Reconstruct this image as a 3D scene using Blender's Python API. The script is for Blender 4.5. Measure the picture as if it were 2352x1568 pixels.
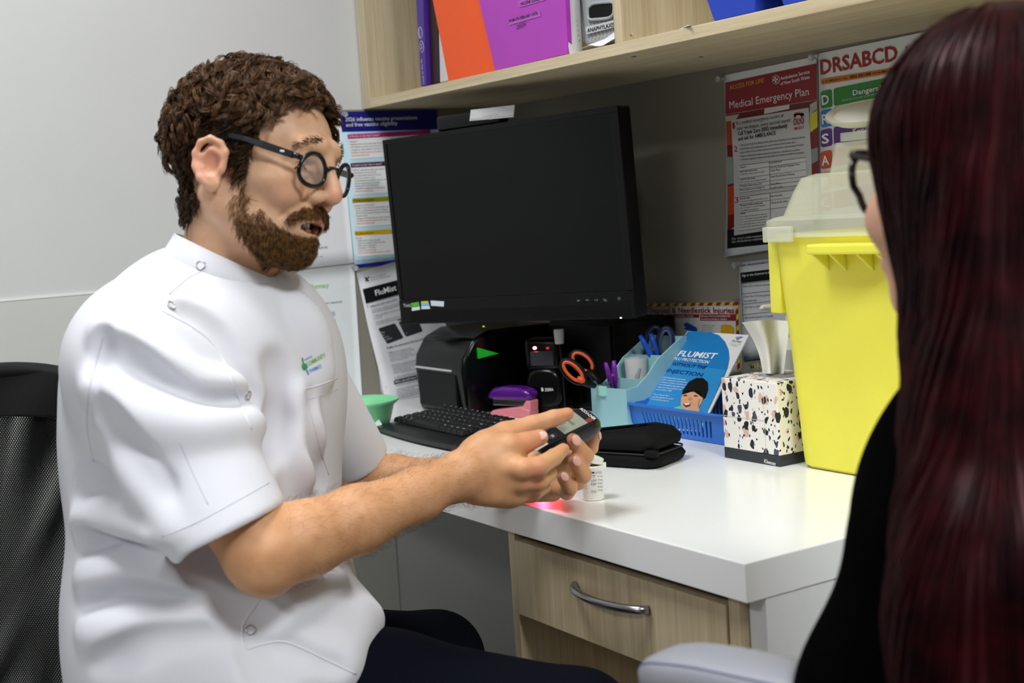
import bpy, bmesh, math, random
import numpy as np
from mathutils import Vector, Matrix
from mathutils.bvhtree import BVHTree

for _o in list(bpy.data.objects): bpy.data.objects.remove(_o)
SC = bpy.context.scene
COL = SC.collection
random.seed(7)
RNG = np.random.default_rng(7)

# ------------------------------------------------------------------ camera
FPX = 3130.0                       # focal length in pixels of the 2352 x 1568 frame
YAW, PITCH, ROLL = math.radians(32.6), math.radians(5.54), math.radians(-3.68)
CAM = np.array([2.50, -1.70, 1.13])
_f = np.array([-math.cos(YAW)*math.cos(PITCH), math.sin(YAW)*math.cos(PITCH), -math.sin(PITCH)])
_r0 = np.cross(_f, [0, 0, 1.0]); _r0 /= np.linalg.norm(_r0)
_u0 = np.cross(_r0, _f)
CR = math.cos(ROLL)*_r0 + math.sin(ROLL)*_u0
CU = -math.sin(ROLL)*_r0 + math.cos(ROLL)*_u0
CF = _f
cam_d = bpy.data.cameras.new('camera')
cam_d.sensor_width = 36.0
cam_d.lens = FPX/2352.0*36.0
cam_d.clip_start = 0.05
cam = bpy.data.objects.new('camera', cam_d)
COL.objects.link(cam)
_m = Matrix.Identity(4)
for _i in range(3):
    _m[_i][0] = CR[_i]; _m[_i][1] = CU[_i]; _m[_i][2] = -CF[_i]; _m[_i][3] = CAM[_i]
cam.matrix_world = _m
cam_d.dof.use_dof = True
cam_d.dof.focus_distance = 2.02
cam_d.dof.aperture_fstop = 6.0
SC.camera = cam

# ------------------------------------------------------------------ world, lights, exposure
W = bpy.data.worlds.new('room_ambient'); SC.world = W
W.use_nodes = True
W.node_tree.nodes['Background'].inputs[0].default_value = (0.93, 0.96, 1.0, 1)
W.node_tree.nodes['Background'].inputs[1].default_value = 0.05
SC.view_settings.view_transform = 'Standard'
SC.view_settings.look = 'None'
SC.view_settings.gamma = 1.0
SC.view_settings.use_curve_mapping = False
SC.view_settings.exposure = 0.16
CEIL = 2.70
LIGHTS = [  # x, y, size x, size y, watts   (flat LED ceiling panels)
    (1.00, -1.40, 0.60, 0.60, 19.0),
    (3.10, -1.00, 0.60, 0.60, 44.0),
    (2.6, -3.9, 1.2, 0.6, 26.0),
]
def area(x, y, sx, sy, w):
    d = bpy.data.lights.new('panel_light', 'AREA'); d.shape = 'RECTANGLE'
    d.size = sx; d.size_y = sy; d.energy = w; d.color = (0.955, 0.985, 1.0)
    o = bpy.data.objects.new('panel_light', d); COL.objects.link(o)
    o.location = (x, y, CEIL-0.035)
    return o
for _l in LIGHTS: area(*_l)

# ------------------------------------------------------------------ measuring helpers
def V(*a): return np.array(a, float)
def nrm(v): v = np.asarray(v, float); return v/np.linalg.norm(v)
def ray(px, py): return CF + (px-1176)/FPX*CR - (py-784)/FPX*CU
def P(px, py, dep): return CAM + ray(px, py)*dep
def on_plane(px, py, o, n):
    d = ray(px, py); return CAM + d*(np.dot(np.asarray(o)-CAM, n)/np.dot(d, n))
def onz(px, py, z=0.73): return on_plane(px, py, (0, 0, z), V(0, 0, 1))
def ony(px, py, y=0.0): return on_plane(px, py, (0, y, 0), V(0, 1, 0))
def onx(px, py, x=-0.14): return on_plane(px, py, (x, 0, 0), V(1, 0, 0))

# ------------------------------------------------------------------ materials
def lin(c):
    if isinstance(c, str):
        c = c.lstrip('#'); c = tuple(int(c[i:i+2], 16)/255 for i in (0, 2, 4))
    return tuple((x/12.92 if x <= 0.04045 else ((x+0.055)/1.055)**2.4) for x in c[:3])
_MC = {}
def mat(name, col, rough=0.5, metal=0.0, spec=0.5, var=0.0, scale=60.0, bump=0.0, bscale=200.0, trans=0.0,
        ior=1.45, emit=0.0, sss=0.0, sssr=(0.01, 0.004, 0.002), coat=0.0, alpha=1.0, stretch=None):
    key = (name, str(col))
    if key in _MC: return _MC[key]
    m = bpy.data.materials.new(name); m.use_nodes = True
    nt = m.node_tree; b = nt.nodes['Principled BSDF']
    c = lin(col); b.inputs['Base Color'].default_value = (*c, 1)
    b.inputs['Roughness'].default_value = rough; b.inputs['Metallic'].default_value = metal
    b.inputs['Specular IOR Level'].default_value = spec
    b.inputs['Transmission Weight'].default_value = trans; b.inputs['IOR'].default_value = ior
    b.inputs['Coat Weight'].default_value = coat; b.inputs['Alpha'].default_value = alpha
    if sss:
        b.inputs['Subsurface Weight'].default_value = sss
        b.inputs['Subsurface Radius'].default_value = sssr; b.inputs['Subsurface Scale'].default_value = 1.0
    if emit:
        b.inputs['Emission Color'].default_value = (*c, 1); b.inputs['Emission Strength'].default_value = emit
    if var or bump:
        tc = nt.nodes.new('ShaderNodeTexCoord'); mp = nt.nodes.new('ShaderNodeMapping')
        nt.links.new(tc.outputs['Object'], mp.inputs[0])
        if stretch: mp.inputs['Scale'].default_value = stretch
    if var:
        n = nt.nodes.new('ShaderNodeTexNoise'); n.inputs['Scale'].default_value = scale; n.inputs['Detail'].default_value = 4
        nt.links.new(mp.outputs[0], n.inputs['Vector'])
        rp = nt.nodes.new('ShaderNodeValToRGB')
        rp.color_ramp.elements[0].position = 0.3; rp.color_ramp.elements[1].position = 0.7
        rp.color_ramp.elements[0].color = tuple(x*(1-var) for x in c)+(1,)
        rp.color_ramp.elements[1].color = tuple(min(1, x*(1+var)) for x in c)+(1,)
        nt.links.new(n.outputs['Fac'], rp.inputs[0]); nt.links.new(rp.outputs[0], b.inputs['Base Color'])
    if bump:
        n2 = nt.nodes.new('ShaderNodeTexNoise'); n2.inputs['Scale'].default_value = bscale; n2.inputs['Detail'].default_value = 3
        nt.links.new(mp.outputs[0], n2.inputs['Vector'])
        bp = nt.nodes.new('ShaderNodeBump'); bp.inputs['Strength'].default_value = bump; bp.inputs['Distance'].default_value = 0.002
        nt.links.new(n2.outputs['Fac'], bp.inputs['Height']); nt.links.new(bp.outputs[0], b.inputs['Normal'])
    _MC[key] = m
    return m
def ink(col): return mat('print_ink', col, rough=0.35, spec=0.4)
def wood(name, col, dark, axis):
    """light oak laminate with grain running along the given axis"""
    key = (name, axis)
    if key in _MC: return _MC[key]
    m = bpy.data.materials.new(name); m.use_nodes = True
    nt = m.node_tree; b = nt.nodes['Principled BSDF']; b.inputs['Roughness'].default_value = 0.42
    tc = nt.nodes.new('ShaderNodeTexCoord'); mp = nt.nodes.new('ShaderNodeMapping')
    s = [110.0, 110.0, 110.0]; s[axis] = 3.0; mp.inputs['Scale'].default_value = s
    nt.links.new(tc.outputs['Object'], mp.inputs[0])
    n = nt.nodes.new('ShaderNodeTexNoise'); n.inputs['Scale'].default_value = 1.6; n.inputs['Detail'].default_value = 6
    n.inputs['Roughness'].default_value = 0.65
    nt.links.new(mp.outputs[0], n.inputs['Vector'])
    mp2 = nt.nodes.new('ShaderNodeMapping'); s2 = [20.0]*3; s2[axis] = 0.8; mp2.inputs['Scale'].default_value = s2
    nt.links.new(tc.outputs['Object'], mp2.inputs[0])
    n3 = nt.nodes.new('ShaderNodeTexNoise'); n3.inputs['Scale'].default_value = 1.5; n3.inputs['Detail'].default_value = 3
    nt.links.new(mp2.outputs[0], n3.inputs['Vector'])
    ad = nt.nodes.new('ShaderNodeMath'); ad.operation = 'MULTIPLY_ADD'; ad.inputs[1].default_value = 0.55
    nt.links.new(n.outputs['Fac'], ad.inputs[0])
    mu = nt.nodes.new('ShaderNodeMath'); mu.operation = 'MULTIPLY'; mu.inputs[1].default_value = 0.45
    nt.links.new(n3.outputs['Fac'], mu.inputs[0]); nt.links.new(mu.outputs[0], ad.inputs[2])
    rp = nt.nodes.new('ShaderNodeValToRGB')
    rp.color_ramp.elements[0].position = 0.34; rp.color_ramp.elements[1].position = 0.60
    rp.color_ramp.elements[0].color = (*lin(dark), 1); rp.color_ramp.elements[1].color = (*lin(col), 1)
    nt.links.new(ad.outputs[0], rp.inputs[0]); nt.links.new(rp.outputs[0], b.inputs['Base Color'])
    bp = nt.nodes.new('ShaderNodeBump'); bp.inputs['Strength'].default_value = 0.12; bp.inputs['Distance'].default_value = 0.001
    nt.links.new(n.outputs['Fac'], bp.inputs['Height']); nt.links.new(bp.outputs[0], b.inputs['Normal'])
    _MC[key] = m
    return m

# ------------------------------------------------------------------ mesh helpers
class MB:
    """collects shapes for ONE mesh"""
    def __init__(s): s.v = []; s.f = []
    def add(s, vs, fs):
        o = len(s.v); s.v.extend([tuple(map(float, x)) for x in vs]); s.f.extend([tuple(i+o for i in f) for f in fs]); return s
    def box(s, lo, hi):
        x0, y0, z0 = lo; x1, y1, z1 = hi
        return s.add([(x0,y0,z0),(x1,y0,z0),(x1,y1,z0),(x0,y1,z0),(x0,y0,z1),(x1,y0,z1),(x1,y1,z1),(x0,y1,z1)],
                     [(0,3,2,1),(4,5,6,7),(0,1,5,4),(1,2,6,5),(2,3,7,6),(3,0,4,7)])
    def rbox(s, lo, hi, r, seg=3):
        bm = bmesh.new(); bmesh.ops.create_cube(bm, size=1)
        lo = Vector(lo); hi = Vector(hi)
        for v in bm.verts: v.co = Vector([(lo[i]+hi[i])/2+v.co[i]*(hi[i]-lo[i]) for i in range(3)])
        bmesh.ops.bevel(bm, geom=bm.edges[:], offset=r, segments=seg, profile=0.5, affect='EDGES')
        return s.bm(bm)
    def bm(s, bm):
        bm.verts.index_update(); s.add([v.co for v in bm.verts], [[v.index for v in f.verts] for f in bm.faces]); bm.free(); return s
    def prism(s, poly, a, b, axis=2):
        """polygon (2d list) extruded from a to b along axis; the other two axes in order"""
        n = len(poly); vs = []
        ar = sum(poly[i][0]*poly[(i+1)%n][1]-poly[(i+1)%n][0]*poly[i][1] for i in range(n))
        if ar < 0: poly = poly[::-1]
        for h in (a, b):
            for p, q in poly:
                c = [p, q]; c.insert(axis, h); vs.append(c)
        fl = axis == 1
        fs = [tuple(range(n)), tuple(range(n, 2*n))]
        low = tuple(reversed(range(n))); top = tuple(range(n, 2*n)); side = [(i, (i+1)%n, n+(i+1)%n, n+i) for i in range(n)]
        fs = [low, top]+side
        if fl != (b < a): fs = [tuple(reversed(f)) for f in fs]
        return s.add(vs, fs)
    def tube(s, pts, r, seg=8, cap=True, closed=False):
        pts = [np.asarray(p, float) for p in pts]; n = len(pts)
        rr = r if hasattr(r, '__len__') else [r]*n
        vs = []; fs = []; up = None
        for i, p in enumerate(pts):
            if closed: t = pts[(i+1) % n]-pts[i-1]
            else: t = pts[min(i+1, n-1)]-pts[max(i-1, 0)]
            t = nrm(t)
            if up is None:
                up = np.cross(t, (0, 0, 1.0))
                if np.linalg.norm(up) < 1e-3: up = np.cross(t, (1.0, 0, 0))
            up = up-np.dot(up, t)*t; up = nrm(up); w = np.cross(t, up)
            for k in range(seg):
                a = 2*math.pi*k/seg; vs.append(p+rr[i]*(math.cos(a)*up+math.sin(a)*w))
        for i in range(n if closed else n-1):
            j = (i+1) % n
            for k in range(seg):
                l = (k+1) % seg; fs.append((i*seg+k, i*seg+l, j*seg+l, j*seg+k))
        if cap and not closed:
            fs.append(tuple(reversed(range(seg)))); fs.append(tuple((n-1)*seg+k for k in range(seg)))
        return s.add(vs, fs)
    def lathe(s, prof, c=(0, 0, 0), seg=32, sx=1.0, sy=1.0):
        vs = []; fs = []; n = len(prof)
        for r, z in prof:
            for k in range(seg):
                a = 2*math.pi*k/seg; vs.append((c[0]+r*sx*math.cos(a), c[1]+r*sy*math.sin(a), c[2]+z))
        for i in range(n-1):
            for k in range(seg):
                l = (k+1) % seg; fs.append((i*seg+k, i*seg+l, (i+1)*seg+l, (i+1)*seg+k))
        if prof[0][0] > 1e-5: fs.append(tuple(reversed(range(seg))))
        if prof[-1][0] > 1e-5: fs.append(tuple((n-1)*seg+k for k in range(seg)))
        return s.add(vs, fs)
    def ell(s, c, r, seg=16, rings=10):
        return s.lathe([(max(1e-6, r[0]*math.sin(math.pi*i/rings)), -r[2]*math.cos(math.pi*i/rings)) for i in range(rings+1)], c, seg, 1.0, r[1]/r[0])
    def xf(s, M=None, fn=None):
        if M is not None: s.v = [tuple(M @ Vector(p)) for p in s.v]
        if fn: s.v = [tuple(fn(np.array(p))) for p in s.v]
        return s
    def mesh(s, name):
        me = bpy.data.meshes.new(name); me.from_pydata(s.v, [], s.f); me.update(); return me
def frame_m(o, x, y, z):
    m = Matrix.Identity(4)
    for i in range(3): m[i][0] = x[i]; m[i][1] = y[i]; m[i][2] = z[i]; m[i][3] = o[i]
    return m
def tag(o, label=None, cat=None, group=None, kind=None):
    if label: o['label'] = label
    if cat: o['category'] = cat
    if group: o['group'] = group
    if kind: o['kind'] = kind
    return o
def empty(name, loc, rz=0.0, label=None, cat=None, group=None, kind=None, M=None):
    o = bpy.data.objects.new(name, None); o.empty_display_size = 0.05; COL.objects.link(o)
    if M is not None: o.matrix_world = M
    else: o.location = tuple(loc); o.rotation_euler = (0, 0, rz)
    return tag(o, label, cat, group, kind)
def part(name, mb, m, parent=None, smooth=False, bevel=0.0, loc=None, world=False, sharp=None):
    """one mesh object; coordinates are the parent's local ones unless world=True"""
    me = mb if isinstance(mb, bpy.types.Mesh) else mb.mesh(name)
    if world and parent is not None:
        bpy.context.view_layer.update()
        me.transform(parent.matrix_world.inverted())
    if m is not None and len(me.materials) == 0: me.materials.append(m)
    if smooth:
        me.polygons.foreach_set('use_smooth', [True]*len(me.polygons))
        if sharp is not None:
            try: me.set_sharp_from_angle(angle=math.radians(sharp))
            except Exception: pass
    o = bpy.data.objects.new(name, me); COL.objects.link(o)
    if parent is not None: o.parent = parent
    if loc is not None: o.location = tuple(loc)
    if bevel:
        b = o.modifiers.new('bevel', 'BEVEL'); b.width = bevel; b.segments = 2; b.limit_method = 'ANGLE'; b.angle_limit = 0.6
    return o
def struct(name, mb, m, **k):
    o = part(name, mb, m, **k); o['kind'] = 'structure'; return o
def wthing(name, mb, m, label, cat, group=None, base=None, **k):
    """a one-mesh thing given in world coordinates; its origin is moved to its base"""
    a = np.array(mb.v); lo, hi = a.min(0), a.max(0)
    b = np.array([(lo[0]+hi[0])/2, (lo[1]+hi[1])/2, lo[2]]) if base is None else np.asarray(base)
    mb.v = [tuple(np.array(p)-b) for p in mb.v]
    o = part(name, mb, m, **k); o.location = tuple(b)
    return tag(o, label, cat, group)
def copy_tree(o, parent=None):
    c = o.copy(); COL.objects.link(c); c.parent = parent
    for ch in list(o.children): copy_tree(ch, c)
    return c

# ------------------------------------------------------------------ lettering
_TC = {}
def glyphs(s, bold=0.0):
    """flat mesh of a line of writing, cap height 1, starting at x = 0"""
    bold = bold*0.6
    key = (s, bold)
    if key in _TC: return _TC[key]
    cu = bpy.data.curves.new('lettering', 'FONT'); cu.body = s; cu.size = 1.0; cu.offset = bold; cu.resolution_u = 2
    cu.fill_mode = 'FRONT'
    o = bpy.data.objects.new('lettering', cu)
    me = bpy.data.meshes.new_from_object(o)
    v = [tuple(x.co) for x in me.vertices]; f = [tuple(p.vertices) for p in me.polygons]
    bpy.data.meshes.remove(me); bpy.data.objects.remove(o); bpy.data.curves.remove(cu)
    a = np.array(v).reshape(-1, 3)/0.72 if v else np.zeros((0, 3))
    if len(a): a[:, 0] -= a[:, 0].min()
    _TC[key] = (a, f)
    return _TC[key]
class Sheet:
    """a sheet of paper (or any flat face) in the place; prints are laid on it from photograph pixels measured on its plane"""
    def __init__(s, obj, o, U, Vv, bend=None, lift=0.0006):
        s.obj = obj; s.o = np.asarray(o, float); s.U = nrm(U); s.V = nrm(Vv); s.n = np.cross(s.U, s.V)
        if np.dot(s.n, CAM-s.o) < 0: s.n = -s.n
        s.bend = bend; s.lift = lift; s.acc = {}
    def uv(s, p):
        q = on_plane(p[0], p[1], s.o, s.n)-s.o; return np.array([q@s.U, q@s.V])
    def pt(s, u, v, h=0.0):
        if s.bend: h = h+s.bend(u, v)
        return s.o+u*s.U+v*s.V+h*s.n
    def mb(s, part_name, col):
        k = (part_name, col); s.acc.setdefault(k, MB()); return s.acc[k]
    def quad_uv(s, part_name, col, q, lv=1, div=None):
        m = s.mb(part_name, col); n = div or (6 if s.bend else 1); vs = []; fs = []
        for i in range(n+1):
            for j in range(n+1):
                a = i/n; b = j/n
                w = (1-a)*(1-b)*q[0]+a*(1-b)*q[1]+a*b*q[2]+(1-a)*b*q[3]
                vs.append(s.pt(w[0], w[1], s.lift*lv))
        for i in range(n):
            for j in range(n): fs.append((i*(n+1)+j, (i+1)*(n+1)+j, (i+1)*(n+1)+j+1, i*(n+1)+j+1))
        m.add(vs, fs)
    def quad(s, part_name, col, pts, lv=1): s.quad_uv(part_name, col, [s.uv(p) for p in pts], lv)
    def poly(s, part_name, col, pts, lv=1):
        vs = [s.pt(*s.uv(p), s.lift*lv) for p in pts]; c = sum(vs)/len(vs); n = len(vs)
        s.mb(part_name, col).add(vs+[c], [(i, (i+1) % n, n) for i in range(n)])
    def ell(s, part_name, col, c, rx, ry, lv=1, rot=0.0, n=20, a0=0, a1=360):
        pts = []
        for k in range(n+1):
            a = math.radians(a0+(a1-a0)*k/n); x = rx*math.cos(a); y = ry*math.sin(a)
            pts.append((c[0]+x*math.cos(rot)-y*math.sin(rot), c[1]+x*math.sin(rot)+y*math.cos(rot)))
        s.poly(part_name, col, pts, lv)
    def text(s, part_name, col, t, p0, p1, hpx, bold=0.0, lv=2, fit=True, shear=0.0):
        a, f = glyphs(t, bold)
        if not len(a): return
        q0 = s.uv(p0); q1 = s.uv(p1); w = np.linalg.norm(q1-q0); e = (q1-q0)/w
        up = np.array([-e[1], e[0]])
        if up@np.array([s.U@CU, s.V@CU]) < 0: up = -up
        mid = on_plane((p0[0]+p1[0])/2, (p0[1]+p1[1])/2, s.o, s.n); h = hpx*((mid-CAM)@CF)/FPX
        h /= max(0.3, math.sqrt(max(0.0, 1-((s.U*up[0]+s.V*up[1])@CF)**2)))
        tw = a[:, 0].max()
        sx = w/tw if fit else h
        s.mb(part_name, col).add([s.pt(*(q0+e*(x*sx+y*h*shear)+up*y*h), s.lift*lv) for x, y, _ in a], f)
    def paper(s, uv4, name, m, thick=0.0004, div=10):
        m_ = MB(); vs = []; n = div if s.bend else 1
        for lay in (0.0, -thick):
            for i in range(n+1):
                for j in range(n+1):
                    a = i/n; b = j/n; w = (1-a)*(1-b)*uv4[0]+a*(1-b)*uv4[1]+a*b*uv4[2]+(1-a)*b*uv4[3]
                    vs.append(s.pt(w[0], w[1], lay))
        N = (n+1)**2; fs = []
        for i in range(n):
            for j in range(n):
                q = (i*(n+1)+j, (i+1)*(n+1)+j, (i+1)*(n+1)+j+1, i*(n+1)+j+1); fs.append(q); fs.append(tuple(x+N for x in reversed(q)))
        for i in range(n):
            for q in ((i*(n+1), (i+1)*(n+1)), (i*(n+1)+n, (i+1)*(n+1)+n), (i, i+1), (n*(n+1)+i, n*(n+1)+i+1)):
                fs.append((q[0], q[1], q[1]+N, q[0]+N))
        return m_.add(vs, fs)
    def flush(s, base=None):
        b = np.asarray(s.obj.location if base is None else base)
        for (nm, col), m in s.acc.items():
            if not m.v: continue
            o = part(nm, m, ink(col), s.obj, world=True)
            if len(m.f) > 4: o['kind'] = 'stuff'
        s.acc = {}
def poster(name, o, U, Vv, corners_px, label, cat, col='#e9e9e6', bend=None, gloss=0.3, thick=0.0005, group=None):
    """sheet fixed to a wall: corners tl, tr, br, bl in pixels"""
    sh = Sheet(None, o, U, Vv, bend)
    uv4 = [sh.uv(p) for p in corners_px]
    mb = sh.paper(uv4, name, None, thick)
    ob = wthing(name, mb, mat('paper_'+name, col, rough=gloss, spec=0.5, var=0.015, scale=30), label, cat, group)
    if bend: ob.data.polygons.foreach_set('use_smooth', [True]*len(ob.data.polygons))
    sh.obj = ob; sh.uv4 = uv4
    return sh
# ================================================================== the setting
DZ = 0.73                                      # desk top height
WALL_W = mat('white_wall_laminate', '#d4d5d4', rough=0.38, spec=0.4, var=0.012, scale=6, bump=0.02, bscale=40)
LOW_W = mat('grey_white_lower_panel', '#cfd0cb', rough=0.42, spec=0.35, var=0.015, scale=5, bump=0.02, bscale=40)
BOARD = mat('grey_pinboard_fabric', '#8f897d', rough=0.9, spec=0.15, var=0.05, scale=900, bump=0.25, bscale=1500)
FLOOR = mat('pale_grey_vinyl_floor', '#b4b5b3', rough=0.55, var=0.08, scale=120)
CEILM = mat('white_ceiling_tile', '#d4d4d2', rough=0.9, var=0.02, scale=200)
m = MB().box((-0.24, -5.5, -0.02), (-0.14, 0.10, CEIL))
struct('wall_left', m, WALL_W)
m = MB().box((-0.14, -5.5, 0.0), (-0.1365, -0.352, 1.020))
o = struct('trim_1', m, LOW_W); 
m = MB().box((-0.14, -5.5, 1.020), (-0.1355, -0.352, 1.0235))
struct('trim_2', m, mat('white_seam_strip', '#f2f2ef', rough=0.3))
m = MB().box((-0.24, 0.0, -0.02), (5.5, 0.10, CEIL))
struct('wall_back', m, LOW_W)
struct('floor', MB().box((-0.24, -5.5, -0.06), (5.5, 0.1, 0.0)), FLOOR)
struct('ceiling', MB().box((-0.24, -5.5, CEIL), (5.5, 0.1, CEIL+0.05)), CEILM)
# pinboards above the desk, on both walls of the corner
struct('trim_3', MB().box((-0.1365, -0.005, DZ-0.04), (2.6, 0.0, 1.361)), BOARD)
struct('trim_4', MB().box((-0.14, -0.64, DZ-0.04), (-0.1345, -0.005, 1.361)), BOARD)
for i, (x, y, sx, sy, w) in enumerate(LIGHTS):
    t = empty('ceiling_light', (x, y, CEIL), 0, ['square white ceiling light panel above the seated man', 'square white ceiling light panel above the visitor',
              'long white ceiling light panel at the rear of the room'][i], 'ceiling light', 'ceiling light panels')
    f = MB()
    for a in ((-sx/2-.02, -sy/2-.02, sx/2+.02, -sy/2), (-sx/2-.02, sy/2, sx/2+.02, sy/2+.02), (-sx/2-.02, -sy/2, -sx/2, sy/2), (sx/2, -sy/2, sx/2+.02, sy/2)):
        f.box((a[0], a[1], -0.03), (a[2], a[3], 0.0))
    part('frame', f, mat('white_metal', '#eeeeee', rough=0.4), t)
    part('diffuser', MB().box((-sx/2, -sy/2, -0.02), (sx/2, sy/2, -0.012)), mat('lamp_diffuser', '#ffffff', rough=0.5, emit=6.0), t)

# ================================================================== desk
DESKW = mat('white_desk_laminate', '#f0f1f1', rough=0.22, spec=0.5, bump=0.01, bscale=300)
OAK_X = wood('pale_oak_laminate_x', '#d9c9a8', '#bda985', 0)
OAK_Z = wood('pale_oak_laminate_z', '#d6c6a5', '#b7a37f', 2)
OAK_Y = wood('pale_oak_laminate_y', '#d9c9a8', '#c0ac88', 1)
FY = -0.717                                    # front edge of the desk
dk = empty('desk', (0.63, -0.36, 0.0), 0, 'white laminate desk with thick square edge along the pinboard wall', 'desk')
def L(x, y, z, o=(0.63, -0.36, 0.0)): return (x-o[0], y-o[1], z-o[2])
part('desk_top', MB().box(L(-0.139, FY, DZ-0.045), L(1.404, -0.006, DZ)), DESKW, dk, bevel=0.0015)
part('end_panel', MB().box(L(1.374, FY+0.03, 0.0), L(1.402, -0.03, DZ-0.0455)), mat('white_desk_panel', '#e8e9e9', rough=0.4, var=0.01), dk, bevel=0.001)
# drawer cabinet
cb = empty('drawer_cabinet', (1.12, -0.45, 0.0), 0, 'pale oak drawer cabinet under the white desk', 'cabinet')
def Lc(x, y, z): return (x-1.12, y+0.45, z)
CX0, CX1, CY0 = 0.874, 1.372, -0.700
part('side_panel', MB().box(Lc(CX0, CY0+0.012, 0.0), Lc(CX0+0.018, -0.05, 0.684)), OAK_Z, cb, bevel=0.0008)
part('side_panel', MB().box(Lc(CX1-0.018, CY0, 0.0), Lc(CX1, -0.05, 0.684)), OAK_Z, cb, bevel=0.0008)
part('filler_strip', MB().box(Lc(CX0+0.0195, CY0, 0.0), Lc(CX0+0.036, CY0+0.30, 0.684)), OAK_Z, cb, bevel=0.0008)
part('back_panel', MB().box(Lc(CX0+0.036, CY0+0.28, 0.0), Lc(CX1-0.018, CY0+0.295, 0.684)), OAK_Z, cb)
part('bottom_panel', MB().box(Lc(CX0+0.036, CY0+0.01, 0.05), Lc(CX1-0.018, CY0+0.28, 0.068)), OAK_X, cb)
part('top_rail', MB().box(Lc(CX0+0.036, CY0+0.030, 0.668), Lc(CX1-0.018, CY0+0.06, 0.684)), OAK_X, cb)
dr = part('drawer', MB().box(Lc(CX0+0.038, CY0-0.002, 0.562), Lc(CX1-0.020, CY0+0.016, 0.669)), OAK_Z, cb, bevel=0.001)
part('drawer_box', MB().box(Lc(CX0+0.06, CY0+0.017, 0.575), Lc(CX1-0.04, CY0+0.27, 0.655)), OAK_Y, cb)
hp = []
for i in range(17):
    t = i/16; hp.append(Lc(1.058+0.155*t, CY0-0.004-0.026*math.sin(math.pi*t)**0.6, 0.634))
part('handle', MB().tube(hp, [0.0055]*17, 10), mat('brushed_nickel', '#a9abb0', rough=0.28, metal=1.0), dr, smooth=True)

# ================================================================== wall shelf unit
SZ = 1.361; SY = -0.354
su = empty('wall_shelf', (0.9, -0.18, SZ), 0, 'pale oak open wall shelf unit above the desk', 'shelf')
def Ls(x, y, z): return (x-0.9, y+0.18, z-SZ)
part('shelf_board', MB().box(Ls(-0.133+0.034, SY, SZ), Ls(2.30, -0.001, SZ+0.019)), OAK_X, su, bevel=0.001)
part('side_panel', MB().box(Ls(-0.1345, SY, SZ), Ls(-0.1345+0.035, -0.001, 1.78)), OAK_Z, su, bevel=0.001)
part('side_panel', MB().box(Ls(2.30, SY, SZ), Ls(2.335, -0.001, 1.78)), OAK_Z, su, bevel=0.001)
part('divider', MB().box(Ls(0.748, SY+0.004, SZ+0.0195), Ls(0.768, -0.012, 1.745)), OAK_Z, su, bevel=0.001)
part('top_board', MB().box(Ls(-0.0985, SY, 1.746), Ls(2.30, -0.001, 1.78)), OAK_X, su, bevel=0.001)
part('back_panel', MB().box(Ls(-0.0985, -0.011, SZ+0.0195), Ls(2.30, -0.001, 1.7455)), OAK_Z, su)
STEEL = mat('steel_screw', '#8a8a88', rough=0.35, metal=1.0)
for px, py in ((1456, 129), (1610, 130)):
    q = onz(px, py, SZ)
    part('screw', MB().lathe([(0.004, -0.0012), (0.004, 0.0), ], Ls(q[0], q[1], SZ), 10), STEEL, su)
# ================================================================== things on the wall shelf
def slab_px(name, quad, y0, depth, m, label, cat, group=None, bevel=0.001):
    """upright slab: its front face measured at depth plane y0, real thickness behind it"""
    f = [ony(px, py, y0) for px, py in quad]; n = len(f)
    mb = MB(); mb.add(f+[p+V(0, depth, 0) for p in f], [tuple(range(n))[::-1], tuple(range(n, 2*n))]+[(i, (i+1) % n, n+(i+1) % n, n+i) for i in range(n)])
    return wthing(name, mb, m, label, cat, group, bevel=bevel)
ST = SZ+0.0195
bk = slab_px('lever_binder', [(945, -170), (965, -170), (979, 196), (967, 198.5)], -0.345, 0.26, mat('purple_binder_card', '#4a2b8c', rough=0.35),
        'dark purple binder with white oval stamps on its spine at the shelf end', 'binder')
sh = Sheet(bk, (0, -0.345, 0), (1, 0, 0), (0, 0, 1))
for (x, y, a, b) in ((966, 75, 5, 14), (969, 107, 5, 14)):
    sh.ell('spine_emblem', '#c9c2e6', (x, y), a, b, 1, rot=-0.06); sh.ell('spine_emblem', '#4a2b8c', (x, y), a-1.3, b-1.6, 2, rot=-0.06)
sh.text('spine_text', '#d8d2f0', 'BOSTIK', (967.5, 86), (965.5, 64), 4, 0.02, 3)
sh.text('spine_text', '#d8d2f0', 'ltd', (971, 112), (970, 100), 3, 0.02, 3)
sh.text('spine_text', '#b9b2da', 'Lock in the fit', (976, 192), (971, 135), 5, 0.0, 2)
sh.flush()
slab_px('document_sleeve', [(968, -170), (974, -170), (988, 194), (981, 195.5)], -0.330, 0.24, mat('grey_card', '#b9b7b4', rough=0.6), 'thin grey card sleeve beside the purple binder', 'sleeve')
slab_px('ring_folder', [(978, -170), (1000, -170), (1009, 189), (990, 193.5)], -0.335, 0.25, mat('dark_maroon_folder', '#2a1114', rough=0.4), 'dark maroon folder between grey sleeve and white sleeve', 'folder')
slab_px('document_sleeve', [(985, -170), (1004, -170), (1034, 184), (1010, 189.5)], -0.333, 0.22, mat('white_card', '#d8d3d6', rough=0.5), 'pale white card sleeve just left of the orange folder', 'sleeve')
slab_px('document_folder', [(960, -170), (1062, -170), (1139, 162), (1030, 187)], -0.345, 0.012, mat('orange_plastic', '#f4570f', rough=0.32, var=0.03, scale=8), 'bright orange plastic document folder leaning on the shelf', 'folder')
pf = slab_px('document_folder', [(1060, -170), (1290, -170), (1304, 124), (1137, 162.5)], -0.348, 0.010, mat('magenta_plastic', '#b23cb8', rough=0.3, var=0.08, scale=5), 'magenta purple plastic folder with typed date labels', 'folder')
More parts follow.
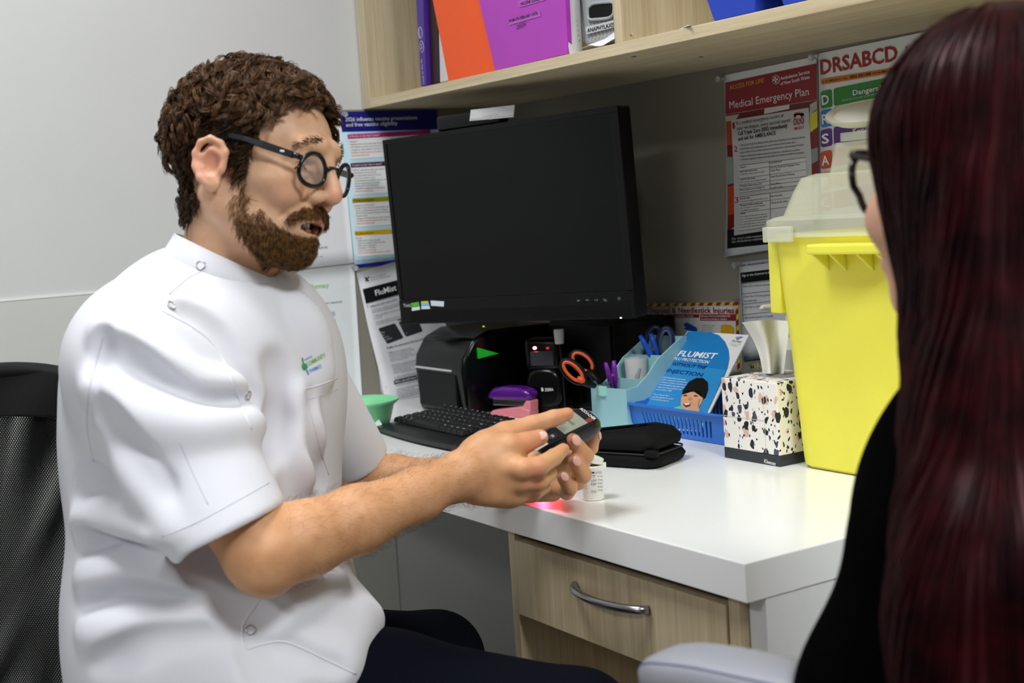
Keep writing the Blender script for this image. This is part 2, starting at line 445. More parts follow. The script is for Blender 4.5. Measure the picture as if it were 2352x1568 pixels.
sh = Sheet(pf, (0, -0.3485, 0), (1, 0, 0), (0, 0, 1))
sh.quad('label_tape', '#b95bc2', [(1168, 45), (1240, 25), (1243, 37), (1170, 58)], 1)
sh.text('label_text', '#2a0c33', 'FROM 6TH FEBRUARY UNTIL', (1170, 52), (1237, 33), 7, 0.03, 2)
sh.quad('label_tape', '#b95bc2', [(1190, 2), (1250, -14), (1254, 0), (1194, 17)], 1)
sh.text('label_text', '#2a0c33', 'VACCINE CONSENT', (1196, 13), (1248, -2), 7, 0.03, 2)
sh.text('label_text', '#14081c', '2026', (1187, 68), (1208, 58), 10, 0.0, 2, shear=0.2)
sh.flush()
# white loose papers at the end of the folders
mb = MB(); n = 8; vs = []
for i in range(n+1):
    t = i/n; py = -150+275*t
    for k, (x0, yy) in enumerate(((1287+19*t+3*math.sin(7*t), -0.3465), (1308+18*t+2*math.sin(6*t), -0.328), (1322+15*t, -0.306))):
        q = ony(x0, py-k*2, yy); vs.append(q)
N = len(vs); fs = []
for i in range(n):
    for k in range(2): a = i*3+k; fs.append((a, a+1, a+4, a+3)); fs.append((a+N+3, a+N+4, a+N+1, a+N))
mb.add(vs+[p+V(0.0005, 0.0006, 0) for p in vs], fs)
wthing('loose_paper', mb, mat('paper_white', '#e9e9ec', rough=0.6), 'curled white sheets standing beside the magenta folder', 'paper', smooth=True)
sh = Sheet(bpy.data.objects['loose_paper'], (0, -0.318, 0), (1, 0, 0), (0, 0, 1))
for i, py in enumerate(range(4, 100, 11)):
    sh.text('printed_text', '#55555c', ('mg', '10', '.5', '1:1', '20', '.3', 'ml', '15', 'kg')[i % 9], (1314+i*1.8, py+4), (1321+i*1.8, py+2), 5, 0, 4)
sh.flush()
# grey ribbed file box behind the divider
gb = empty('file_box', ony(1400, 100, -0.30)*V(1, 1, 0)+V(0, 0, ST), 0, 'grey ribbed plastic box with black hand hole beside the shelf divider', 'file box')
GREY = mat('light_grey_plastic', '#b3b6b9', rough=0.4)
yb = -0.300
def gq(px, py, d=0.0): p = ony(px, py, yb); return p+V(0, d, 0)
mb = MB(); q = [gq(1300, -150), gq(1412, -178), gq(1420, 85), gq(1344, 103)]
q[2][2] = max(q[2][2], ST); q[3][2] = max(q[3][2], ST)
mb.add([*q]+[p+V(0, .2, 0) for p in q], [(3, 2, 1, 0), (4, 5, 6, 7)]+[(i, (i+1) % 4, 4+(i+1) % 4, 4+i) for i in range(4)])
part('body', mb, GREY, gb, world=True, bevel=0.002)
for k in range(11):
    x0 = 1316+k*8.6
    part('rib', MB().tube([gq(x0+2, -100, -.0005), gq(x0+26, 96-k*2, -.0005)], 0.0013, 6), GREY, gb, world=True)
pts = []
for k in range(24):
    a = 2*math.pi*k/24; ex = 0.5
    pts.append((1384+30*math.copysign(abs(math.cos(a))**ex, math.cos(a)), 25-6*math.cos(a)+19*math.copysign(abs(math.sin(a))**ex, math.sin(a))))
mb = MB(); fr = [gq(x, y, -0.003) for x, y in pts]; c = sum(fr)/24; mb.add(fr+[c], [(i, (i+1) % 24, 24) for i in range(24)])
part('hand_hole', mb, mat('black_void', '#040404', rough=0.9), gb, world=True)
part('hand_hole_rim', MB().tube([gq(x, y, -0.003) for x, y in pts], 0.0028, 8, closed=True), GREY, gb, world=True, smooth=True)
sh = Sheet(gb, (0, yb-0.0045, 0), (1, 0, 0), (0, 0, 1))
sh.quad('label_tape', '#cfd2d4', [(1345, 62), (1412, 46), (1414, 62), (1348, 79)], 1)
sh.text('label_text', '#222226', 'ANAPHYLAXIS RESPONSE', (1350, 75), (1462, 49), 9.5, 0.03, 2)
sh.flush()
# crumpled paper in front of the box
mb = MB(); vs = []; 
for i in range(9):
    t = i/8
    for k in range(4):
        q = onz(1333+t*72, 118-t*17-k*2, ST); vs.append(q+V(0, 0.015*k, 0.004+0.016*math.sin(math.pi*min(1, t*1.2))*(k/3)+0.003*math.sin(7*t+k)+.010*t*(k/3)))
mb.add(vs+[p-V(0, 0, 0.0006) for p in vs], [(i*4+k, (i+1)*4+k, (i+1)*4+k+1, i*4+k+1) for i in range(8) for k in range(3)]+[(i*4+k+36, i*4+k+37, (i+1)*4+k+37, (i+1)*4+k+36) for i in range(8) for k in range(3)])
wthing('folded_leaflet', mb, mat('paper_white', '#e9e9ec', rough=0.6), 'rumpled white leaflet lying in front of the grey file box', 'leaflet', smooth=True)
# blue trays
BLUE_T = mat('royal_blue_plastic', '#1440c0', rough=0.25, spec=0.6)
def tray(x0, label):
    t = empty('storage_tray', (x0+0.11, -0.20, ST), 0, label, 'tray', 'blue trays on the shelf')
    bot = [(x0, -0.345), (x0+0.085, -0.345), (x0+0.085, -0.10), (x0, -0.10)]
    top = [(x0-0.016, -0.352), (x0+0.101, -0.352), (x0+0.101, -0.08), (x0-0.016, -0.08)]
    zt = ST+0.058; vs = [(*p, ST+0.0015) for p in bot]+[(*p, zt) for p in top]+[(p[0]*.97+(x0+.0425)*.03, p[1]*.97-.22*.03, zt) for p in top]+[(p[0]*.96+(x0+.0425)*.04, p[1]*.96-.22*.04, ST+.004) for p in bot]
    fs = [(3, 2, 1, 0)]+[(i, (i+1) % 4, 4+(i+1) % 4, 4+i) for i in range(4)]+[(4+i, 4+(i+1) % 4, 8+(i+1) % 4, 8+i) for i in range(4)]+[(8+i, 8+(i+1) % 4, 12+(i+1) % 4, 12+i) for i in range(4)]+[(12, 13, 14, 15)]
    part('body', MB().add(vs, fs), BLUE_T, t, world=True, bevel=0.003)
    rim = MB()
    X0, X1, Y0, Y1 = x0-0.030, x0+0.106, -0.3535, -0.075
    for b in ((X0, Y0, X1, Y0+.012), (X0, Y1-.012, X1, Y1), (X0, Y0+.012, X0+.016, Y1-.012), (X1-.012, Y0+.012, X1, Y1-.012)): rim.box((b[0], b[1], zt-.004), (b[2], b[3], zt+.002))
    part('rim', rim, BLUE_T, t, world=True)
    return t
_tx = onz(1622, 47, ST+0.002)[0]; tray(_tx, 'royal blue plastic tray beside the shelf divider')
tray(_tx+0.142, 'royal blue plastic tray further along the shelf to the right')
mb = MB(); q = [onz(1562, 68, ST+.0005), onz(1583, 57, ST+.0005), onz(1592, 62, ST+.0005), onz(1572, 70, ST+.0005)]
mb.add([p+V(0, 0, .001) for p in q]+q, [(0, 1, 2, 3), (7, 6, 5, 4), (0, 4, 5, 1), (1, 5, 6, 2), (2, 6, 7, 3), (3, 7, 4, 0)])
wthing('paper_scrap', mb, mat('paper_white', '#e9e9ec', rough=0.6), 'small white paper scrap on the shelf edge by the blue tray', 'paper')

# ================================================================== printed sheets on the back wall
BX, BO = V(1, 0, 0), V(0, -0.0058, 0)
UPZ = V(0, 0, 1)
def curl(z0, z1, a, b=0.0):
    def f(u, v):
        t = (z1-v)/(z1-z0); return 0.0008+a*max(0.0, (t-0.45)/0.55)**2+b*max(0.0, (0.25-t)/0.25)**2
    return f
# --- medical emergency plan
ME = poster('emergency_poster', BO, BX, UPZ, [(1664, 173), (1876, 129), (1886, 556), (1674, 589)], 'laminated medical emergency plan poster with dark red header', 'poster', '#e6e6e4', curl(1.017, 1.35, 0.010), gloss=0.22)
T = ME.text; Q = ME.quad
Q('header_band', '#8e1420', [(1667, 190), (1876, 146), (1877, 229), (1667.5, 263)])
T('header_text', '#e8b52a', 'ACCESS FOR LIFE!', (1678, 206), (1757, 189), 10, 0.0)
T('header_text', '#f2efee', 'Ambulance Service', (1795, 184), (1862, 168), 8, 0.02)
T('header_text', '#f2efee', 'of New South Wales', (1795, 196), (1862, 180), 8, 0.02)
T('header_text', '#f4f1f0', 'Medical Emergency Plan', (1678, 250), (1860, 218), 18, -0.004)
ME.ell('emblem', '#e9e3e2', (1784, 183), 9, 10.5, 2); ME.ell('emblem', '#8e1420', (1784, 183), 8, 9.4, 3)
for k in range(4):
    a = k*math.pi/2-0.2; ME.poly('emblem', '#f2efee', [(1784, 183), (1784+7*math.cos(a-.45), 183+8*math.sin(a-.45)), (1784+5*math.cos(a), 183+6*math.sin(a)), (1784+7*math.cos(a+.45), 183+8*math.sin(a+.45))], 4)
# photo strip beneath the header and at the sides
Q('photo_strip', '#6d1a16', [(1668, 264), (1877, 230), (1878, 256), (1669, 280)])
Q('photo_strip', '#c9bfa5', [(1668, 267), (1700, 262), (1692, 275), (1669, 280)], 2)
Q('photo_strip', '#d9d8d2', [(1758, 249), (1815, 240), (1815, 250), (1757, 262)], 2)
Q('photo_strip', '#b8452a', [(1669, 282), (1682, 279), (1690, 330), (1672, 334)], 2)
Q('photo_strip', '#93a596', [(1671, 360), (1684, 360), (1688, 420), (1675, 424)], 2)
Q('photo_strip', '#c4471f', [(1675, 428), (1690, 424), (1694, 490), (1678, 494)], 2)
Q('photo_strip', '#7d1b1f', [(1669, 280), (1686, 277), (1695, 520), (1677, 530)], 1)
Q('photo_strip', '#b7b7b2', [(1862, 240), (1878, 231), (1879, 250), (1862, 262)], 2)
Q('photo_strip', '#e3d528', [(1862, 266), (1879, 252), (1880, 290), (1862, 304)], 2)
Q('photo_strip', '#7a2430', [(1862, 306), (1880, 292), (1883, 420), (1866, 425)], 2)
Q('photo_strip', '#8f9490', [(1862, 344), (1881, 338), (1882, 368), (1864, 378)], 3)
# body panel
Q('body_panel', '#c8c8c8', [(1682, 276), (1860, 247), (1874, 512), (1694, 537)], 3)
T('body_text', '#a5242a', '1', (1686, 296), (1691, 295), 15, 0, 4)
for t, a, b in (('If a medical emergency occurs at', (1695, 287), (1803, 268)), ('your workplace, every second counts!', (1696, 299), (1820, 279))): T('body_text', '#3a3a3c', t, a, b, 8.5, 0, 4)
for t, a, b in (('Call Triple Zero (000) immediately', (1698, 311), (1812, 292)), ('and ask for AMBULANCE', (1699, 323), (1785, 309))): T('body_text', '#202022', t, a, b, 9, 0.03, 4)
T('body_text', '#a5242a', '000', (1826, 288), (1850, 284), 17, 0.02, 4); T('body_text', '#a5242a', 'EMERGENCY', (1827, 299), (1850, 295), 7, 0.01, 4)
ME.quad('phone_icon', '#a5242a', [(1826, 263), (1849, 259), (1849, 267), (1826, 270)], 4); ME.ell('phone_icon', '#a5242a', (1837.5, 263), 12, 5, 4)
ME.ell('phone_icon', '#c8c8c8', (1837.5, 268), 6, 4, 5)
T('body_text', '#a5242a', '2', (1689, 349), (1697, 348), 14, 0, 4)
for i, t in enumerate(('When you call Triple Zero (000) you will be asked a series of questions by the Ambulance call taker', 'An Ambulance will be dispatched as soon as the information below has been given.',
                       'Stay on the line and the call taker will provide first aid information to assist the patient if required.', 'Keep the contact phone number you gave the call taker free in case they have to call back.', 'Write your organisation\'s address and contact details below before it is needed in an emergency.')):
    T('body_text', '#4a4a4c', '> '+t, (1701+i*.6, 336+i*8.2), ((1853, 1830, 1850, 1841, 1851)[i], 316+i*8.8+(0, 3, 0, 3, 0)[i]), 4.2, 0.015, 4)
# table
Q('table', '#dededc', [(1701, 380), (1854, 361), (1857, 422), (1704, 442)], 4)
rows = [((1701, 380), (1854, 361)), ((1702, 392), (1855, 370)), ((1702, 410), (1855, 389)), ((1703, 424), (1856, 404)), ((1703, 433), (1856, 413)), ((1704, 442), (1857, 422))]
for a, b in rows: Q('table_rule', '#5c5c5c', [a, b, (b[0], b[1]+.9), (a[0], a[1]+.9)], 5)
Q('table_rule', '#5c5c5c', [(1770, 371), (1771, 371), (1774, 433), (1773, 433)], 5)
for t, x, y, w, bo in (('Suburb:', 1704, 386, 14, .03), ('Street name and number:', 1704, 396, 40, .03), ('For large buildings, identify a prominent meeting point', 1704, 402, 56, 0), ('Nearest cross street:', 1705, 414, 34, .03), ('If in a rural area, note identifiable landmarks', 1705, 420, 60, 0), ('Emergency vehicle access point:', 1705, 429, 50, .03), ('Phone number you are calling from:', 1705, 438, 57, .03)):
    T('table_text', '#3c3c3e', t, (x, y), (x+w, y-w*0.125), 3.6, bo, 5)
for t, x, y, w in (('Glenfield Park', 1772, 376, 28), ('Shop 5A, SouthCity Shopping Centre', 1773, 387, 68), ('Tanda Place', 1773, 394, 23), ('Tanda Place/Dalman Parkway', 1773, 408, 56), ('Tanda Place', 1774, 425, 23), ('02 6971 3550', 1775, 434, 27)):
    T('table_text', '#333335', t, (x, y), (x+w, y-w*0.125), 5, 0.0, 5)
T('body_text', '#a5242a', '3', (1693, 466), (1701, 465), 14, 0, 4)
Q('table', '#dededc', [(1703, 452), (1858, 432), (1866, 505), (1707, 529)], 4)
for a, b in (((1703, 452), (1858, 432)), ((1704, 468), (1859, 448)), ((1705, 488), (1862, 468)), ((1707, 529), (1866, 505))): Q('table_rule', '#5c5c5c', [a, b, (b[0], b[1]+.9), (a[0], a[1]+.9)], 5)
Q('table_rule', '#5c5c5c', [(1773, 443), (1774, 443), (1778, 520), (1777, 520)], 5)
for t, x, y, w, bo in (('First Aid Officer', 1705, 458, 25, .03), ('Contact your workplace first aid officer on Tel', 1705, 464, 64, 0), ('Emergency vehicle meeting point', 1706, 473, 52, .03), ('Ask a co-worker to meet the Ambulance', 1706, 479, 58, 0), ('at the following meeting point:', 1706, 485, 44, 0), ('Access', 1707, 492, 12, .03),
                       ('Clear hallways of obstructions to allow easy', 1707, 499, 62, 0), ('access to the patient by paramedics. Advise', 1707, 505, 63, 0), ('your receptionist that an Ambulance has', 1708, 511, 58, 0), ('been called and ask them to reserve a quality', 1708, 517, 62, 0), ('and services lift if required for priority', 1708, 523, 56, 0)):
    T('table_text', '#3c3c3e', t, (x, y), (x+w, y-w*0.12), 3.8, bo, 5)
T('table_text', '#333335', 'Pharmacist(s)', (1775, 453), (1802, 449), 5, 0, 5); T('table_text', '#333335', 'Front of the shop', (1777, 468), (1815, 463), 5, 0, 5)
Q('footer_band', '#131313', [(1677, 527), (1886, 500), (1886, 548), (1680, 570)], 2)
T('footer_text', '#d5d5d5', 'For more information about health and safety please visit', (1690, 550), (1880, 530), 5.5, 0, 3, shear=0.15); T('footer_text', '#d5d5d5', 'the Ambulance website at: www.ambulance.nsw.gov.au', (1690, 557), (1862, 538), 5.5, 0, 3, shear=0.15)
Q('body_panel', '#c8c8c8', [(1694, 532), (1874, 506), (1874, 512), (1694, 540)], 3)
ME.flush()
# --- DRSABCD chart
DR = poster('resuscitation_chart', BO, BX, UPZ, [(1881, 123), (2142, 70), (2146, 660), (1893, 700)], 'white DRSABCD first aid chart with coloured letter tiles', 'poster', '#e9e9e8', lambda u, v: 0.0012, gloss=0.22)
T = DR.text; Q = DR.quad
T('title_text', '#a81f27', 'DRSABCD', (1887, 171), (2064, 138), 34, 0.035)
Q('badge', '#a3161f', [(2081, 107), (2107, 101), (2108, 160), (2082, 166)])
DR.ell('badge', '#e4d9d8', (2095, 128), 10, 11, 2); DR.ell('badge', '#a3161f', (2095, 128), 8.6, 9.6, 3)
for k in range(8):
    a = k*math.pi/4; DR.poly('badge', '#e4d9d8', [(2095, 128), (2095+7*math.cos(a-.2), 128+7*math.sin(a-.2)), (2095+7*math.cos(a+.2), 128+7*math.sin(a+.2))], 4)
def rtile(s, part_name, col, q, r=0.18, lv=1):
    q = [np.array(p, float) for p in q]; pts = []
    for i in range(4):
        a, b, c = q[i-1], q[i], q[(i+1) % 4]; l = min(np.linalg.norm(a-b), np.linalg.norm(c-b))*r*2
        p0 = b+nrm(a-b)*l*.5; p1 = b+nrm(c-b)*l*.5
        for k in range(5): t = k/4; pts.append(tuple((1-t)**2*p0+2*t*(1-t)*b+t*t*p1))
    s.poly(part_name, col, pts, lv)
rtile(DR, 'banner', '#d8831a', [(1887, 181), (2064, 153), (2065, 166), (1888, 195)], .3)
T('banner_text', '#4a2a05', 'IN AN EMERGENCY CALL', (1891, 191), (1950, 181), 6, 0.01); T('banner_text', '#2a1505', 'TRIPLE ZERO (000)', (1953, 181), (2003, 172), 6.5, 0.035); T('banner_text', '#4a2a05', 'FOR AN AMBULANCE', (2006, 172), (2056, 163), 6, 0.01)
for L1, col, y, wd, sub in (('D', '#2f8a35', 212, 'Dangers?', 'Ensure the area is safe for yourself, others and the patient'), ('R', '#2b86d0', 256, 'Response?', 'Ask name, squeeze shoulders'), ('S', '#5d2f86', 301, 'Send for help', 'Call triple zero (000) for an ambulance or ask a bystander'),
                            ('A', '#d2502f', 351, 'Airway', 'Open mouth, check for objects'), ('B', '#d8a02a', 400, 'Breathing', 'Look, listen, feel'), ('C', '#b8283a', 448, 'CPR', '30 chest compressions : 2 breaths')):
    h = 38
    rtile(DR, 'letter_tile', col, [(1886, y-2), (1912, y-8), (1914, y+h-5), (1887, y+h)], .25)
    rtile(DR, 'heading_tile', col, [(1916, y-9), (2128, y-52), (2130, y-10), (1917, y+h-6)], .15)
    T('letter_text', '#f4f4f4', L1, (1891, y+29), (1908, y+26), 22, 0.035, 3)
    k = len(wd)*8.2
    T('heading_text', '#f4f4f4', wd, (1962, y+7), (1962+k, y+7-k*0.19), 12, 0.03, 3)
    T('heading_text', '#dfe6df', sub, (1938, y+20), (1938+len(sub)*2.1, y+20-len(sub)*2.1*.19), 4, 0.0, 3)
DR.flush()
# --- needle size table sheet
NT = poster('needle_size_table', BO, BX, UPZ, [(1697, 603), (1890, 577), (1900, 800), (1709, 828)], 'white needle size table sheet pinned below the emergency poster', 'notice', '#dcdcdf', lambda u, v: 0.0016, gloss=0.45)
T = NT.text; Q = NT.quad
T('caption_text', '#2a2a2c', 'Table. Recommended needle size, length and angle', (1702, 612), (1845, 593), 4.8, 0.02)
Q('table_head', '#0d0d0f', [(1703, 626), (1890, 604), (1892, 628), (1704, 650)])
T('table_head_text', '#f0f0f0', 'Age or size of person to be vaccinated', (1707, 635), (1800, 624), 5.5, 0.02, 2)
for t, x, y, w in (('Infant, child or adult for intramuscular vaccines', 1709, 659, 88), ('Preterm infant (<37 weeks gestation) up to 2 months;', 1710, 683, 92), ('very small infant', 1711, 693, 30), ('Very large or obese patient', 1712, 707, 52), ('Subcutaneous injection in all people', 1713, 731, 65)):
    T('table_text', '#444447', t, (x, y), (x+w, y-w*.07), 5, 0.0)
for y in (651, 674, 698, 722, 746): Q('table_rule', '#4c4c50', [(1705+(y-650)*.05, y), (1893, y-21), (1893, y-20), (1705+(y-650)*.05, y+1)], 2)
Q('table_rule', '#4c4c50', [(1703, 626), (1704, 626), (1710, 746), (1709, 746)], 2)
NT.flush()
# --- sharps disposal poster
SP = poster('sharps_poster', BO, BX, UPZ, [(1440, 706), (1701, 686), (1706, 860), (1448, 880)], 'laminated sharps disposal poster with red and yellow hazard border', 'poster', '#e4e4e0', lambda u, v: 0.0010, gloss=0.2)
T = SP.text; Q = SP.quad
a0, a1, b0, b1 = np.array((1446., 697.)), np.array((1698., 692.)), np.array((1446., 703.)), np.array((1698., 698.))
Q('hazard_border', '#d8c21e', [(1446, 698), (1697, 693), (1698, 700), (1446, 705)], 1)
Q('hazard_border', '#d8c21e', [(1690, 693), (1697, 693), (1702, 850), (1695, 850)], 1)
Q('hazard_border', '#d8c21e', [(1449, 728), (1455, 728), (1459, 852), (1453, 852)], 1)
for k in range(13):
    x = 1450+k*19.5; y = 698-(x-1446)*.02; Q('hazard_border', '#8e2027', [(x+4, y), (x+14, y-.2), (x+10, y+7), (x, y+7)], 2)
for k in range(6):
    y = 704+k*25; Q('hazard_border', '#8e2027', [(1691+k*.8, y+9), (1697+k*.8, y+2), (1697.6+k*.8, y+14), (1691.6+k*.8, y+21)], 2); Q('hazard_border', '#8e2027', [(1449+k*.8, y+29), (1455+k*.8, y+22), (1455.6+k*.8, y+34), (1449.6+k*.8, y+41)], 2)
T('title_text', '#8e1f27', 'Sharps Disposal & Needlestick Injuries', (1449, 718), (1688, 719-.5), 13, 0.03, 2)
for i, (x0, x1, hd) in enumerate(((1460, 1528, 'IF YOU ARE INJURED'), (1531, 1608, 'SAFE HANDLING & DISPOSAL OF SHARPS'), (1610, 1692, 'DEALING WITH CONTAMINATED'))):
    Q('column_box', '#d9d9d6', [(x0, 722), (x1, 722), (x1+4, 840), (x0+4, 840)], 1)
    Q('column_head', '#8a2027', [(x0, 721), (x1, 721), (x1, 729 if i < 2 else 736), (x0, 729 if i < 2 else 736)], 2)
    T('column_text', '#e8dcdc', hd, (x0+2, 727.5), (x1-12, 727.5), 4, 0.02, 3)
    for k in range(12):
        w = 34 if i < 2 else 30
        T('column_text', '#6a6a6a', ('immediately wash area with water', 'and soap, do not squeeze the area', 'apply antiseptic and a dressing', 'tell your supervisor straight away')[k % 4], (x0+4+k*.3, 744+k*5.2+(0 if i < 2 else 4)), (x0+4+w+k*.3-(k % 3)*4, 744+k*5.2+(0 if i < 2 else 4)), 2.8, 0, 2)
T('column_text', '#e8dcdc', 'SHARPS IN PUBLIC AREAS', (1613, 734.5), (1672, 734.5), 4, 0.02, 3)
SP.poly('picture', '#4a4a50', [(1491, 734), (1516, 740), (1524, 741), (1516, 743), (1492, 741)], 3)
SP.poly('picture', '#1e4fb8', [(1574, 742), (1580, 740), (1590, 745), (1603, 752), (1604, 766), (1592, 760), (1580, 757), (1573, 754), (1580, 751), (1573, 748)], 3)
SP.poly('picture', '#e0a825', [(1659, 746), (1668, 744), (1680, 745), (1687, 750), (1689, 770), (1657, 770)], 3)
SP.poly('picture', '#e0a825', [(1462, 780), (1470, 776), (1474, 783), (1466, 788)], 3)
SP.flush()

# ================================================================== printed sheets on the left wall
AY, AO = V(0, 1, 0), V(-0.1339, 0, 0)
FP = poster('vaccine_poster', AO, AY, UPZ, [(779, 257), (1003, 252), (1036, 590), (815, 615)], '2026 influenza vaccine poster with navy header on the left pinboard', 'poster', '#cdeefa', lambda u, v: 0.001, gloss=0.45)
T = FP.text; Q = FP.quad
Q('header_band', '#1d1f7e', [(779, 257), (1003, 252), (1007, 297), (785, 303)])
T('header_text', '#f1f1f6', '2026 influenza vaccine presentations', (792, 279), (957, 274), 9, 0.015); T('header_text', '#f1f1f6', 'and free vaccine eligibility', (794, 291), (912, 287), 9, 0.015)
for col, hd, y, y2, x, lines in (('#c22a86', '6 Months to less than 5 years*', 309, 366, 797, ('Vaxigrip*', 'Registered for use in people aged 6 months and over', 'All children 6 months to less than 5 years', 'Vaxigrip is only available in 10 dose packs', '!Children should receive a full dose (i.e. not a half dose)', '!Does not contain latex')),
                              ('#5a0f44', '2 years to less than 5 years*', 375, 448, 804, ('FluMist* nasal spray influenza vaccine', 'Administered via nasal spray', 'Live attenuated influenza vaccine', 'One dose contains 2 sprays', 'Contraindicated in children who are severely', 'immunocompromised, or receiving', '~Handbook for more information', 'Available in single and 10 dose packs', '!Does not contain latex')),
                              ('#a89a1e', '5 Years to 64 years*', 456, 522, 808, ('Vaxigrip* and Flucelvax*', 'People 5 years and over with medical risk', 'factors predisposing to severe influenza', 'All Aboriginal persons 5 years to 64 years of age', 'Pregnant women', 'Vaxigrip and Flucelvax are only available in 10', '!Children should receive a full dose (i.e. not a half dose)', '!Does not contain latex')),
                              ('#e2b91c', '65 years and over', 531, 589, 813, ('Fluad*', 'Adjuvanted trivalent vaccine', 'All persons aged 65 years and over', 'Milky white suspension', 'Available in 10 packs', '!Does not contain latex', '!Do not use in pregnant women or children'))):
    x1 = x+190; dy = -11
    Q('section_box', '#fafafa', [(x, y+2), (x1, y+2+dy), (x1+6, y2+dy-3), (x+6, y2)], 1)
    Q('section_head', col, [(x, y), (x1, y+dy), (x1+1, y+dy+10), (x+.8, y+10)], 2)
    T('section_head_text', '#f3e6ee' if y < 450 else '#4a4208', hd, (x+4, y+7), (x+4+len(hd)*2.35, y+7-len(hd)*2.35*.055), 5, 0.01, 3)
    n = len(lines)
    for i, t in enumerate(lines):
        c = '#6a6a6e'
        if t[0] == '!': c = '#c8503f'; t = t[1:]
        if t[0] == '~': c = '#3f62c8'; t = t[1:]
        yy = y+18+i*(y2-y-22)/(n-0.5); w = len(t)*1.85
        T('section_text', c, t, (x+4+i*.6+(3 if i else 0), yy), (x+4+i*.6+3+w, yy-w*.055), 3.6, 0.0, 2)
Q('footer_band', '#1d1f7e', [(815, 608), (1037, 582), (1038, 590), (815.5, 615)], 1)
T('section_text', '#4a6a8a', 'Please refer to the Australian Immunisation Handbook for further information', (818, 601), (960, 590), 3.2, 0, 2); FP.flush()
PL = poster('price_list', AO, AY, UPZ, [(640, 268), (779, 257), (812, 604), (660, 622)], 'plain white price list sheet partly behind the man\'s face', 'notice', '#f2f2f6', lambda u, v: 0.0014, gloss=0.5)
T = PL.text
T('printed_text', '#47474c', 'one dose (typical once off)', (676, 507), (759, 501), 5, 0); T('printed_text', '#47474c', 'Private prescription: $29.95', (664, 577), (751, 570), 5, 0); T('printed_text', '#55555a', 'FluMist from pharmacies 6th March 2026 only', (650, 598), (740, 590), 3, 0); PL.flush()
SC_ = poster('price_list', AO, AY, UPZ, [(655, 624), (812, 606), (832, 931), (670, 945)], 'white vaccine price sheet headed Southcity Pharmacy', 'notice', '#eef1f3', lambda u, v: 0.0022, gloss=0.5)
T = SC_.text; Q = SC_.quad
T('heading_text', '#1f8a8c', 'Southcity', (662, 672), (707, 665), 11, 0.01); T('heading_text', '#8bc34a', 'Pharmacy', (711, 664), (754, 659), 11, 0.0)
SC_.ell('logo', '#8bc34a', (657, 671), 3, 3, 2)
T('printed_text', '#3d3d42', 'Vaccine Prices', (668, 697), (736, 690), 9, 0.03); Q('printed_text', '#3d3d42', [(668, 699), (736, 692), (736, 693), (668, 700)], 2)
T('printed_text', '#48484d', 'Most vaccines - no prescription required', (650, 708), (784, 694), 5, 0)
for y, h in ((719, 10), (737, 9), (762, 26), (813, 10), (830, 10), (858, 10)):
    Q('table_row', '#c3cad0', [(690, y+3), (767+(y-700)*.05, y-4), (768+(y-700)*.05, y-4+h), (692, y+3+h)], 1)
for t, x, y, w in (('Vaccine   Charge', 682, 721, 52), ('from $35', 680, 730, 45), ('available for free on', 690, 756, 70), ('referral for', 705, 782, 52), ('only for NSW', 724, 797, 45), ('Travel', 730, 840, 20)):
    T('printed_text', '#48484d', t, (x, y), (x+w, y-w*.07), 5, 0, 3)
SC_.flush()
# crumpled information sheet leaning on the corner board
def flb(u, v):
    t = (1.02-v); return 0.004+0.006*math.sin(t*38)*math.sin((u+.4)*12)+0.05*max(0, t-.1)**1.2
FB = poster('information_sheet', AO, AY, UPZ, [(817, 627), (985, 578), (1058, 900), (884, 936)], 'creased black and white FluMist information sheet behind the monitor', 'notice', '#f2f2f6', flb, gloss=0.55)
T = FB.text; Q = FB.quad
T('printed_text', '#8a8a90', 'Pharmaceutical', (848, 640), (884, 630), 4, 0); T('printed_text', '#8a8a90', 'Society of Australia', (848, 645), (893, 634), 3.6, 0)
for p in ([(834, 637), (838, 636), (845, 646), (841, 646)], [(843, 635), (846, 635), (838, 646), (835, 645)]): FB.poly('logo', '#2c2c30', p, 2)
Q('title_band', '#1a1a1c', [(830, 664), (985, 622), (993, 652), (838, 697)], 2)
T('title_text', '#f4f4f4', 'FluMist Information', (859, 679), (985, 643), 13, 0.03, 3)
T('printed_text', '#4a4a4e', 'Influenza and vaccination', (849, 706), (909, 688), 5, 0.01)
for i, t in enumerate(('In Australia, influenza hospitalisation rates are', 'those without any existing conditions', '', 'In 2024, only 25.8% of children under 5 years were', 'vaccinated', '', 'Vaccination remains the cornerstone of', 'protection against circulating influenza')):
    T('printed_text', '#76767b', t, (852+i*1.7, 714+i*4.6), (852+i*1.7+len(t)*1.7, 714+i*4.6-len(t)*1.7*.27), 3.6, 0.0, 2) if t else None
rtile(FB, 'box', '#3a3a3e', [(867, 754), (907, 742), (925, 775), (886, 789)], .1, 2); rtile(FB, 'box', '#3a3a3e', [(915, 739), (957, 727), (970, 760), (930, 773)], .1, 2)
for i, t in enumerate(('Reduces risk of severe', 'illness, complications,', 'and hospitalisation in', 'children.')):
    T('box_text', '#d5d5d8', t, (874+i*3, 765+i*5.5), (874+i*3+34-(i == 3)*18, 755+i*5.5+(i == 3)*5), 3.4, 0.01, 3); T('box_text', '#d5d5d8', t, (922+i*3, 750+i*5.5), (922+i*3+34-(i == 3)*18, 740+i*5.5+(i == 3)*5), 3.4, 0.01, 3)
T('printed_text', '#3a3a3e', 'FluMist live attenuated influenza vaccine', (885, 801), (975, 778), 4.5, 0.015)
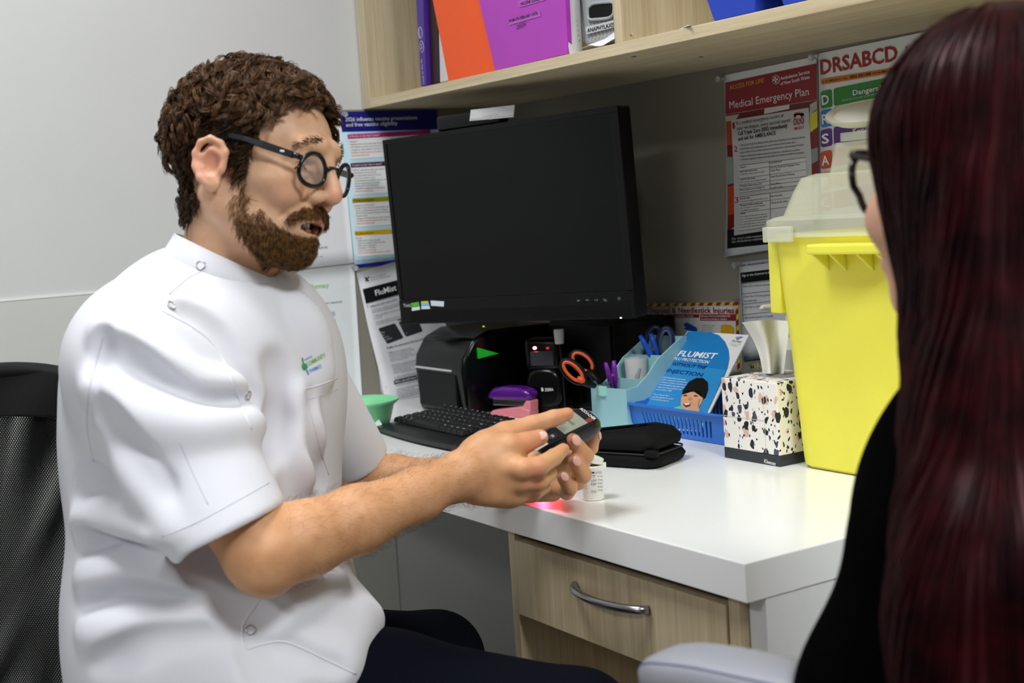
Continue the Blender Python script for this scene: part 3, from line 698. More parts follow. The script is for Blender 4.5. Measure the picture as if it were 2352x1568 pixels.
for i in range(30):
    if i % 6 == 5: continue
    x = 887+i*1.1; y = 811+i*4.7; w = (52, 58, 48, 60, 40)[i % 5]
    T('printed_text', '#76767b', ('FluMist is a live attenuated nasal', 'spray that is needle free, helpful', 'for children having difficulty with', 'injections. In Australia FluMist is', 'used for children aged 2 years')[i % 5], (x, y), (x+w, y-w*.22), 3.4, 0.01 if i % 6 == 0 else 0, 2)
Q('title_band', '#2a2a2c', [(899, 873), (962, 858), (964, 866), (901, 882)], 2); T('title_text', '#f4f4f4', 'Who should have it', (902, 879), (955, 866), 5, 0.02, 3)
FB.flush()
FB2 = poster('information_sheet', AO, AY, UPZ, [(861, 788), (905, 776), (940, 900), (876, 905)], 'thin white sheet peeking out behind the creased information sheet', 'notice', '#dcdde2', lambda u, v: 0.0012, gloss=0.6)
# push pins
CLEAR = mat('clear_plastic', '#eef0f2', rough=0.08, trans=0.75, spec=0.6)
def pin(p, n, label):
    n = nrm(np.asarray(n)+V(0, 0, -0.12)); b = np.asarray(p, float)
    t = empty('push_pin', b, 0, label, 'push pin', 'clear push pins')
    q = n; pts = [b+q*h for h in (0.0, .002, .0025, .005, .0095, .012, .0122, .0150, .0152)]
    part('head', MB().tube(pts, [.0045, .0045, .003, .0024, .0030, .0048, .0056, .0056, .004], 12), CLEAR, t, smooth=True, world=True, sharp=40)
    part('needle', MB().tube([b-q*.004, b+q*.001], .0005, 6), STEEL, t, world=True)
for px, py, w, lb in ((1662, 180, 0, 'clear push pin at the emergency poster\'s upper left corner'), (1876, 130, 0, 'clear push pin between the emergency poster and the DRSABCD chart'), (2136, 80, 0, 'clear push pin at the upper right of the DRSABCD chart'),
                  (1699, 606, 0, 'clear push pin at the needle table\'s upper left corner'), (787, 262, 1, 'clear push pin at the vaccine poster\'s navy corner'), (811, 614, 1, 'clear push pin where the price sheets and vaccine poster meet')):
    if w == 0: pin(ony(px, py, -0.0075), (0, -1, 0), lb)
    else: pin(onx(px, py, -0.131), (1, 0, 0), lb)
# ================================================================== monitor with its camera bar
BLACKP = mat('black_matt_plastic', '#050506', rough=0.5, spec=0.25, bump=0.03, bscale=900)
BLACKG = mat('black_gloss_plastic', '#040405', rough=0.25, spec=0.35)
TLm, TRm, BLm = P(880, 322, 2.75), P(1413, 243, 2.38), P(925, 744, 2.788)
mx = nrm(TRm-TLm); mz = TLm-BLm; mz = nrm(mz-np.dot(mz, mx)*mx); my = np.cross(mz, mx)
MW, MH = 0.582, float(np.linalg.norm(TLm-BLm))
MM = frame_m(BLm, mx, my, mz)
def at_mon(px, py):
    q = on_plane(px, py, BLm, my)-BLm; return q@mx, q@mz
mon = empty('monitor', BLm, 0, 'black widescreen monitor switched off below the wall shelf', 'monitor', M=MM)
part('housing', MB().rbox((0, 0, 0), (MW, 0.038, MH), 0.006), BLACKP, mon, smooth=True, sharp=40)
part('screen', MB().box((0.010, -0.0015, 0.050), (MW-0.016, 0.002, MH-0.010)), mat('dark_screen_glass', '#060708', rough=0.12, spec=0.28), mon)
bz = MB(); bz.box((0, -0.003, MH-0.010), (MW, 0.001, MH)); bz.box((0, -0.003, 0.050), (0.010, 0.001, MH-0.010)); bz.box((MW-0.016, -0.003, 0.050), (MW, 0.001, MH-0.010))
part('bezel', bz, BLACKG, mon, bevel=0.0008)
part('chin', MB().box((0, -0.004, 0.0), (MW, 0.001, 0.0495)), mat('black_bezel', '#070708', rough=0.35, spec=0.3), mon, bevel=0.001)
gr = MB()
for k in range(9): gr.box((0.03, -0.0048, 0.004+k*0.0026), (MW-0.01, -0.0038, 0.0054+k*0.0026))
tag(part('speaker_grille', gr, BLACKP, mon), kind='stuff')
for k in range(5):
    part('control_button', MB().box((0.455+k*0.021+(0.012 if k == 4 else 0), -0.0052, 0.0300), (0.473+k*0.021+(0.012 if k == 4 else 0), -0.0038, 0.0316)), BLACKG, mon)
part('power_light', MB().box((0.548, -0.0046, 0.0010), (0.551, -0.0036, 0.0030)), mat('white_led', '#ffffff', emit=4.0), mon)
part('rear_bulge', MB().rbox((0.09, 0.036, 0.06), (MW-0.09, 0.062, MH-0.06), 0.012), BLACKP, mon, smooth=True, sharp=40)
sh = Sheet(mon, BLm-my*0.0042, mx, mz, lift=0.0003)
sh.text('maker_text', '#c9c9cc', 'ThinkCentre', (927, 705), (962, 704), 8, 0.01)
for i, g in enumerate(('x', '<', '<+', '%')): sh.text('button_symbol', '#8d8d90', g, (1325+i*20.5, 692), (1333+i*20.5, 691.5), 6, 0.0)
sh.ell('button_symbol', '#8d8d90', (1422, 685), 3.2, 3.2, 1); sh.ell('button_symbol', '#101012', (1422, 685), 2.2, 2.2, 2)
sh.flush()
# monitor arm fixed to the wall behind
ma = BLm+mx*MW*.5+my*.060+mz*MH*.5
part('arm_plate', MB().rbox((ma[0]-.05, -.018, ma[2]-.05), (ma[0]+.05, -.0055, ma[2]+.05), .003), BLACKP, mon, world=True)
part('arm', MB().tube([ma-my*.004, ma+my*.04, V(ma[0], -.06, ma[2]), V(ma[0], -.016, ma[2])], .018, 12), BLACKP, mon, world=True, smooth=True)
# stickers on the chin
def sticker(px4, cols, label):
    s = Sheet(None, BLm-my*0.0046, mx, mz, lift=0.0002); uv = [s.uv(p) for p in px4]
    ob = wthing('paper_sticker', s.paper(uv, 's', None, 0.0003), mat('sticker_white', '#e8eaee', rough=0.5), label, 'sticker', 'stickers on the monitor')
    s.obj = ob
    for c, a, b in cols:
        l = lambda t: uv[0]*(1-t)+uv[3]*t; r_ = lambda t: uv[1]*(1-t)+uv[2]*t
        s.quad_uv('colour_band', c, [l(a), r_(a), r_(b), l(b)])
    s.flush()
sticker([(945, 696), (961, 693), (965, 711), (946, 714)], [('#5fc21c', 0, .58)], 'small green and white sticker on the monitor\'s lower bezel')
sticker([(967, 692), (983, 691), (988, 709), (968, 710)], [('#d8dc28', 0, .2), ('#7cc4ee', .2, .62)], 'small yellow, blue and white sticker on the monitor\'s lower bezel')
sticker([(989, 690), (1020, 692), (1019, 704), (990, 702)], [('#dfe6ee', .1, .9)], 'pale blank sticker right of the coloured ones on the monitor bezel')
# camera bar with paper label on top of the monitor
cbp = BLm+mx*0.20+mz*MH
wc = empty('webcam', cbp, 0, 'black camera bar with white paper label on top of the monitor', 'webcam', M=frame_m(cbp, mx, my, mz))
part('body', MB().rbox((-0.050, -0.002, 0.0005), (0.110, 0.030, 0.030), 0.006), BLACKG, wc, smooth=True, sharp=40)
ws = Sheet(wc, cbp-my*0.004, mx, mz, lift=0.0006)
uv = [ws.uv(p) for p in ((1081, 252), (1181, 242), (1179, 269), (1078, 278))]
lb = part('paper_label', ws.paper(uv, 'l', None, 0.0012), mat('label_white', '#d4d4d6', rough=0.5), wc, world=True, bevel=0.0006)
ws.text('label_print', '#b55a50', 'keep clean and dry at all times', (1110, 268), (1146, 264.5), 3, 0, 2); ws.text('label_print', '#66666a', 'disinfect before and after use, do not immerse', (1082, 275), (1178, 266), 2.6, 0, 2); ws.flush()
part('indicator', MB().box((0.088, -0.0030, 0.008), (0.094, -0.0018, 0.012)), mat('blue_led', '#2c4f9a', emit=0.4), wc)

# ================================================================== keyboard
KX, KY, KW, KD = 0.198, -0.553, 0.452, 0.158
kb = empty('keyboard', (KX, KY, DZ), math.radians(-1.0), 'black desktop keyboard with white key legends below the monitor', 'keyboard')
prof = [(0, 0.004), (0.0, 0.012), (0.020, 0.015), (0.030, 0.012), (KD-0.004, 0.022), (KD, 0.018), (KD, 0.002), (0.01, 0.001)]
mb = MB(); n = 16; vs = []
for i in range(n+1):
    t = i/n; x = KW*t; bow = -0.020*math.sin(math.pi*t)**0.8; e = 1-0.25*(abs(2*t-1)**10)
    for y, z in prof: vs.append((x, y+(bow if y < 0.03 else 0), z*e if z > 0.005 else z))
k = len(prof); fs = [(i*k+j, i*k+(j+1) % k, (i+1)*k+(j+1) % k, (i+1)*k+j) for i in range(n) for j in range(k)]+[tuple(reversed(range(k))), tuple(n*k+j for j in range(k))]
KEYB = mat('keyboard_black', '#141416', rough=0.38, spec=0.45); KEYC = mat('keycap_black', '#18181a', rough=0.45, spec=0.4)
fs = [tuple(reversed(f)) for f in fs]
part('case', MB().add(vs, fs), KEYB, kb, smooth=True, sharp=50)
def key_mesh(w):
    m = MB(); d = 0.0168
    b = [(-w/2, -d/2, 0), (w/2, -d/2, 0), (w/2, d/2, 0), (-w/2, d/2, 0)]; t = [(-w/2+.0022, -d/2+.003, .0075), (w/2-.0022, -d/2+.003, .0075), (w/2-.0022, d/2-.001, .0085), (-w/2+.0022, d/2-.001, .0085)]
    return m.add(b+t, [(3, 2, 1, 0), (4, 5, 6, 7)]+[(i, (i+1) % 4, 4+(i+1) % 4, 4+i) for i in range(4)])
KMESH = {}
def key(x, y, w, z):
    if w not in KMESH: KMESH[w] = key_mesh(w).mesh('key'); KMESH[w].materials.append(KEYC)
    o = bpy.data.objects.new('key', KMESH[w]); COL.objects.link(o); o.parent = kb; o.location = (x, y, z); o.rotation_euler = (0.07, 0, 0)
    b = o.modifiers.new('bevel', 'BEVEL'); b.width = 0.0009; b.segments = 1
leg = MB()
rows = ['~1234567890-=', 'QWERTYUIOP[]', 'ASDFGHJKL;', 'ZXCVBNM,./']
def legend(s, x, y, z, h=0.003):
    a, f = glyphs(s, 0.01)
    if len(a): leg.add([(x+p[0]*h, y+p[1]*h, z+0.0012*p[1]*h/0.003) for p in a], f)
PIT = 0.0188
for r in range(6):
    y = 0.046+r*PIT if r < 5 else 0.046+5*PIT+0.003; z = 0.0125+(y-0.03)*0.078
    if r == 0: ws_ = [1.3, 1.1, 1.3, 5.6, 1.3, 1.1, 1.1, 1.3]
    elif r == 1: ws_ = [2.2]+[1]*10+[1.8]
    elif r == 2: ws_ = [1.7]+[1]*11+[1.3]
    elif r == 3: ws_ = [1.5]+[1]*12+[1.5]
    elif r == 4: ws_ = [1]*13+[2]
    else: ws_ = [1, .4]+[1]*4+[.3]+[1]*4+[.3]+[1]*4
    x = 0.012
    for i, w in enumerate(ws_):
        if w >= 1:
            key(x+w*PIT/2, y, round((w-0.08)*PIT, 5), z)
            s = ''
            if 1 <= r <= 4:
                src = rows[4-r]; j = i-(0 if r == 4 else 1)
                if 0 <= j < len(src) and w == 1: s = src[j]
            if w != 1 and r < 5: s = {0: 'Ctrl', 1: 'Shift', 2: 'Caps', 3: 'Tab', 4: 'Bksp'}[r] if w < 5 else ''
            if r == 5: s = 'F%d' % max(1, i)
            legend(s, x+0.004, y+0.0035, z+0.0092)
        x += w*PIT
    for i in range(3): 
        if r not in (2,): key(0.320+i*PIT, y, round(0.92*PIT, 5), z)
    if r < 5:
        for i in range(3):
            key(0.384+i*PIT, y, round(0.92*PIT, 5), z); legend('0.E123456+789-/*'[min(14, r*3+i)], 0.380+i*PIT, y+0.003, z+0.0092)
tag(part('key_legends', leg, mat('legend_white', '#c8c8ca', rough=0.5), kb), kind='stuff')

# ================================================================== label printer
pr = empty('label_printer', (0.125, -0.24, DZ), 0, 'black desktop label printer with green latch behind the keyboard', 'printer')
pf2 = [(-0.115, 0.0), (0.115, 0.0), (0.115, 0.145), (0.095, 0.166), (-0.055, 0.166), (-0.095, 0.150), (-0.118, 0.115), (-0.122, 0.090)]
part('body', MB().prism(pf2, -0.098, 0.098, 0), BLACKG, pr, smooth=True, sharp=30, bevel=0.007)
part('front_panel', MB().box((-0.082, -0.1235, 0.012), (0.070, -0.112, 0.083)), BLACKP, pr, bevel=0.002)
part('label_slot', MB().box((-0.086, -0.1265, 0.0885), (0.055, -0.118, 0.0915)), mat('label_white', '#d4d4d6', rough=0.5), pr)
part('latch', MB().prism([(-0.088, 0.135), (-0.040, 0.118), (-0.088, 0.113)], 0.0985, 0.106, 0), mat('green_plastic', '#22b02c', rough=0.3), pr, bevel=0.001)
part('status_light', MB().lathe([(0.0025, 0), (0.0018, 0.0015)], (0.02, -0.02, 0.1662), 8), mat('green_led', '#b8e01c', emit=1.2), pr)
sh = Sheet(pr, (0, 0, DZ+0.1668), (1, 0, 0), (0, 1, 0)); sh.text('maker_text', '#2c2c30', 'ZEBRA', (997, 779), (1028, 772), 7, 0.01, 1); sh.flush()

pc_ = empty('computer', (0.375, -0.088, DZ), 0, 'black desktop computer case in the dark corner behind the scanner', 'computer')  # guessed case, added to fill the black area under the monitor
part('case', MB().rbox((-0.135, -0.075, 0.0), (0.078, 0.075, 0.175), 0.004), BLACKP, pc_, smooth=True, sharp=40)
part('front_panel', MB().rbox((-0.130, -0.081, 0.006), (0.073, -0.074, 0.170), 0.002), BLACKP, pc_, smooth=True, sharp=40)
for k in range(7): part('vent_slot', MB().box((-0.11+k*0.028, -0.0825, 0.02), (-0.095+k*0.028, -0.0808, 0.06)), BLACKG, pc_)
# ================================================================== barcode scanner in its stand
zp = onz(1266, 945)
zs = empty('barcode_scanner', zp, math.radians(38), 'black barcode scanner with glowing red light in its stand', 'scanner')
part('base', MB().lathe([(0.036, 0), (0.041, 0.004), (0.042, 0.012), (0.038, 0.020), (0.030, 0.026), (0.001, 0.028)], (0, 0.01, 0), 28, 1.0, 1.15), BLACKP, zs, smooth=True)
def oval(w, h, z0, y, th, seg=24, ex=0.75):
    pts = []
    for i in range(seg):
        a = 2*math.pi*i/seg; pts.append((w*math.copysign(abs(math.cos(a))**ex, math.cos(a)), z0+h*math.copysign(abs(math.sin(a))**ex, math.sin(a))))
    return MB().prism(pts, y, y+th, 1)
part('front_cup', oval(0.037, 0.040, 0.052, -0.040, 0.055), BLACKG, zs, smooth=True, sharp=50, bevel=0.008)
part('body', oval(0.034, 0.045, 0.100, -0.026, 0.050), BLACKP, zs, smooth=True, sharp=50, bevel=0.006)
part('hood', MB().rbox((-0.036, -0.040, 0.086), (0.036, 0.020, 0.148), 0.010), BLACKG, zs, smooth=True, sharp=40)
part('scan_window', MB().rbox((-0.022, -0.0415, 0.096), (0.024, -0.038, 0.124), 0.0015), mat('scan_window_glass', '#3a3a3e', rough=0.12), zs)
part('scan_light', MB().ell((-0.012, -0.0415, 0.131), (0.0035, 0.0018, 0.0028), 10, 6), mat('red_led_core', '#ff5a6a', emit=40.0), zs)
part('scan_light', MB().ell((0.014, -0.0415, 0.130), (0.0032, 0.0014, 0.0022), 10, 6), mat('red_led', '#d0102a', emit=1.5), zs)
bpy.context.view_layer.update()
_a = zs.matrix_world
zo = np.array(_a @ Vector((0, -0.0402, 0.05))); zx = np.array(_a.to_3x3() @ Vector((1, 0, 0)))
sh = Sheet(zs, zo, zx, UPZ, lift=0.0008); sh.text('maker_text', '#d8d8da', 'ZEBRA', (1252, 898), (1272, 897), 7, 0.03); sh.poly('maker_text', '#d8d8da', [(1244, 889), (1248, 891), (1249, 897), (1245, 899), (1243, 894)], 1); sh.flush()
_sl = bpy.data.lights.new('scan_beam', 'SPOT'); _sl.energy = 3.5; _sl.color = (1.0, 0.03, 0.06); _sl.spot_size = math.radians(11); _sl.spot_blend = 0.25; _sl.shadow_soft_size = 0.003
_so = bpy.data.objects.new('scan_beam', _sl); COL.objects.link(_so); _q = np.array(zs.matrix_world @ Vector((-0.012, -0.048, 0.131))); _t = onz(1262, 1172)-_q
_so.location = tuple(_q); _so.rotation_euler = Vector(_t).to_track_quat('-Z', 'Y').to_euler()
cb_ = [zp+V(0.0, 0.04, 0.02), zp+V(-.02, .09, .02), zp+V(-.03, .12, .08), zp+V(.01, .14, .12)]
part('cable', MB().tube(cb_, 0.0025, 8), BLACKP, zs, world=True, smooth=True)
wp = P(1284, 770, 2.60)
pl_ = empty('power_plug', wp-V(0, 0, 0.016), 0, 'small white plug end standing behind the scanner', 'plug')
part('plug_body', MB().lathe([(0.0085, 0.0), (0.010, 0.022), (0.0095, 0.028), (0.001, 0.0285)], (0, 0, 0), 14), mat('white_plastic', '#d2d2d2', rough=0.4), pl_, smooth=True, sharp=40)
part('lead', MB().tube([(0, 0, 0.002), (0.001, 0.002, -0.04), (0.002, 0.003, -(wp[2]-0.016-DZ)+0.004), (0.03, 0.004, -(wp[2]-0.016-DZ)+0.003)], 0.002, 8), BLACKP, pl_, smooth=True)

# ================================================================== stapler
sp_ = onz(1168, 955)
stp = empty('stapler', sp_, math.radians(22), 'purple and pink stapler standing on paper beside the scanner', 'stapler')
stp.scale = (0.86, 0.86, 0.92)
PINK = mat('pink_plastic', '#e0848c', rough=0.4); PURP = mat('purple_gloss_plastic', '#54127e', rough=0.18, spec=0.6)
part('base', MB().prism([(-0.040, 0.0), (0.070, 0.0), (0.072, 0.016), (0.050, 0.024), (-0.030, 0.014), (-0.042, 0.006)], -0.019, 0.019, 1), PINK, stp, bevel=0.003, smooth=True, sharp=40)
part('pivot', MB().prism([(0.046, 0.018), (0.072, 0.014), (0.074, 0.036), (0.062, 0.038)], -0.017, 0.017, 1), PINK, stp, bevel=0.003)
part('anvil_plate', MB().box((-0.030, -0.012, 0.0145), (0.0, 0.012, 0.0160)).xf(Matrix.Rotation(-0.11, 4, 'Y')), BLACKG, stp)
part('magazine', MB().box((-0.034, -0.010, 0.024), (0.062, 0.010, 0.0365)), mat('chrome_steel', '#c9c9c2', rough=0.2, metal=1.0), stp, bevel=0.001)
top = [(-0.045, 0.037), (0.073, 0.037), (0.074, 0.056), (0.045, 0.064), (0.0, 0.065), (-0.026, 0.061), (-0.040, 0.051)]
part('cover', MB().prism(top, -0.020, 0.020, 1), PURP, stp, bevel=0.008, smooth=True, sharp=60)
q = [onz(1125, 942, DZ+.0006), onz(1160, 930, DZ+.0006), onz(1230, 945, DZ+.0006), onz(1170, 962, DZ+.0006)]
wthing('note_paper', MB().add([p+V(0, 0, .0006) for p in q]+q, [(0, 3, 2, 1), (4, 5, 6, 7), (0, 1, 5, 4), (1, 2, 6, 5), (2, 3, 7, 6), (3, 0, 4, 7)]), mat('paper_white', '#e9e9ec', rough=0.6), 'slip of white paper under the pink stapler', 'paper')

# ================================================================== green bowl with a hanging strip
bp_ = onz(832, 984)
MINT = mat('mint_green_plastic', '#86d6a0', rough=0.42, sss=0.0)
bw = empty('bowl', bp_, 0, 'mint green plastic bowl between the man\'s sleeve and keyboard', 'bowl')
part('bowl_wall', MB().lathe([(0.046, 0.0), (0.052, 0.004), (0.058, 0.022), (0.064, 0.044), (0.070, 0.048), (0.074, 0.052), (0.074, 0.055), (0.068, 0.054), (0.061, 0.045), (0.055, 0.022), (0.048, 0.006), (0.001, 0.005)], (0, 0, 0), 48), MINT, bw, smooth=True, sharp=60)
mb = MB(); vs = []
for i in range(9):
    t = i/8
    for e in (-1, 1):
        vs.append(P(835+e*18+t*24+(6 if e > 0 else 0)*t, 936+e*4+44*t-(3*math.sin(math.pi*t)), 2.575-0.012*t))
vs2 = [p+CF*0.0006 for p in vs]
mb.add(vs+vs2, [(i*2, i*2+1, i*2+3, i*2+2) for i in range(8)]+[(18+i*2, 18+i*2+2, 18+i*2+3, 18+i*2+1) for i in range(8)])
wthing('gauze_strip', mb, mat('gauze_white', '#dff0ea', rough=0.8, bump=0.1, bscale=800), 'white gauze strip hanging over the green bowl\'s rim', 'gauze', smooth=True)
# ================================================================== teal desk organiser and what stands in it
TEAL = mat('pale_teal_plastic', '#9bcbd2', rough=0.38)
og = empty('desk_organiser', (0.531, -0.28, DZ), math.radians(8), 'pale teal stepped desk organiser full of stationery', 'organiser')
OW, OD = 0.088, 0.165
side = [(0, 0), (OD, 0), (OD, 0.150), (OD-0.012, 0.152), (0.085, 0.118), (0.055, 0.092), (0.030, 0.0765), (0.0, 0.0745)]
for x in (0.0, OW-0.0025): part('side_wall', MB().prism(side, x, x+0.0025, 0), TEAL, og, bevel=0.0006)
part('front_wall', MB().box((0.0026, 0.0, 0.0), (OW-0.0026, 0.0025, 0.0745)), TEAL, og, bevel=0.0006)
part('back_wall', MB().box((0.0026, OD-0.0025, 0.0), (OW-0.0026, OD, 0.150)), TEAL, og)
part('floor_panel', MB().box((0.0026, 0.0026, 0.0), (OW-0.0026, OD-0.0026, 0.0025)), TEAL, og)
part('partition', MB().box((0.0026, 0.045, 0.0026), (OW-0.0026, 0.0475, 0.086)), TEAL, og)
part('partition', MB().box((0.0026, 0.100, 0.0026), (OW-0.0026, 0.1025, 0.122)), TEAL, og)
DR_ = 2.42
def px_tube(pts, r, seg=8, closed=False): return MB().tube([P(*p) for p in pts], r, seg, closed=closed)
def ring_px(cx, cy, rx, ry, rot, dep, r, dd=0.0, n=22, seg=8, rr=None, tw=0.0):
    out = []
    for k in range(n):
        a = 2*math.pi*k/n; x = rx*math.cos(a); y = ry*math.sin(a)
        out.append(P(cx+x*math.cos(rot)-y*math.sin(rot), cy+x*math.sin(rot)+y*math.cos(rot), dep+dd*math.cos(a)+tw*math.sin(a)))
    return MB().tube(out, r, seg, closed=True)
ORG = mat('orange_soft_plastic', '#d8562a', rough=0.45)
# orange handled scissors
sb = P(1380, 905, 2.44)
sc = empty('scissors', sb, 0, 'orange and black handled scissors leaning out of the teal organiser', 'scissors')
part('handle_loop', ring_px(1317, 853, 33, 17, 0.78, 2.40, 0.0048, 0.0), BLACKP, sc, world=True, smooth=True)
part('loop_lining', ring_px(1316, 853, 28.5, 12.5, 0.78, 2.3965, 0.0032), ORG, sc, world=True, smooth=True)
part('handle_shank', px_tube([(1333, 872, 2.402), (1350, 880, 2.41), (1366, 886, 2.42)], [0.008, 0.007, 0.005]), BLACKP, sc, world=True, smooth=True)
part('shank_insert', px_tube([(1326, 868, 2.396), (1336, 873, 2.397), (1343, 874, 2.398)], [0.004, 0.007, 0.004]), ORG, sc, world=True, smooth=True)
part('handle_loop', ring_px(1338, 832, 31, 19, 0.72, 2.45, 0.0045), BLACKP, sc, world=True, smooth=True)
part('loop_lining', ring_px(1338, 831, 27, 15, 0.72, 2.447, 0.0030), ORG, sc, world=True, smooth=True)
part('handle_shank', px_tube([(1352, 852, 2.445), (1366, 868, 2.435), (1376, 884, 2.43)], [0.007, 0.007, 0.005]), BLACKP, sc, world=True, smooth=True)
for dx, dy, dd in ((0, 0, 0), (2, -3, .004)):
    q = [P(1362+dx, 877+dy, 2.42+dd), P(1400+dx, 890+dy, 2.44+dd), P(1440+dx, 912+dy, 2.46+dd), P(1396+dx, 897+dy, 2.44+dd), P(1362+dx, 889+dy, 2.42+dd)]
    part('blade', MB().add(q+[p+CF*.0012 for p in q], [(0, 1, 2, 3, 4), (9, 8, 7, 6, 5)]+[(i, 5+i, 5+(i+1) % 5, (i+1) % 5) for i in range(5)]), mat('chrome_steel', '#c9c9c2', rough=0.2, metal=1.0), sc, world=True)
# navy scissors behind
NAVY = mat('navy_soft_plastic', '#1a2348', rough=0.4); LBL = mat('slate_blue_plastic', '#4a5c86', rough=0.45)
sc2 = empty('scissors', P(1510, 850, 2.50), 0, 'navy blue handled scissors upright in the teal organiser', 'scissors')
part('handle_loop', ring_px(1528, 787, 16, 33, 0.10, 2.50, 0.0062), NAVY, sc2, world=True, smooth=True)
part('loop_lining', ring_px(1528, 787, 12, 28, 0.10, 2.4945, 0.0026), LBL, sc2, world=True, smooth=True)
part('handle_loop', ring_px(1499, 782, 15, 31, 0.25, 2.53, 0.0060), NAVY, sc2, world=True, smooth=True)
part('handle_shank', px_tube([(1528, 818, 2.50), (1522, 845, 2.51), (1515, 885, 2.52)], [0.008, 0.008, 0.004]), NAVY, sc2, world=True, smooth=True)
part('blade', px_tube([(1515, 880, 2.52), (1505, 935, 2.53)], [0.004, 0.002]), mat('chrome_steel', '#c9c9c2', rough=0.2, metal=1.0), sc2, world=True)
# clothes pegs
def peg(a0, a1, b0, b1, m, label, r=0.0036):
    t = empty('clothes_peg', P(*a1), 0, label, 'peg', 'plastic clothes pegs')
    mid = [(a0[i]+a1[i])/2 for i in range(3)]; midb = [(b0[i]+b1[i])/2 for i in range(3)]
    for s, e in ((a0, a1), (b0, b1)): part('prong', px_tube([s, tuple(s[i]*.7+e[i]*.3 for i in range(3)), tuple(s[i]*.4+e[i]*.6 for i in range(3)), e], [r*.75, r*1.1, r*1.2, r*.7], 6), m, t, world=True, smooth=True)
    part('spring', px_tube([(mid[0]-3, mid[1], mid[2]), (midb[0]+3, midb[1], midb[2])], r*0.8, 6), STEEL, t, world=True)
PURPP = mat('purple_peg_plastic', '#7a1fa0', rough=0.35); BLUP = mat('blue_peg_plastic', '#1a5fd8', rough=0.35)
peg((1391, 833, 2.43), (1408, 895, 2.45), (1410, 828, 2.44), (1414, 893, 2.45), PURPP, 'purple clothes peg at the front of the teal organiser', 0.0046)
peg((1470, 770, 2.46), (1508, 840, 2.47), (1494, 766, 2.47), (1514, 832, 2.48), BLUP, 'blue clothes peg leaning in the middle of the teal organiser', 0.0050)
# binder clip on the front edge
bc = empty('binder_clip', (0.560, -0.282, DZ+0.060), 0, 'mint binder clip with wire handles on the organiser\'s front edge', 'clip')
part('clip_body', MB().prism([(-0.004, 0.0), (0.006, 0.0), (0.0035, 0.017), (-0.0015, 0.017)], -0.010, 0.010, 0).xf(Matrix.Translation((0.560, -0.2765, DZ+0.0605))), mat('mint_enamel', '#a5e0d2', rough=0.25), bc, world=True, bevel=0.0006)
for dx in (0, 15):
    part('wire_handle', px_tube([(1390+dx, 908-dx*.1, 2.425), (1384+dx, 892, 2.425), (1382+dx, 884, 2.43), (1386+dx, 877, 2.43), (1392+dx, 880, 2.43), (1392+dx, 888, 2.43), (1399+dx, 908, 2.425)], 0.0008, 6), STEEL, bc, world=True)
# white tub of caps inside
tb = empty('plastic_cup', P(1462, 880, 2.47), 0, 'white plastic cup with a printed tube picture in the organiser', 'cup')
part('cup_wall', MB().lathe([(0.018, 0), (0.0205, 0.045), (0.0195, 0.045), (0.017, 0.002), (0.001, 0.002)], tuple(P(1462, 872, 2.47)-V(0, 0, 0.005)), 28), mat('white_plastic', '#d2d2d2', rough=0.4), tb, world=True, smooth=True, sharp=50)
part('tube_picture', px_tube([(1464, 872, 2.432), (1470, 846, 2.432)], 0.003, 8), mat('grey_print', '#8d9496', rough=0.4), tb, world=True)
for i, (a, b, c, lab) in enumerate((((1452, 835, 2.50), (1462, 880, 2.49), '#2a2f86', 'indigo marker cap end in the organiser\'s middle slot'), ((1481, 812, 2.50), (1478, 878, 2.51), '#2a2a2e', 'black pen standing behind the white cup'))):
    t = empty('pen', P(*b), 0, lab, 'pen')
    part('barrel', px_tube([a, b], 0.0042, 10), mat('pen_'+str(i), c, rough=0.3), t, world=True, smooth=True, sharp=50)
    part('cap_ring', px_tube([tuple(a[k]*.8+b[k]*.2 for k in range(3)), tuple(a[k]*.72+b[k]*.28 for k in range(3))], 0.0048, 10), STEEL, t, world=True, smooth=True, sharp=50)

# ================================================================== blue slotted basket
BLUB = mat('bright_blue_plastic', '#2873d2', rough=0.35)
BX0, BX1, BY0, BY1, BZ0, BZ1 = 0.613, 0.868, -0.262, -0.100, DZ+0.001, DZ+0.050
bk_ = empty('slotted_basket', ((BX0+BX1)/2, (BY0+BY1)/2, DZ), 0, 'bright blue slotted plastic basket holding flu booklets', 'basket')
def bpt(x, y, t):      # t 0 bottom .. 1 rim, walls lean outwards
    cx, cy = (BX0+BX1)/2, (BY0+BY1)/2; s = 0.935+0.065*t
    return (cx+(x-cx)*s, cy+(y-cy)*(s-0.02*(1-t)), BZ0+(BZ1-BZ0)*t)
def wall_bar(p, q, t0, t1, th=0.0022):
    cx, cy = (BX0+BX1)/2, (BY0+BY1)/2; a = []
    for (x, y) in (p, q):
        for t in (t0, t1):
            o_ = np.array(bpt(x, y, t)); nn = V(0, -1 if y < cy else 1, 0) if p[1] == q[1] else V(-1 if x < cx else 1, 0, 0)
            a.append(o_); a.append(o_-nn*th)
    return MB().add(a, [(0, 4, 6, 2), (1, 3, 7, 5), (0, 1, 5, 4), (2, 6, 7, 3), (0, 2, 3, 1), (4, 5, 7, 6)])
cs = [(BX0, BY0), (BX1, BY0), (BX1, BY1), (BX0, BY1)]
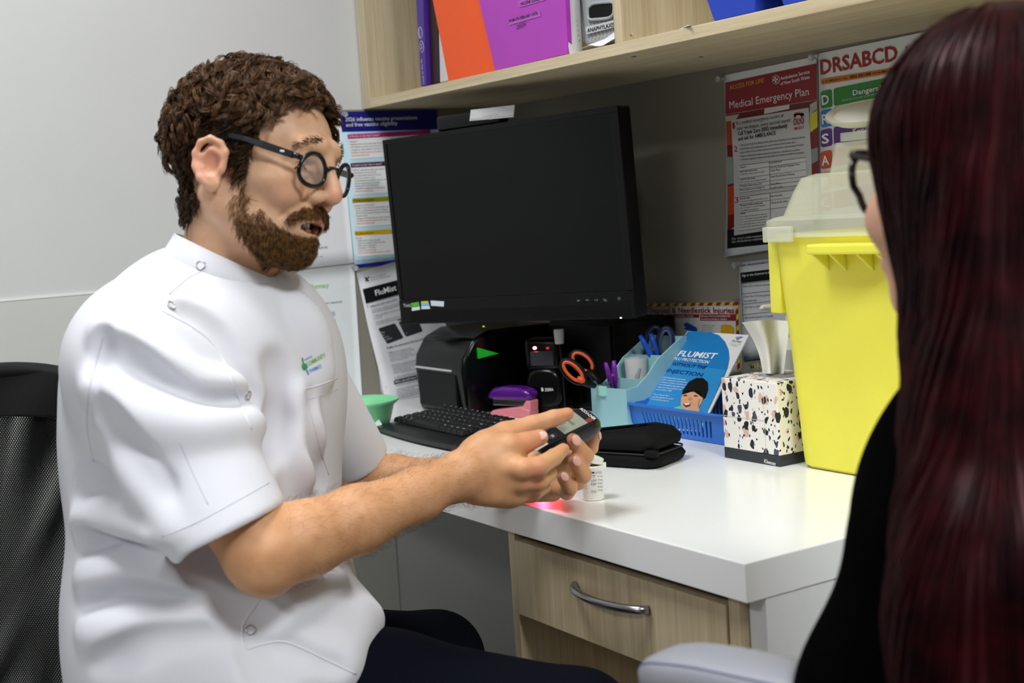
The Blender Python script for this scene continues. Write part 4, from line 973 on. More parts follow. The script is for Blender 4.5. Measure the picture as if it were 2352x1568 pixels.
for i in range(4):
    p, q = cs[i], cs[(i+1) % 4]
    part('lower_band', wall_bar(p, q, 0.0, 0.16), BLUB, bk_, world=True); part('upper_band', wall_bar(p, q, 0.74, 1.0), BLUB, bk_, world=True)
    n = 18 if i % 2 == 0 else 11
    ends = 3.2 if i % 2 == 0 else 1.2
    for k in range(n+1):
        L_ = n+2*ends; t0 = (ends+k-0.28)/L_; t1 = (ends+k+0.28)/L_
        if k == 0: t0 = 0.0
        if k == n: t1 = 1.0
        g = lambda t: (p[0]+(q[0]-p[0])*t, p[1]+(q[1]-p[1])*t)
        part('slat', wall_bar(g(t0), g(t1), 0.16, 0.74), BLUB, bk_, world=True)
part('basket_floor', MB().box((BX0+.010, BY0+.009, BZ0), (BX1-.010, BY1-.009, BZ0+.002)), BLUB, bk_, world=True)
rm = []
for (x, y, sx, sy) in ((BX0, BY0, -1, -1), (BX1, BY0, 1, -1), (BX1, BY1, 1, 1), (BX0, BY1, -1, 1)):
    for k in range(5):
        a0 = math.atan2(sy, sx)-math.pi/4+k*math.pi/8; c = (x-sx*.014, y-sy*.014); rm.append((c[0]+.018*math.cos(a0), c[1]+.018*math.sin(a0), BZ1))
part('rim', MB().tube(rm, 0.0028, 8, closed=True), BLUB, bk_, world=True, smooth=True)

# ================================================================== flu booklets leaning in the basket
bl, br, tl, tr = P(1470, 945, 2.405), P(1622, 962, 2.255), P(1580, 760, 2.50), P(1719, 768, 2.36)
def booklet(off, label, printed):
    U_ = nrm(br-bl); V_ = tl-bl; V_ = nrm(V_-np.dot(V_, U_)*U_); N_ = np.cross(U_, V_)
    if np.dot(N_, CAM-bl) < 0: N_ = -N_
    s = Sheet(None, bl+N_*off, U_, V_, lift=0.0005); s.n = N_
    uv = [s.uv(p) for p in ((1579, 760), (1720, 769), (1608, 990), (1448, 980))]
    t0 = s.pt(*uv[3])
    ob = wthing('booklet', s.paper(uv, 'b', None, 0.0022), mat('booklet_white', '#e4e4e2', rough=0.3), label, 'booklet', 'flu booklets in the blue basket')
    s.obj = ob; return s
booklet(-0.0060, 'white edged flu booklet hidden behind the printed one in the basket', False)
BK = booklet(0.0, 'blue FluMist flu protection booklet with a smiling child, leaning in the basket', True)
T, Q = BK.text, BK.quad
arc = [(1579, 760), (1634, 762)]
for k in range(13):
    a = k/12; arc.append((1634+44*math.sin(a*1.9)*1.0, 762+75*a+10*a*a))
arc += [(1668, 868), (1640, 925), (1612, 980), (1455, 970)]
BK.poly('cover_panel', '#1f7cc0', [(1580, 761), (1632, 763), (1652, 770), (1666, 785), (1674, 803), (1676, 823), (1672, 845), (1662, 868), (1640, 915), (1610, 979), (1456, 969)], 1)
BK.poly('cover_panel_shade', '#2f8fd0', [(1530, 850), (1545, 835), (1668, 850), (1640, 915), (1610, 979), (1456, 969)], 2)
T('cover_title', '#f4f8fa', 'FLUMIST', (1556, 818), (1642, 825), 16, 0.03, 3); T('cover_title', '#f4f8fa', 'FLU PROTECTION', (1548, 827), (1627, 836), 8.5, 0.015, 3)
T('cover_title', '#18206a', 'WITHOUT THE', (1542, 840), (1620, 849), 9.5, 0.02, 3); T('cover_title', '#18206a', 'INJECTION', (1531, 855), (1612, 866), 10.5, 0.025, 3)
for i, (t, w) in enumerate((('Administered as a nasal spray', 52), ('FluMist is indicated for the prevention', 58), ('of influenza in children and adolescents', 60), ('from 24 months to less than 18 years', 64), ('of age and will be available on the', 55), ('private market in 2026.', 36), ('', 0), ('Check with your State', 36), ('regarding eligibility for funded', 48), ('flu immunisation programs.', 42))):
    if t: T('cover_text', '#e6f2f8', t, (1523-i*3.1, 868+i*5.6), (1523-i*3.1+w, 868+i*5.6+w*.12), 3.8, 0.015 if i in (0, 3) else 0, 3)
T('brand_text', '#3a3a44', 'FluMist', (1680, 786), (1702, 788), 7, 0.0, 3, shear=0.25); T('brand_text', '#55555c', 'Influenza virus vaccine', (1676, 791), (1702, 793), 2.6, 0, 3); T('brand_text', '#55555c', 'Nasal spray', (1681, 795), (1694, 796.5), 2.6, 0, 3)
for k in range(5): BK.poly('brand_mark', ('#7a8fc8', '#c86a9a', '#7ab8a0', '#9a7ac8', '#6aa0d8')[k], [(1692, 781), (1690+k*3.6, 774-k*.2), (1693+k*3.6, 774.5)], 3)
# the smiling child in the picture
SKN, HAIRC = '#e2a982', '#15110f'
BK.poly('cover_picture', '#6fcab0', [(1540, 944), (1552, 936), (1566, 933), (1578, 940), (1596, 946), (1608, 944), (1616, 952), (1612, 965), (1545, 963)], 3)
BK.poly('cover_picture', HAIRC, [(1569, 912), (1572, 893), (1584, 877), (1600, 869), (1616, 869), (1627, 879), (1628, 897), (1622, 914), (1614, 920)], 3)
BK.poly('cover_picture', SKN, [(1572, 900), (1580, 896), (1592, 900), (1606, 903), (1616, 904), (1617, 914), (1612, 928), (1602, 940), (1588, 946), (1574, 942), (1565, 931), (1566, 915)], 4)
BK.poly('cover_picture', HAIRC, [(1568, 908), (1570, 898), (1580, 886), (1600, 882), (1618, 892), (1621, 912), (1617, 916), (1614, 905), (1608, 899), (1604, 904), (1598, 898), (1593, 903), (1588, 897), (1582, 901), (1578, 897), (1573, 903)], 5)
BK.ell('cover_picture', '#c98a68', (1587, 918), 5, 4, 5)
for x, y in ((1576, 910), (1600, 911)): BK.poly('cover_picture', '#1c1412', [(x-6, y+1), (x, y-1.5), (x+6, y+1), (x, y+1.2)], 6)
BK.poly('cover_picture', '#7a2a2a', [(1571, 927), (1580, 928), (1590, 927), (1586, 935), (1578, 937), (1572, 933)], 6); BK.poly('cover_picture', '#f4efe8', [(1572, 928), (1580, 929), (1588, 928), (1585, 932), (1577, 933)], 7)
BK.poly('cover_picture', '#dba07a', [(1584, 944), (1590, 934), (1588, 924), (1592, 920), (1597, 930), (1602, 926), (1607, 917), (1610, 919), (1606, 934), (1610, 946), (1602, 956), (1590, 956)], 8)
BK.flush()

# ================================================================== tissue box
KX0, KX1, KY0, KY1, KH = 0.930, 1.050, -0.322, -0.205, 0.124
kt = mat('x', '#ffffff')
def terrazzo():
    m = bpy.data.materials.new('terrazzo_print'); m.use_nodes = True; nt = m.node_tree; b = nt.nodes['Principled BSDF']; b.inputs['Roughness'].default_value = 0.4
    tc = nt.nodes.new('ShaderNodeTexCoord'); base = None
    prev = (*lin('#f3efe8'), 1)
    prevsock = None
    for i, (sc_, thr, col, off, rnd) in enumerate(((62, 0.22, '#e0bba6', 0.0, 1.0), (66, 0.20, '#4c4a60', 3.3, 1.0), (70, 0.25, '#20262a', 7.7, 1.0), (150, 0.20, '#20262a', 5.1, 1.0))):
        mp = nt.nodes.new('ShaderNodeMapping'); mp.inputs['Location'].default_value = (off, off*.7, off*.3); mp.inputs['Scale'].default_value = (1.0, 1.0, 0.72)
        nz = nt.nodes.new('ShaderNodeTexNoise'); nz.inputs['Scale'].default_value = 90; nz.inputs['Detail'].default_value = 1
        mx_ = nt.nodes.new('ShaderNodeMixRGB'); mx_.blend_type = 'ADD'; mx_.inputs[0].default_value = 0.010
        vo = nt.nodes.new('ShaderNodeTexVoronoi'); vo.inputs['Scale'].default_value = sc_; vo.inputs['Randomness'].default_value = rnd
        nt.links.new(tc.outputs['Object'], mp.inputs[0]); nt.links.new(mp.outputs[0], nz.inputs['Vector']); nt.links.new(mp.outputs[0], mx_.inputs[1]); nt.links.new(nz.outputs['Color'], mx_.inputs[2]); nt.links.new(mx_.outputs[0], vo.inputs['Vector'])
        # every cell holds one chip; about half of the cells stay empty
        sp = nt.nodes.new('ShaderNodeSeparateColor'); nt.links.new(vo.outputs['Color'], sp.inputs[0])
        gt = nt.nodes.new('ShaderNodeMath'); gt.operation = 'GREATER_THAN'; gt.inputs[1].default_value = 0.52; nt.links.new(sp.outputs[0], gt.inputs[0])
        sz = nt.nodes.new('ShaderNodeMath'); sz.operation = 'MULTIPLY_ADD'; sz.inputs[1].default_value = 0.22; sz.inputs[2].default_value = thr-0.02; nt.links.new(sp.outputs[1], sz.inputs[0])
        lt = nt.nodes.new('ShaderNodeMath'); lt.operation = 'LESS_THAN'; nt.links.new(vo.outputs['Distance'], lt.inputs[0]); nt.links.new(sz.outputs[0], lt.inputs[1])
        an = nt.nodes.new('ShaderNodeMath'); an.operation = 'MULTIPLY'; nt.links.new(gt.outputs[0], an.inputs[0]); nt.links.new(lt.outputs[0], an.inputs[1])
        mi = nt.nodes.new('ShaderNodeMixRGB'); nt.links.new(an.outputs[0], mi.inputs[0]); mi.inputs[2].default_value = (*lin(col), 1)
        if prevsock is None: mi.inputs[1].default_value = prev
        else: nt.links.new(prevsock, mi.inputs[1])
        prevsock = mi.outputs[0]
    nt.links.new(prevsock, b.inputs['Base Color'])
    return m
TERR = terrazzo()
kx = empty('tissue_box', ((KX0+KX1)/2, (KY0+KY1)/2, DZ), 0, 'upright tissue box with black and pink terrazzo print', 'tissue box')
kb_ = lambda x, y, z: (x-(KX0+KX1)/2, y-(KY0+KY1)/2, z)
part('carton', MB().box(kb_(KX0, KY0, 0.0165), kb_(KX1, KY1, KH)), TERR, kx, bevel=0.0012)
part('base_band', MB().box(kb_(KX0-.0002, KY0-.0002, 0.0), kb_(KX1+.0002, KY1+.0002, 0.0163)), mat('charcoal_card', '#2e3338', rough=0.4), kx, bevel=0.0008)
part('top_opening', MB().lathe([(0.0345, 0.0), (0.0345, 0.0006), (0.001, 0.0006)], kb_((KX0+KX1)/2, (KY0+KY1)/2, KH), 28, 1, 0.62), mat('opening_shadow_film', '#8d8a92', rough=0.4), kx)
part('flap_seam', MB().box(kb_(KX0+.002, KY0-.0005, 0.0655), kb_(KX1-.028, KY0, 0.0663)), mat('card_edge', '#cfcac2', rough=0.5), kx)
part('flap_seam', MB().box(kb_(KX1-.0285, KY0-.0005, 0.018), kb_(KX1-.0278, KY0, KH-.014)), mat('card_edge', '#cfcac2', rough=0.5), kx)
sh = Sheet(kx, (0, KY0-.0004, 0), (1, 0, 0), (0, 0, 1), lift=0.0004); sh.text('maker_text', '#f0f0f0', 'Kleenex', (1755, 1062), (1782, 1069), 9.5, 0.02, 1, shear=0.25); sh.flush()
# the tissue pulled out of it
mb = MB(); vs = []; nu, nv = 14, 12
for j in range(nv+1):
    t = j/nv
    for i in range(nu+1):
        s = i/nu
        xl = 1752-12*t-36*t**2.2; xr = 1800+14*t
        px = xl+(xr-xl)*s; py = 858-118*t-8*math.sin(math.pi*s*.7)*t+(4*s)*t
        d = 2.075+0.020*math.cos(s*9)*(1-.45*t)+0.010*math.sin(s*5+t*3)*t
        vs.append(P(px, py, d))
mb.add(vs+[p+CF*.0008 for p in vs], [(j*(nu+1)+i, j*(nu+1)+i+1, (j+1)*(nu+1)+i+1, (j+1)*(nu+1)+i) for j in range(nv) for i in range(nu)]+[(len(vs)+j*(nu+1)+i, len(vs)+(j+1)*(nu+1)+i, len(vs)+(j+1)*(nu+1)+i+1, len(vs)+j*(nu+1)+i+1) for j in range(nv) for i in range(nu)])
wthing('tissue', mb, mat('tissue_paper', '#f1f0e6', rough=0.85, bump=0.15, bscale=500), 'white tissue pulled up out of the terrazzo box', 'tissue', smooth=True)

# ================================================================== yellow sharps bin
YEL = mat('yellow_translucent_plastic', '#f3ea55', rough=0.35, spec=0.45, var=0.05, scale=7, sss=0.35, sssr=(0.05, 0.045, 0.01))
def lidmat():
    m = bpy.data.materials.new('clear_frosted_lid'); m.use_nodes = True; nt = m.node_tree; b = nt.nodes['Principled BSDF']
    b.inputs['Base Color'].default_value = (*lin('#e9ead6'), 1); b.inputs['Roughness'].default_value = 0.35; b.inputs['Alpha'].default_value = 0.45
    return m
LID = lidmat()
TX0, TX1, TY0, TY1, TH = 1.070, 1.372, -0.302, -0.070, 0.339
tb_ = empty('sharps_bin', ((TX0+TX1)/2, (TY0+TY1)/2, DZ), 0, 'large yellow sharps bin with frosted clear lid beside the tissue box', 'sharps bin')
def rring(x0, x1, y0, y1, z, r, n=9):
    out = []
    for (cx, cy, a0) in ((x1-r, y1-r, 0), (x0+r, y1-r, 90), (x0+r, y0+r, 180), (x1-r, y0+r, 270)):
        for k in range(n+1): a = math.radians(a0+90*k/n); out.append((cx+r*math.cos(a), cy+r*math.sin(a), z))
    return out
def loft(rings, cap0=True, cap1=True):
    m = MB(); n = len(rings[0]); vs = [p for r_ in rings for p in r_]; fs = []
    for i in range(len(rings)-1):
        for k in range(n): fs.append((i*n+k, i*n+(k+1) % n, (i+1)*n+(k+1) % n, (i+1)*n+k))
    if cap0: fs.append(tuple(reversed(range(n))))
    if cap1: fs.append(tuple((len(rings)-1)*n+k for k in range(n)))
    return m.add(vs, fs)
def tr_(d, z, r): return rring(TX0-d, TX1+d*.6, TY0-d*.6, TY1+d*.6, DZ+z, r)
part('bin_body', loft([tr_(-.006, 0.0008, .02), tr_(.004, .006, .03), tr_(0.005, .016, .03), tr_(0.015, .17, .03), tr_(0.029, TH, .03)]), YEL, tb_, world=True, smooth=True, sharp=40)
part('lid_rim', loft([tr_(.034, TH+.001, .03), tr_(.040, TH-.004, .03), tr_(.040, TH+.020, .03), tr_(.030, TH+.024, .03), tr_(.020, TH+.026, .03)], False, False), LID, tb_, world=True, smooth=True, sharp=40)
part('lid_dome', loft([tr_(.018, TH+.026, .03), tr_(.004, TH+.060, .03), tr_(-.006, TH+.078, .03), tr_(-.024, TH+.083, .03)], False, True), LID, tb_, world=True, smooth=True, sharp=40)
part('lid_clip', MB().rbox((TX0-.022, TY0-.033, DZ+TH-.010), (TX0+.035, TY0-.026, DZ+TH+.012), .002), LID, tb_, world=True)
part('carry_ledge', MB().rbox((1.150, TY0-.050, DZ+.312), (1.280, TY0-.016, DZ+.326), .003), YEL, tb_, world=True)
for x in (1.158, 1.190, 1.238, 1.272): part('ledge_rib', MB().prism([(TY0-.046, .312), (TY0-.012, .312), (TY0-.010, .284)], x-.002, x+.002, 0).xf(Matrix.Translation((0, 0, DZ))), YEL, tb_, world=True)
part('side_flange', MB().rbox((TX0-.036, TY0-.010, DZ+.225), (TX0-.014, TY0+.04, DZ+TH-.006), .002), YEL, tb_, world=True)
cx_, cy_ = 1.140, -0.190
part('chute', loft([rring(cx_-.055, cx_+.075, cy_-.055, cy_+.055, DZ+TH+.080, .02), rring(cx_-.046, cx_+.075, cy_-.050, cy_+.05, DZ+TH+.125, .02)], False, True), LID, tb_, world=True, smooth=True, sharp=40)
part('chute_cap', loft([rring(cx_-.030, cx_+.08, cy_-.056, cy_+.056, DZ+TH+.126, .02), rring(cx_-.030, cx_+.08, cy_-.056, cy_+.056, DZ+TH+.138, .02)]), LID, tb_, world=True, smooth=True, sharp=40)
MI = mat('milky_plastic', '#e6e4d4', rough=0.4)
fl = MB().lathe([(0.0, 0.012), (0.030, 0.012), (0.034, 0.004), (0.046, 0.0), (0.056, 0.006), (0.058, 0.012), (0.046, 0.010), (0.036, 0.016), (0.0, 0.018)], (0, 0, 0), 36, 1.0, 0.75)
fl.xf(Matrix.Translation(tuple(P(1992, 272, 1.93))) @ Matrix.Rotation(0.45, 4, 'Z') @ Matrix.Rotation(0.42, 4, 'X'))
part('flap_lid', fl, MI, tb_, world=True, smooth=True, sharp=40)
part('flap_hinge', MB().box(tuple(P(2010, 330, 1.96)-V(.012, .004, .04)), tuple(P(2010, 330, 1.96)+V(.012, .004, .035))), LID, tb_, world=True)
# red warning print
sh = Sheet(tb_, (0, TY0-.03, 0), (1, 0, 0), (0, 0, 1)); 
# ================================================================== hand pump bottle and small clear box behind the tissue
pb = P(1812, 760, 2.22)
pt_ = empty('pump_bottle', (pb[0], pb[1], DZ), 0, 'white pump dispenser bottle behind the tissue', 'pump bottle')
pz = lambda py: P(1800, py, 2.22)[2]-DZ
part('bottle', MB().lathe([(0.026, 0), (0.029, 0.004), (0.029, pz(800)), (0.012, pz(775)), (0.012, pz(765)), (0.001, pz(764))], (0, 0, 0), 28), mat('white_plastic', '#d2d2d2', rough=0.4), pt_, smooth=True, sharp=40)
part('stem', MB().lathe([(0.006, pz(768)), (0.006, pz(725)), (0.001, pz(724))], (0, 0, 0), 14), mat('ivory_plastic', '#dcdbcb', rough=0.4), pt_, smooth=True, sharp=40)
part('nozzle', MB().tube([P(1812, 708, 2.22), P(1775, 706, 2.21), P(1752, 706, 2.202), P(1748, 710, 2.20)], [.0075, .006, .0045, .004], 10), mat('ivory_plastic', '#dcdbcb', rough=0.4), pt_, world=True, smooth=True)
q0 = onz(1722, 930); 
cbx = empty('clear_box', (0.868, -0.055, DZ), 0, 'small clear plastic box with faint yellow lettering behind the tissue box', 'box')
part('shell', MB().rbox((-0.055, -0.03, 0.0005), (0.05, 0.03, 0.112), .008), mat('smoky_clear_plastic', '#9a9ca6', rough=0.1, trans=0.45), cbx, smooth=True, sharp=40)
sh = Sheet(cbx, (0, -0.0855, 0), (1, 0, 0), (0, 0, 1), lift=0.0006); sh.text('box_text', '#b5ac6a', 'MINT', (1724, 848), (1762, 846), 15, 0.01, 1); sh.flush()

# ================================================================== black zip pouch
FAB = mat('black_neoprene', '#0a0a0b', rough=0.75, spec=0.2, bump=0.3, bscale=900)
pu = empty('zip_pouch', (0.80, -0.43, DZ), 0, 'black fabric zip pouch lying on the white desk behind the hands', 'pouch')
def blob_slab(poly, z0, z1, bulge, n=26):
    """soft slab over a smoothed outline"""
    m = len(poly); out = []
    for k in range(n*1):
        t = k/n*m; i = int(t); f = t-i
        p0, p1, p2 = np.array(poly[i-1]), np.array(poly[i % m]), np.array(poly[(i+1) % m])
        a = (p0+p1)/2; b = (p1+p2)/2; out.append((1-f)**2*a+2*f*(1-f)*p1+f*f*b)
    c = sum(out)/n; rings = []
    for s, h in ((0.90, 0.0), (0.985, 0.12), (1.0, 0.35), (1.0, 0.65), (0.985, 0.88), (0.90, 1.0), (0.6, 1.0+bulge), (0.2, 1.0+bulge*1.3)):
        rings.append([(*(c+(p-c)*s), z0+(z1-z0)*h) for p in out])
    return loft(rings)
pa = math.radians(22); pc = V(0.928, -0.455, DZ)
PM = frame_m(pc, V(math.cos(pa), math.sin(pa), 0), V(-math.sin(pa), math.cos(pa), 0), V(0, 0, 1))
def pring(d, z, r=.022, dx=0.0, dy=0.0): return rring(-.205-d+dx, d+dx, -d+dy, .105+d+dy, z, r)
part('lower_half', loft([pring(-.008, .0006), pring(-.001, .004), pring(.002, .012), pring(-.002, .020), pring(-.010, .023)]).xf(PM), FAB, pu, world=True, smooth=True)
up_ = loft([pring(-.010, .0235, dx=-.004), pring(-.001, .027, dx=-.004), pring(.001, .034, dx=-.004), pring(-.006, .043, dx=-.006), pring(-.020, .047, dx=-.008), pring(-.045, .0475, dx=-.008)])
up_.xf(fn=lambda p: V(p[0], p[1], p[2]+.010*max(0, 1+p[0]/.10)*((p[2]-.02)/.03)-.006*math.sin(p[0]*30)*((p[2]-.023)/.025)))
part('upper_half', up_.xf(PM), FAB, pu, world=True, smooth=True)
part('zip_tape', MB().tube(pring(-.0015, .0228), .0014, 6, closed=True).xf(PM), mat('zip_black', '#1c1c1e', rough=0.4), pu, world=True)
part('zip_end', MB().rbox((-.020, -.003, .019), (.002, .010, .030), .004).xf(PM), FAB, pu, world=True, smooth=True)
sh = Sheet(pu, P(1385, 990, 2.14), CR, nrm(CU-CF*.6), lift=.0012); sh.text('maker_text', '#c9c9c9', 'Us..', (1378, 988), (1390, 988), 5, 0.02, 1); sh.flush()

# ================================================================== test strip vial
vp = onz(1364, 1146)
vi = empty('strip_vial', vp, 0, 'white test strip vial with open flip lid near the desk edge', 'vial')
WPL = mat('white_gloss_plastic', '#ecebe4', rough=0.3)
part('vial_wall', MB().lathe([(0.0130, 0), (0.0145, 0.0012), (0.0150, 0.040), (0.0152, 0.0405), (0.0160, 0.0415), (0.0160, 0.047), (0.0145, 0.048), (0.0135, 0.047), (0.0135, 0.004), (0.001, 0.004)], (0, 0, 0), 36), WPL, vi, smooth=True, sharp=50)
part('inner_liner', MB().lathe([(0.0132, 0.030), (0.0132, 0.0455), (0.0105, 0.0455), (0.0105, 0.030)], (0, 0, 0), 28), mat('desiccant_grey', '#8f8b84', rough=0.7), vi, smooth=True, sharp=50)
_l = MB().lathe([(0.0165, 0.0), (0.0168, 0.007), (0.001, 0.0075)], (0, 0, 0), 32)
_l.xf(Matrix.Translation((-0.001, -0.001, 0.0530)) @ Matrix.Rotation(0.32, 4, Vector((-0.84, 0.54, 0))))
part('flip_lid', _l, WPL, vi, smooth=True, sharp=50)
part('lid_hinge', MB().box((0.006, 0.010, 0.042), (0.011, 0.016, 0.050)), WPL, vi)
def vial_pt(px, py, h=0.0):
    d = ray(px, py); o = CAM-vp; a = d[0]**2+d[1]**2; b = o[0]*d[0]+o[1]*d[1]; c = o[0]**2+o[1]**2-(0.01515+h)**2
    k = (-b-math.sqrt(max(0, b*b-a*c)))/a; return CAM+d*k
class VialSheet:
    pass
vm = MB(); vb = MB()
def vtext(m, s, x, y, w, h):
    a, f = glyphs(s, 0.0); tw = a[:, 0].max(); m.add([vial_pt(x+p[0]/tw*w, y-p[1]*h, .0003) for p in a], f)
for i, t in enumerate(('Manufacturer Germany', 'Roche Diabetes Care', 'GmbH 68305')): vtext(vm, t, 1366, 1079+i*4, 17, 2.6)
for i, t in enumerate(('N 10+', 'of strips', '1234567', '06-2027', '4C-30C')): vtext(vm, t, 1373, 1095+i*8, 12, 3.4)
for t, y in (('LOT', 1106), ('EXP', 1114), ('CE 0123', 1131)): vtext(vm, t, 1358, y, 12, 5)
for i in range(7): vtext(vm, 'for use with meter only', 1341+.2*i, 1093+i*5, 7, 2.4)
vq = [(1354, 1087), (1354, 1080), (1357, 1083), (1359, 1080), (1361, 1083), (1362, 1077), (1365, 1077), (1365, 1087)]
vb.add([vial_pt(x, y, .0003) for x, y in vq], [(0, 1, 2), (0, 2, 7), (2, 3, 4), (2, 4, 7), (4, 5, 6, 7)])
for k in range(3): a, b = ((1361, 1091), (1367, 1091), (1364, 1098))[k], ((1367, 1091), (1364, 1098), (1361, 1091))[k]; vb.add([vial_pt(*a, .0003), vial_pt(*b, .0003), vial_pt(b[0], b[1]+1, .0003), vial_pt(a[0], a[1]+1, .0003)], [(0, 1, 2, 3)])
tag(part('label_print', vm, ink('#3a3f7a'), vi, world=True), kind='stuff'); tag(part('label_symbols', vb, ink('#1c2a78'), vi, world=True), kind='stuff')
# ================================================================== soft bodies: signed distance fields meshed with surface nets
class Field:
    def __init__(s, lo, hi, h):
        s.lo = np.asarray(lo, np.float64); s.h = h; s.n = np.ceil((np.asarray(hi)-s.lo)/h).astype(int)+1
        s.D = np.full(s.n, 0.5, np.float32)
    def sub(s, lo, hi):
        a = np.clip(np.floor((np.asarray(lo)-s.lo)/s.h).astype(int), 0, s.n); b = np.clip(np.ceil((np.asarray(hi)-s.lo)/s.h).astype(int)+1, 0, s.n)
        if np.any(b <= a): return None, None
        sl = tuple(slice(a[i], b[i]) for i in range(3))
        g = [(s.lo[i]+s.h*np.arange(a[i], b[i])).astype(np.float32) for i in range(3)]
        return sl, (g[0][:, None, None], g[1][None, :, None], g[2][None, None, :])
    def put(s, sl, d, k, op):
        A = s.D[sl]
        if op == 'add':
            if k > 0:
                hh = np.maximum(k-np.abs(A-d), 0)/k; s.D[sl] = np.minimum(A, d)-hh*hh*(k*0.25)
            else: s.D[sl] = np.minimum(A, d)
        else:
            if k > 0:
                hh = np.maximum(k-np.abs(A+d), 0)/k; s.D[sl] = np.maximum(A, -d)+hh*hh*(k*0.25)
            else: s.D[sl] = np.maximum(A, -d)
    def cap(s, a, b, ra, rb=None, k=0.01, op='add', cut=None):
        rb = ra if rb is None else rb; a = np.asarray(a, float); b = np.asarray(b, float); m = max(ra, rb)+k+3*s.h
        sl, g = s.sub(np.minimum(a, b)-m, np.maximum(a, b)+m)
        if sl is None: return s
        ba = b-a; L2 = max(1e-12, ba@ba)
        p = [g[i]-np.float32(a[i]) for i in range(3)]
        t = np.clip((p[0]*ba[0]+p[1]*ba[1]+p[2]*ba[2])/L2, 0, 1).astype(np.float32)
        d = np.sqrt((p[0]-t*ba[0])**2+(p[1]-t*ba[1])**2+(p[2]-t*ba[2])**2)-(ra+(rb-ra)*t)
        if cut is not None:
            for (o, n) in cut: d = np.maximum(d, (g[0]-o[0])*n[0]+(g[1]-o[1])*n[1]+(g[2]-o[2])*n[2])
        s.put(sl, d.astype(np.float32), k, op); return s
    def chain(s, pts, rs, k=0.01, op='add', kj=None):
        for i in range(len(pts)-1): s.cap(pts[i], pts[i+1], rs[i], rs[i+1], k if i == 0 or kj is None else kj, op)
        return s
    def ell(s, c, r, R=None, k=0.01, op='add'):
        """ellipsoid; R rows are its axes in the world"""
        c = np.asarray(c, float); R = np.eye(3) if R is None else np.asarray(R); r = np.asarray(r, float)
        e = np.sqrt(((R*r[:, None])**2).sum(0))+k+3*s.h
        sl, g = s.sub(c-e, c+e)
        if sl is None: return s
        p = [g[i]-np.float32(c[i]) for i in range(3)]
        q = [R[j, 0]*p[0]+R[j, 1]*p[1]+R[j, 2]*p[2] for j in range(3)]
        k0 = np.sqrt(sum((q[j]/r[j])**2 for j in range(3))); k1 = np.sqrt(sum((q[j]/(r[j]*r[j]))**2 for j in range(3)))+1e-9
        s.put(sl, (k0*(k0-1)/k1).astype(np.float32), k, op); return s
    def val(s, p):
        q = (np.asarray(p)-s.lo)/s.h; i = np.floor(q).astype(int)
        if np.any(i < 0) or np.any(i >= s.n-1): return 0.5
        f = q-i; v = s.D[i[0]:i[0]+2, i[1]:i[1]+2, i[2]:i[2]+2]
        v = v[0]*(1-f[0])+v[1]*f[0]; v = v[0]*(1-f[1])+v[1]*f[1]; return float(v[0]*(1-f[2])+v[1]*f[2])
    def march(s, px, py, d0=1.1, d1=2.2):
        """first surface point seen along the sight line of a pixel (used to lay seams and folds on the cloth)"""
        d = d0; r = ray(px, py)
        while d < d1:
            v = s.val(CAM+r*d)
            if v < 0.0004: return CAM+r*d
            d += max(0.0012, min(0.02, v*0.8))
        return None
    def smooth(s, it=1):
        for _ in range(it):
            D = s.D
            D[1:-1] = (D[:-2]+2*D[1:-1]+D[2:])*0.25; D[:, 1:-1] = (D[:, :-2]+2*D[:, 1:-1]+D[:, 2:])*0.25; D[:, :, 1:-1] = (D[:, :, :-2]+2*D[:, :, 1:-1]+D[:, :, 2:])*0.25
        return s
    def nets(s):
        D = s.D; n = s.n; S = D < 0; ids = []; pos = []; quads = []
        for ax in range(3):
            a = [slice(None)]*3; b = [slice(None)]*3; a[ax] = slice(0, -1); b[ax] = slice(1, None)
            C = S[tuple(a)] != S[tuple(b)]
            o = [x for x in range(3) if x != ax]
            e = [slice(None)]*3; e[o[0]] = slice(1, n[o[0]]-1); e[o[1]] = slice(1, n[o[1]]-1)
            I = np.argwhere(C[tuple(e)]); I[:, o[0]] += 1; I[:, o[1]] += 1
            if not len(I): continue
            J = I.copy(); J[:, ax] += 1
            d0 = D[tuple(I.T)]; d1 = D[tuple(J.T)]; t = d0/(d0-d1)
            P_ = I.astype(np.float64); P_[:, ax] += t
            q = []
            for (u, v) in ((0, 0), (-1, 0), (-1, -1), (0, -1)):
                K = I.copy(); K[:, o[0]] += u; K[:, o[1]] += v
                q.append((K[:, 0]*n[1]+K[:, 1])*n[2]+K[:, 2])
            q = np.stack(q, 1)
            flip = (d0 < 0) if ax != 1 else (d0 >= 0)
            q[~flip] = q[~flip][:, ::-1]
            quads.append(q)
            for c in range(4): ids.append(q[:, c]); pos.append(P_)
        ids = np.concatenate(ids); pos = np.concatenate(pos); quads = np.concatenate(quads)
        # note: order of pos matches ids only per edge, any corner order gives the same mean
        u, inv = np.unique(ids, return_inverse=True); cnt = np.bincount(inv)
        vs = np.stack([np.bincount(inv, pos[:, i])/cnt for i in range(3)], 1)*s.h+s.lo
        return vs, np.searchsorted(u, quads)
def relax(vs, q, it=2, lam=0.5):
    e = np.concatenate([q[:, [0, 1]], q[:, [1, 2]], q[:, [2, 3]], q[:, [3, 0]]]); n = len(vs)
    a = np.concatenate([e[:, 0], e[:, 1]]); b = np.concatenate([e[:, 1], e[:, 0]]); cnt = np.maximum(1, np.bincount(a, minlength=n))
    for _ in range(it):
        m = np.stack([np.bincount(a, vs[b, i], n)/cnt for i in range(3)], 1); vs = vs+(m-vs)*lam
    return vs
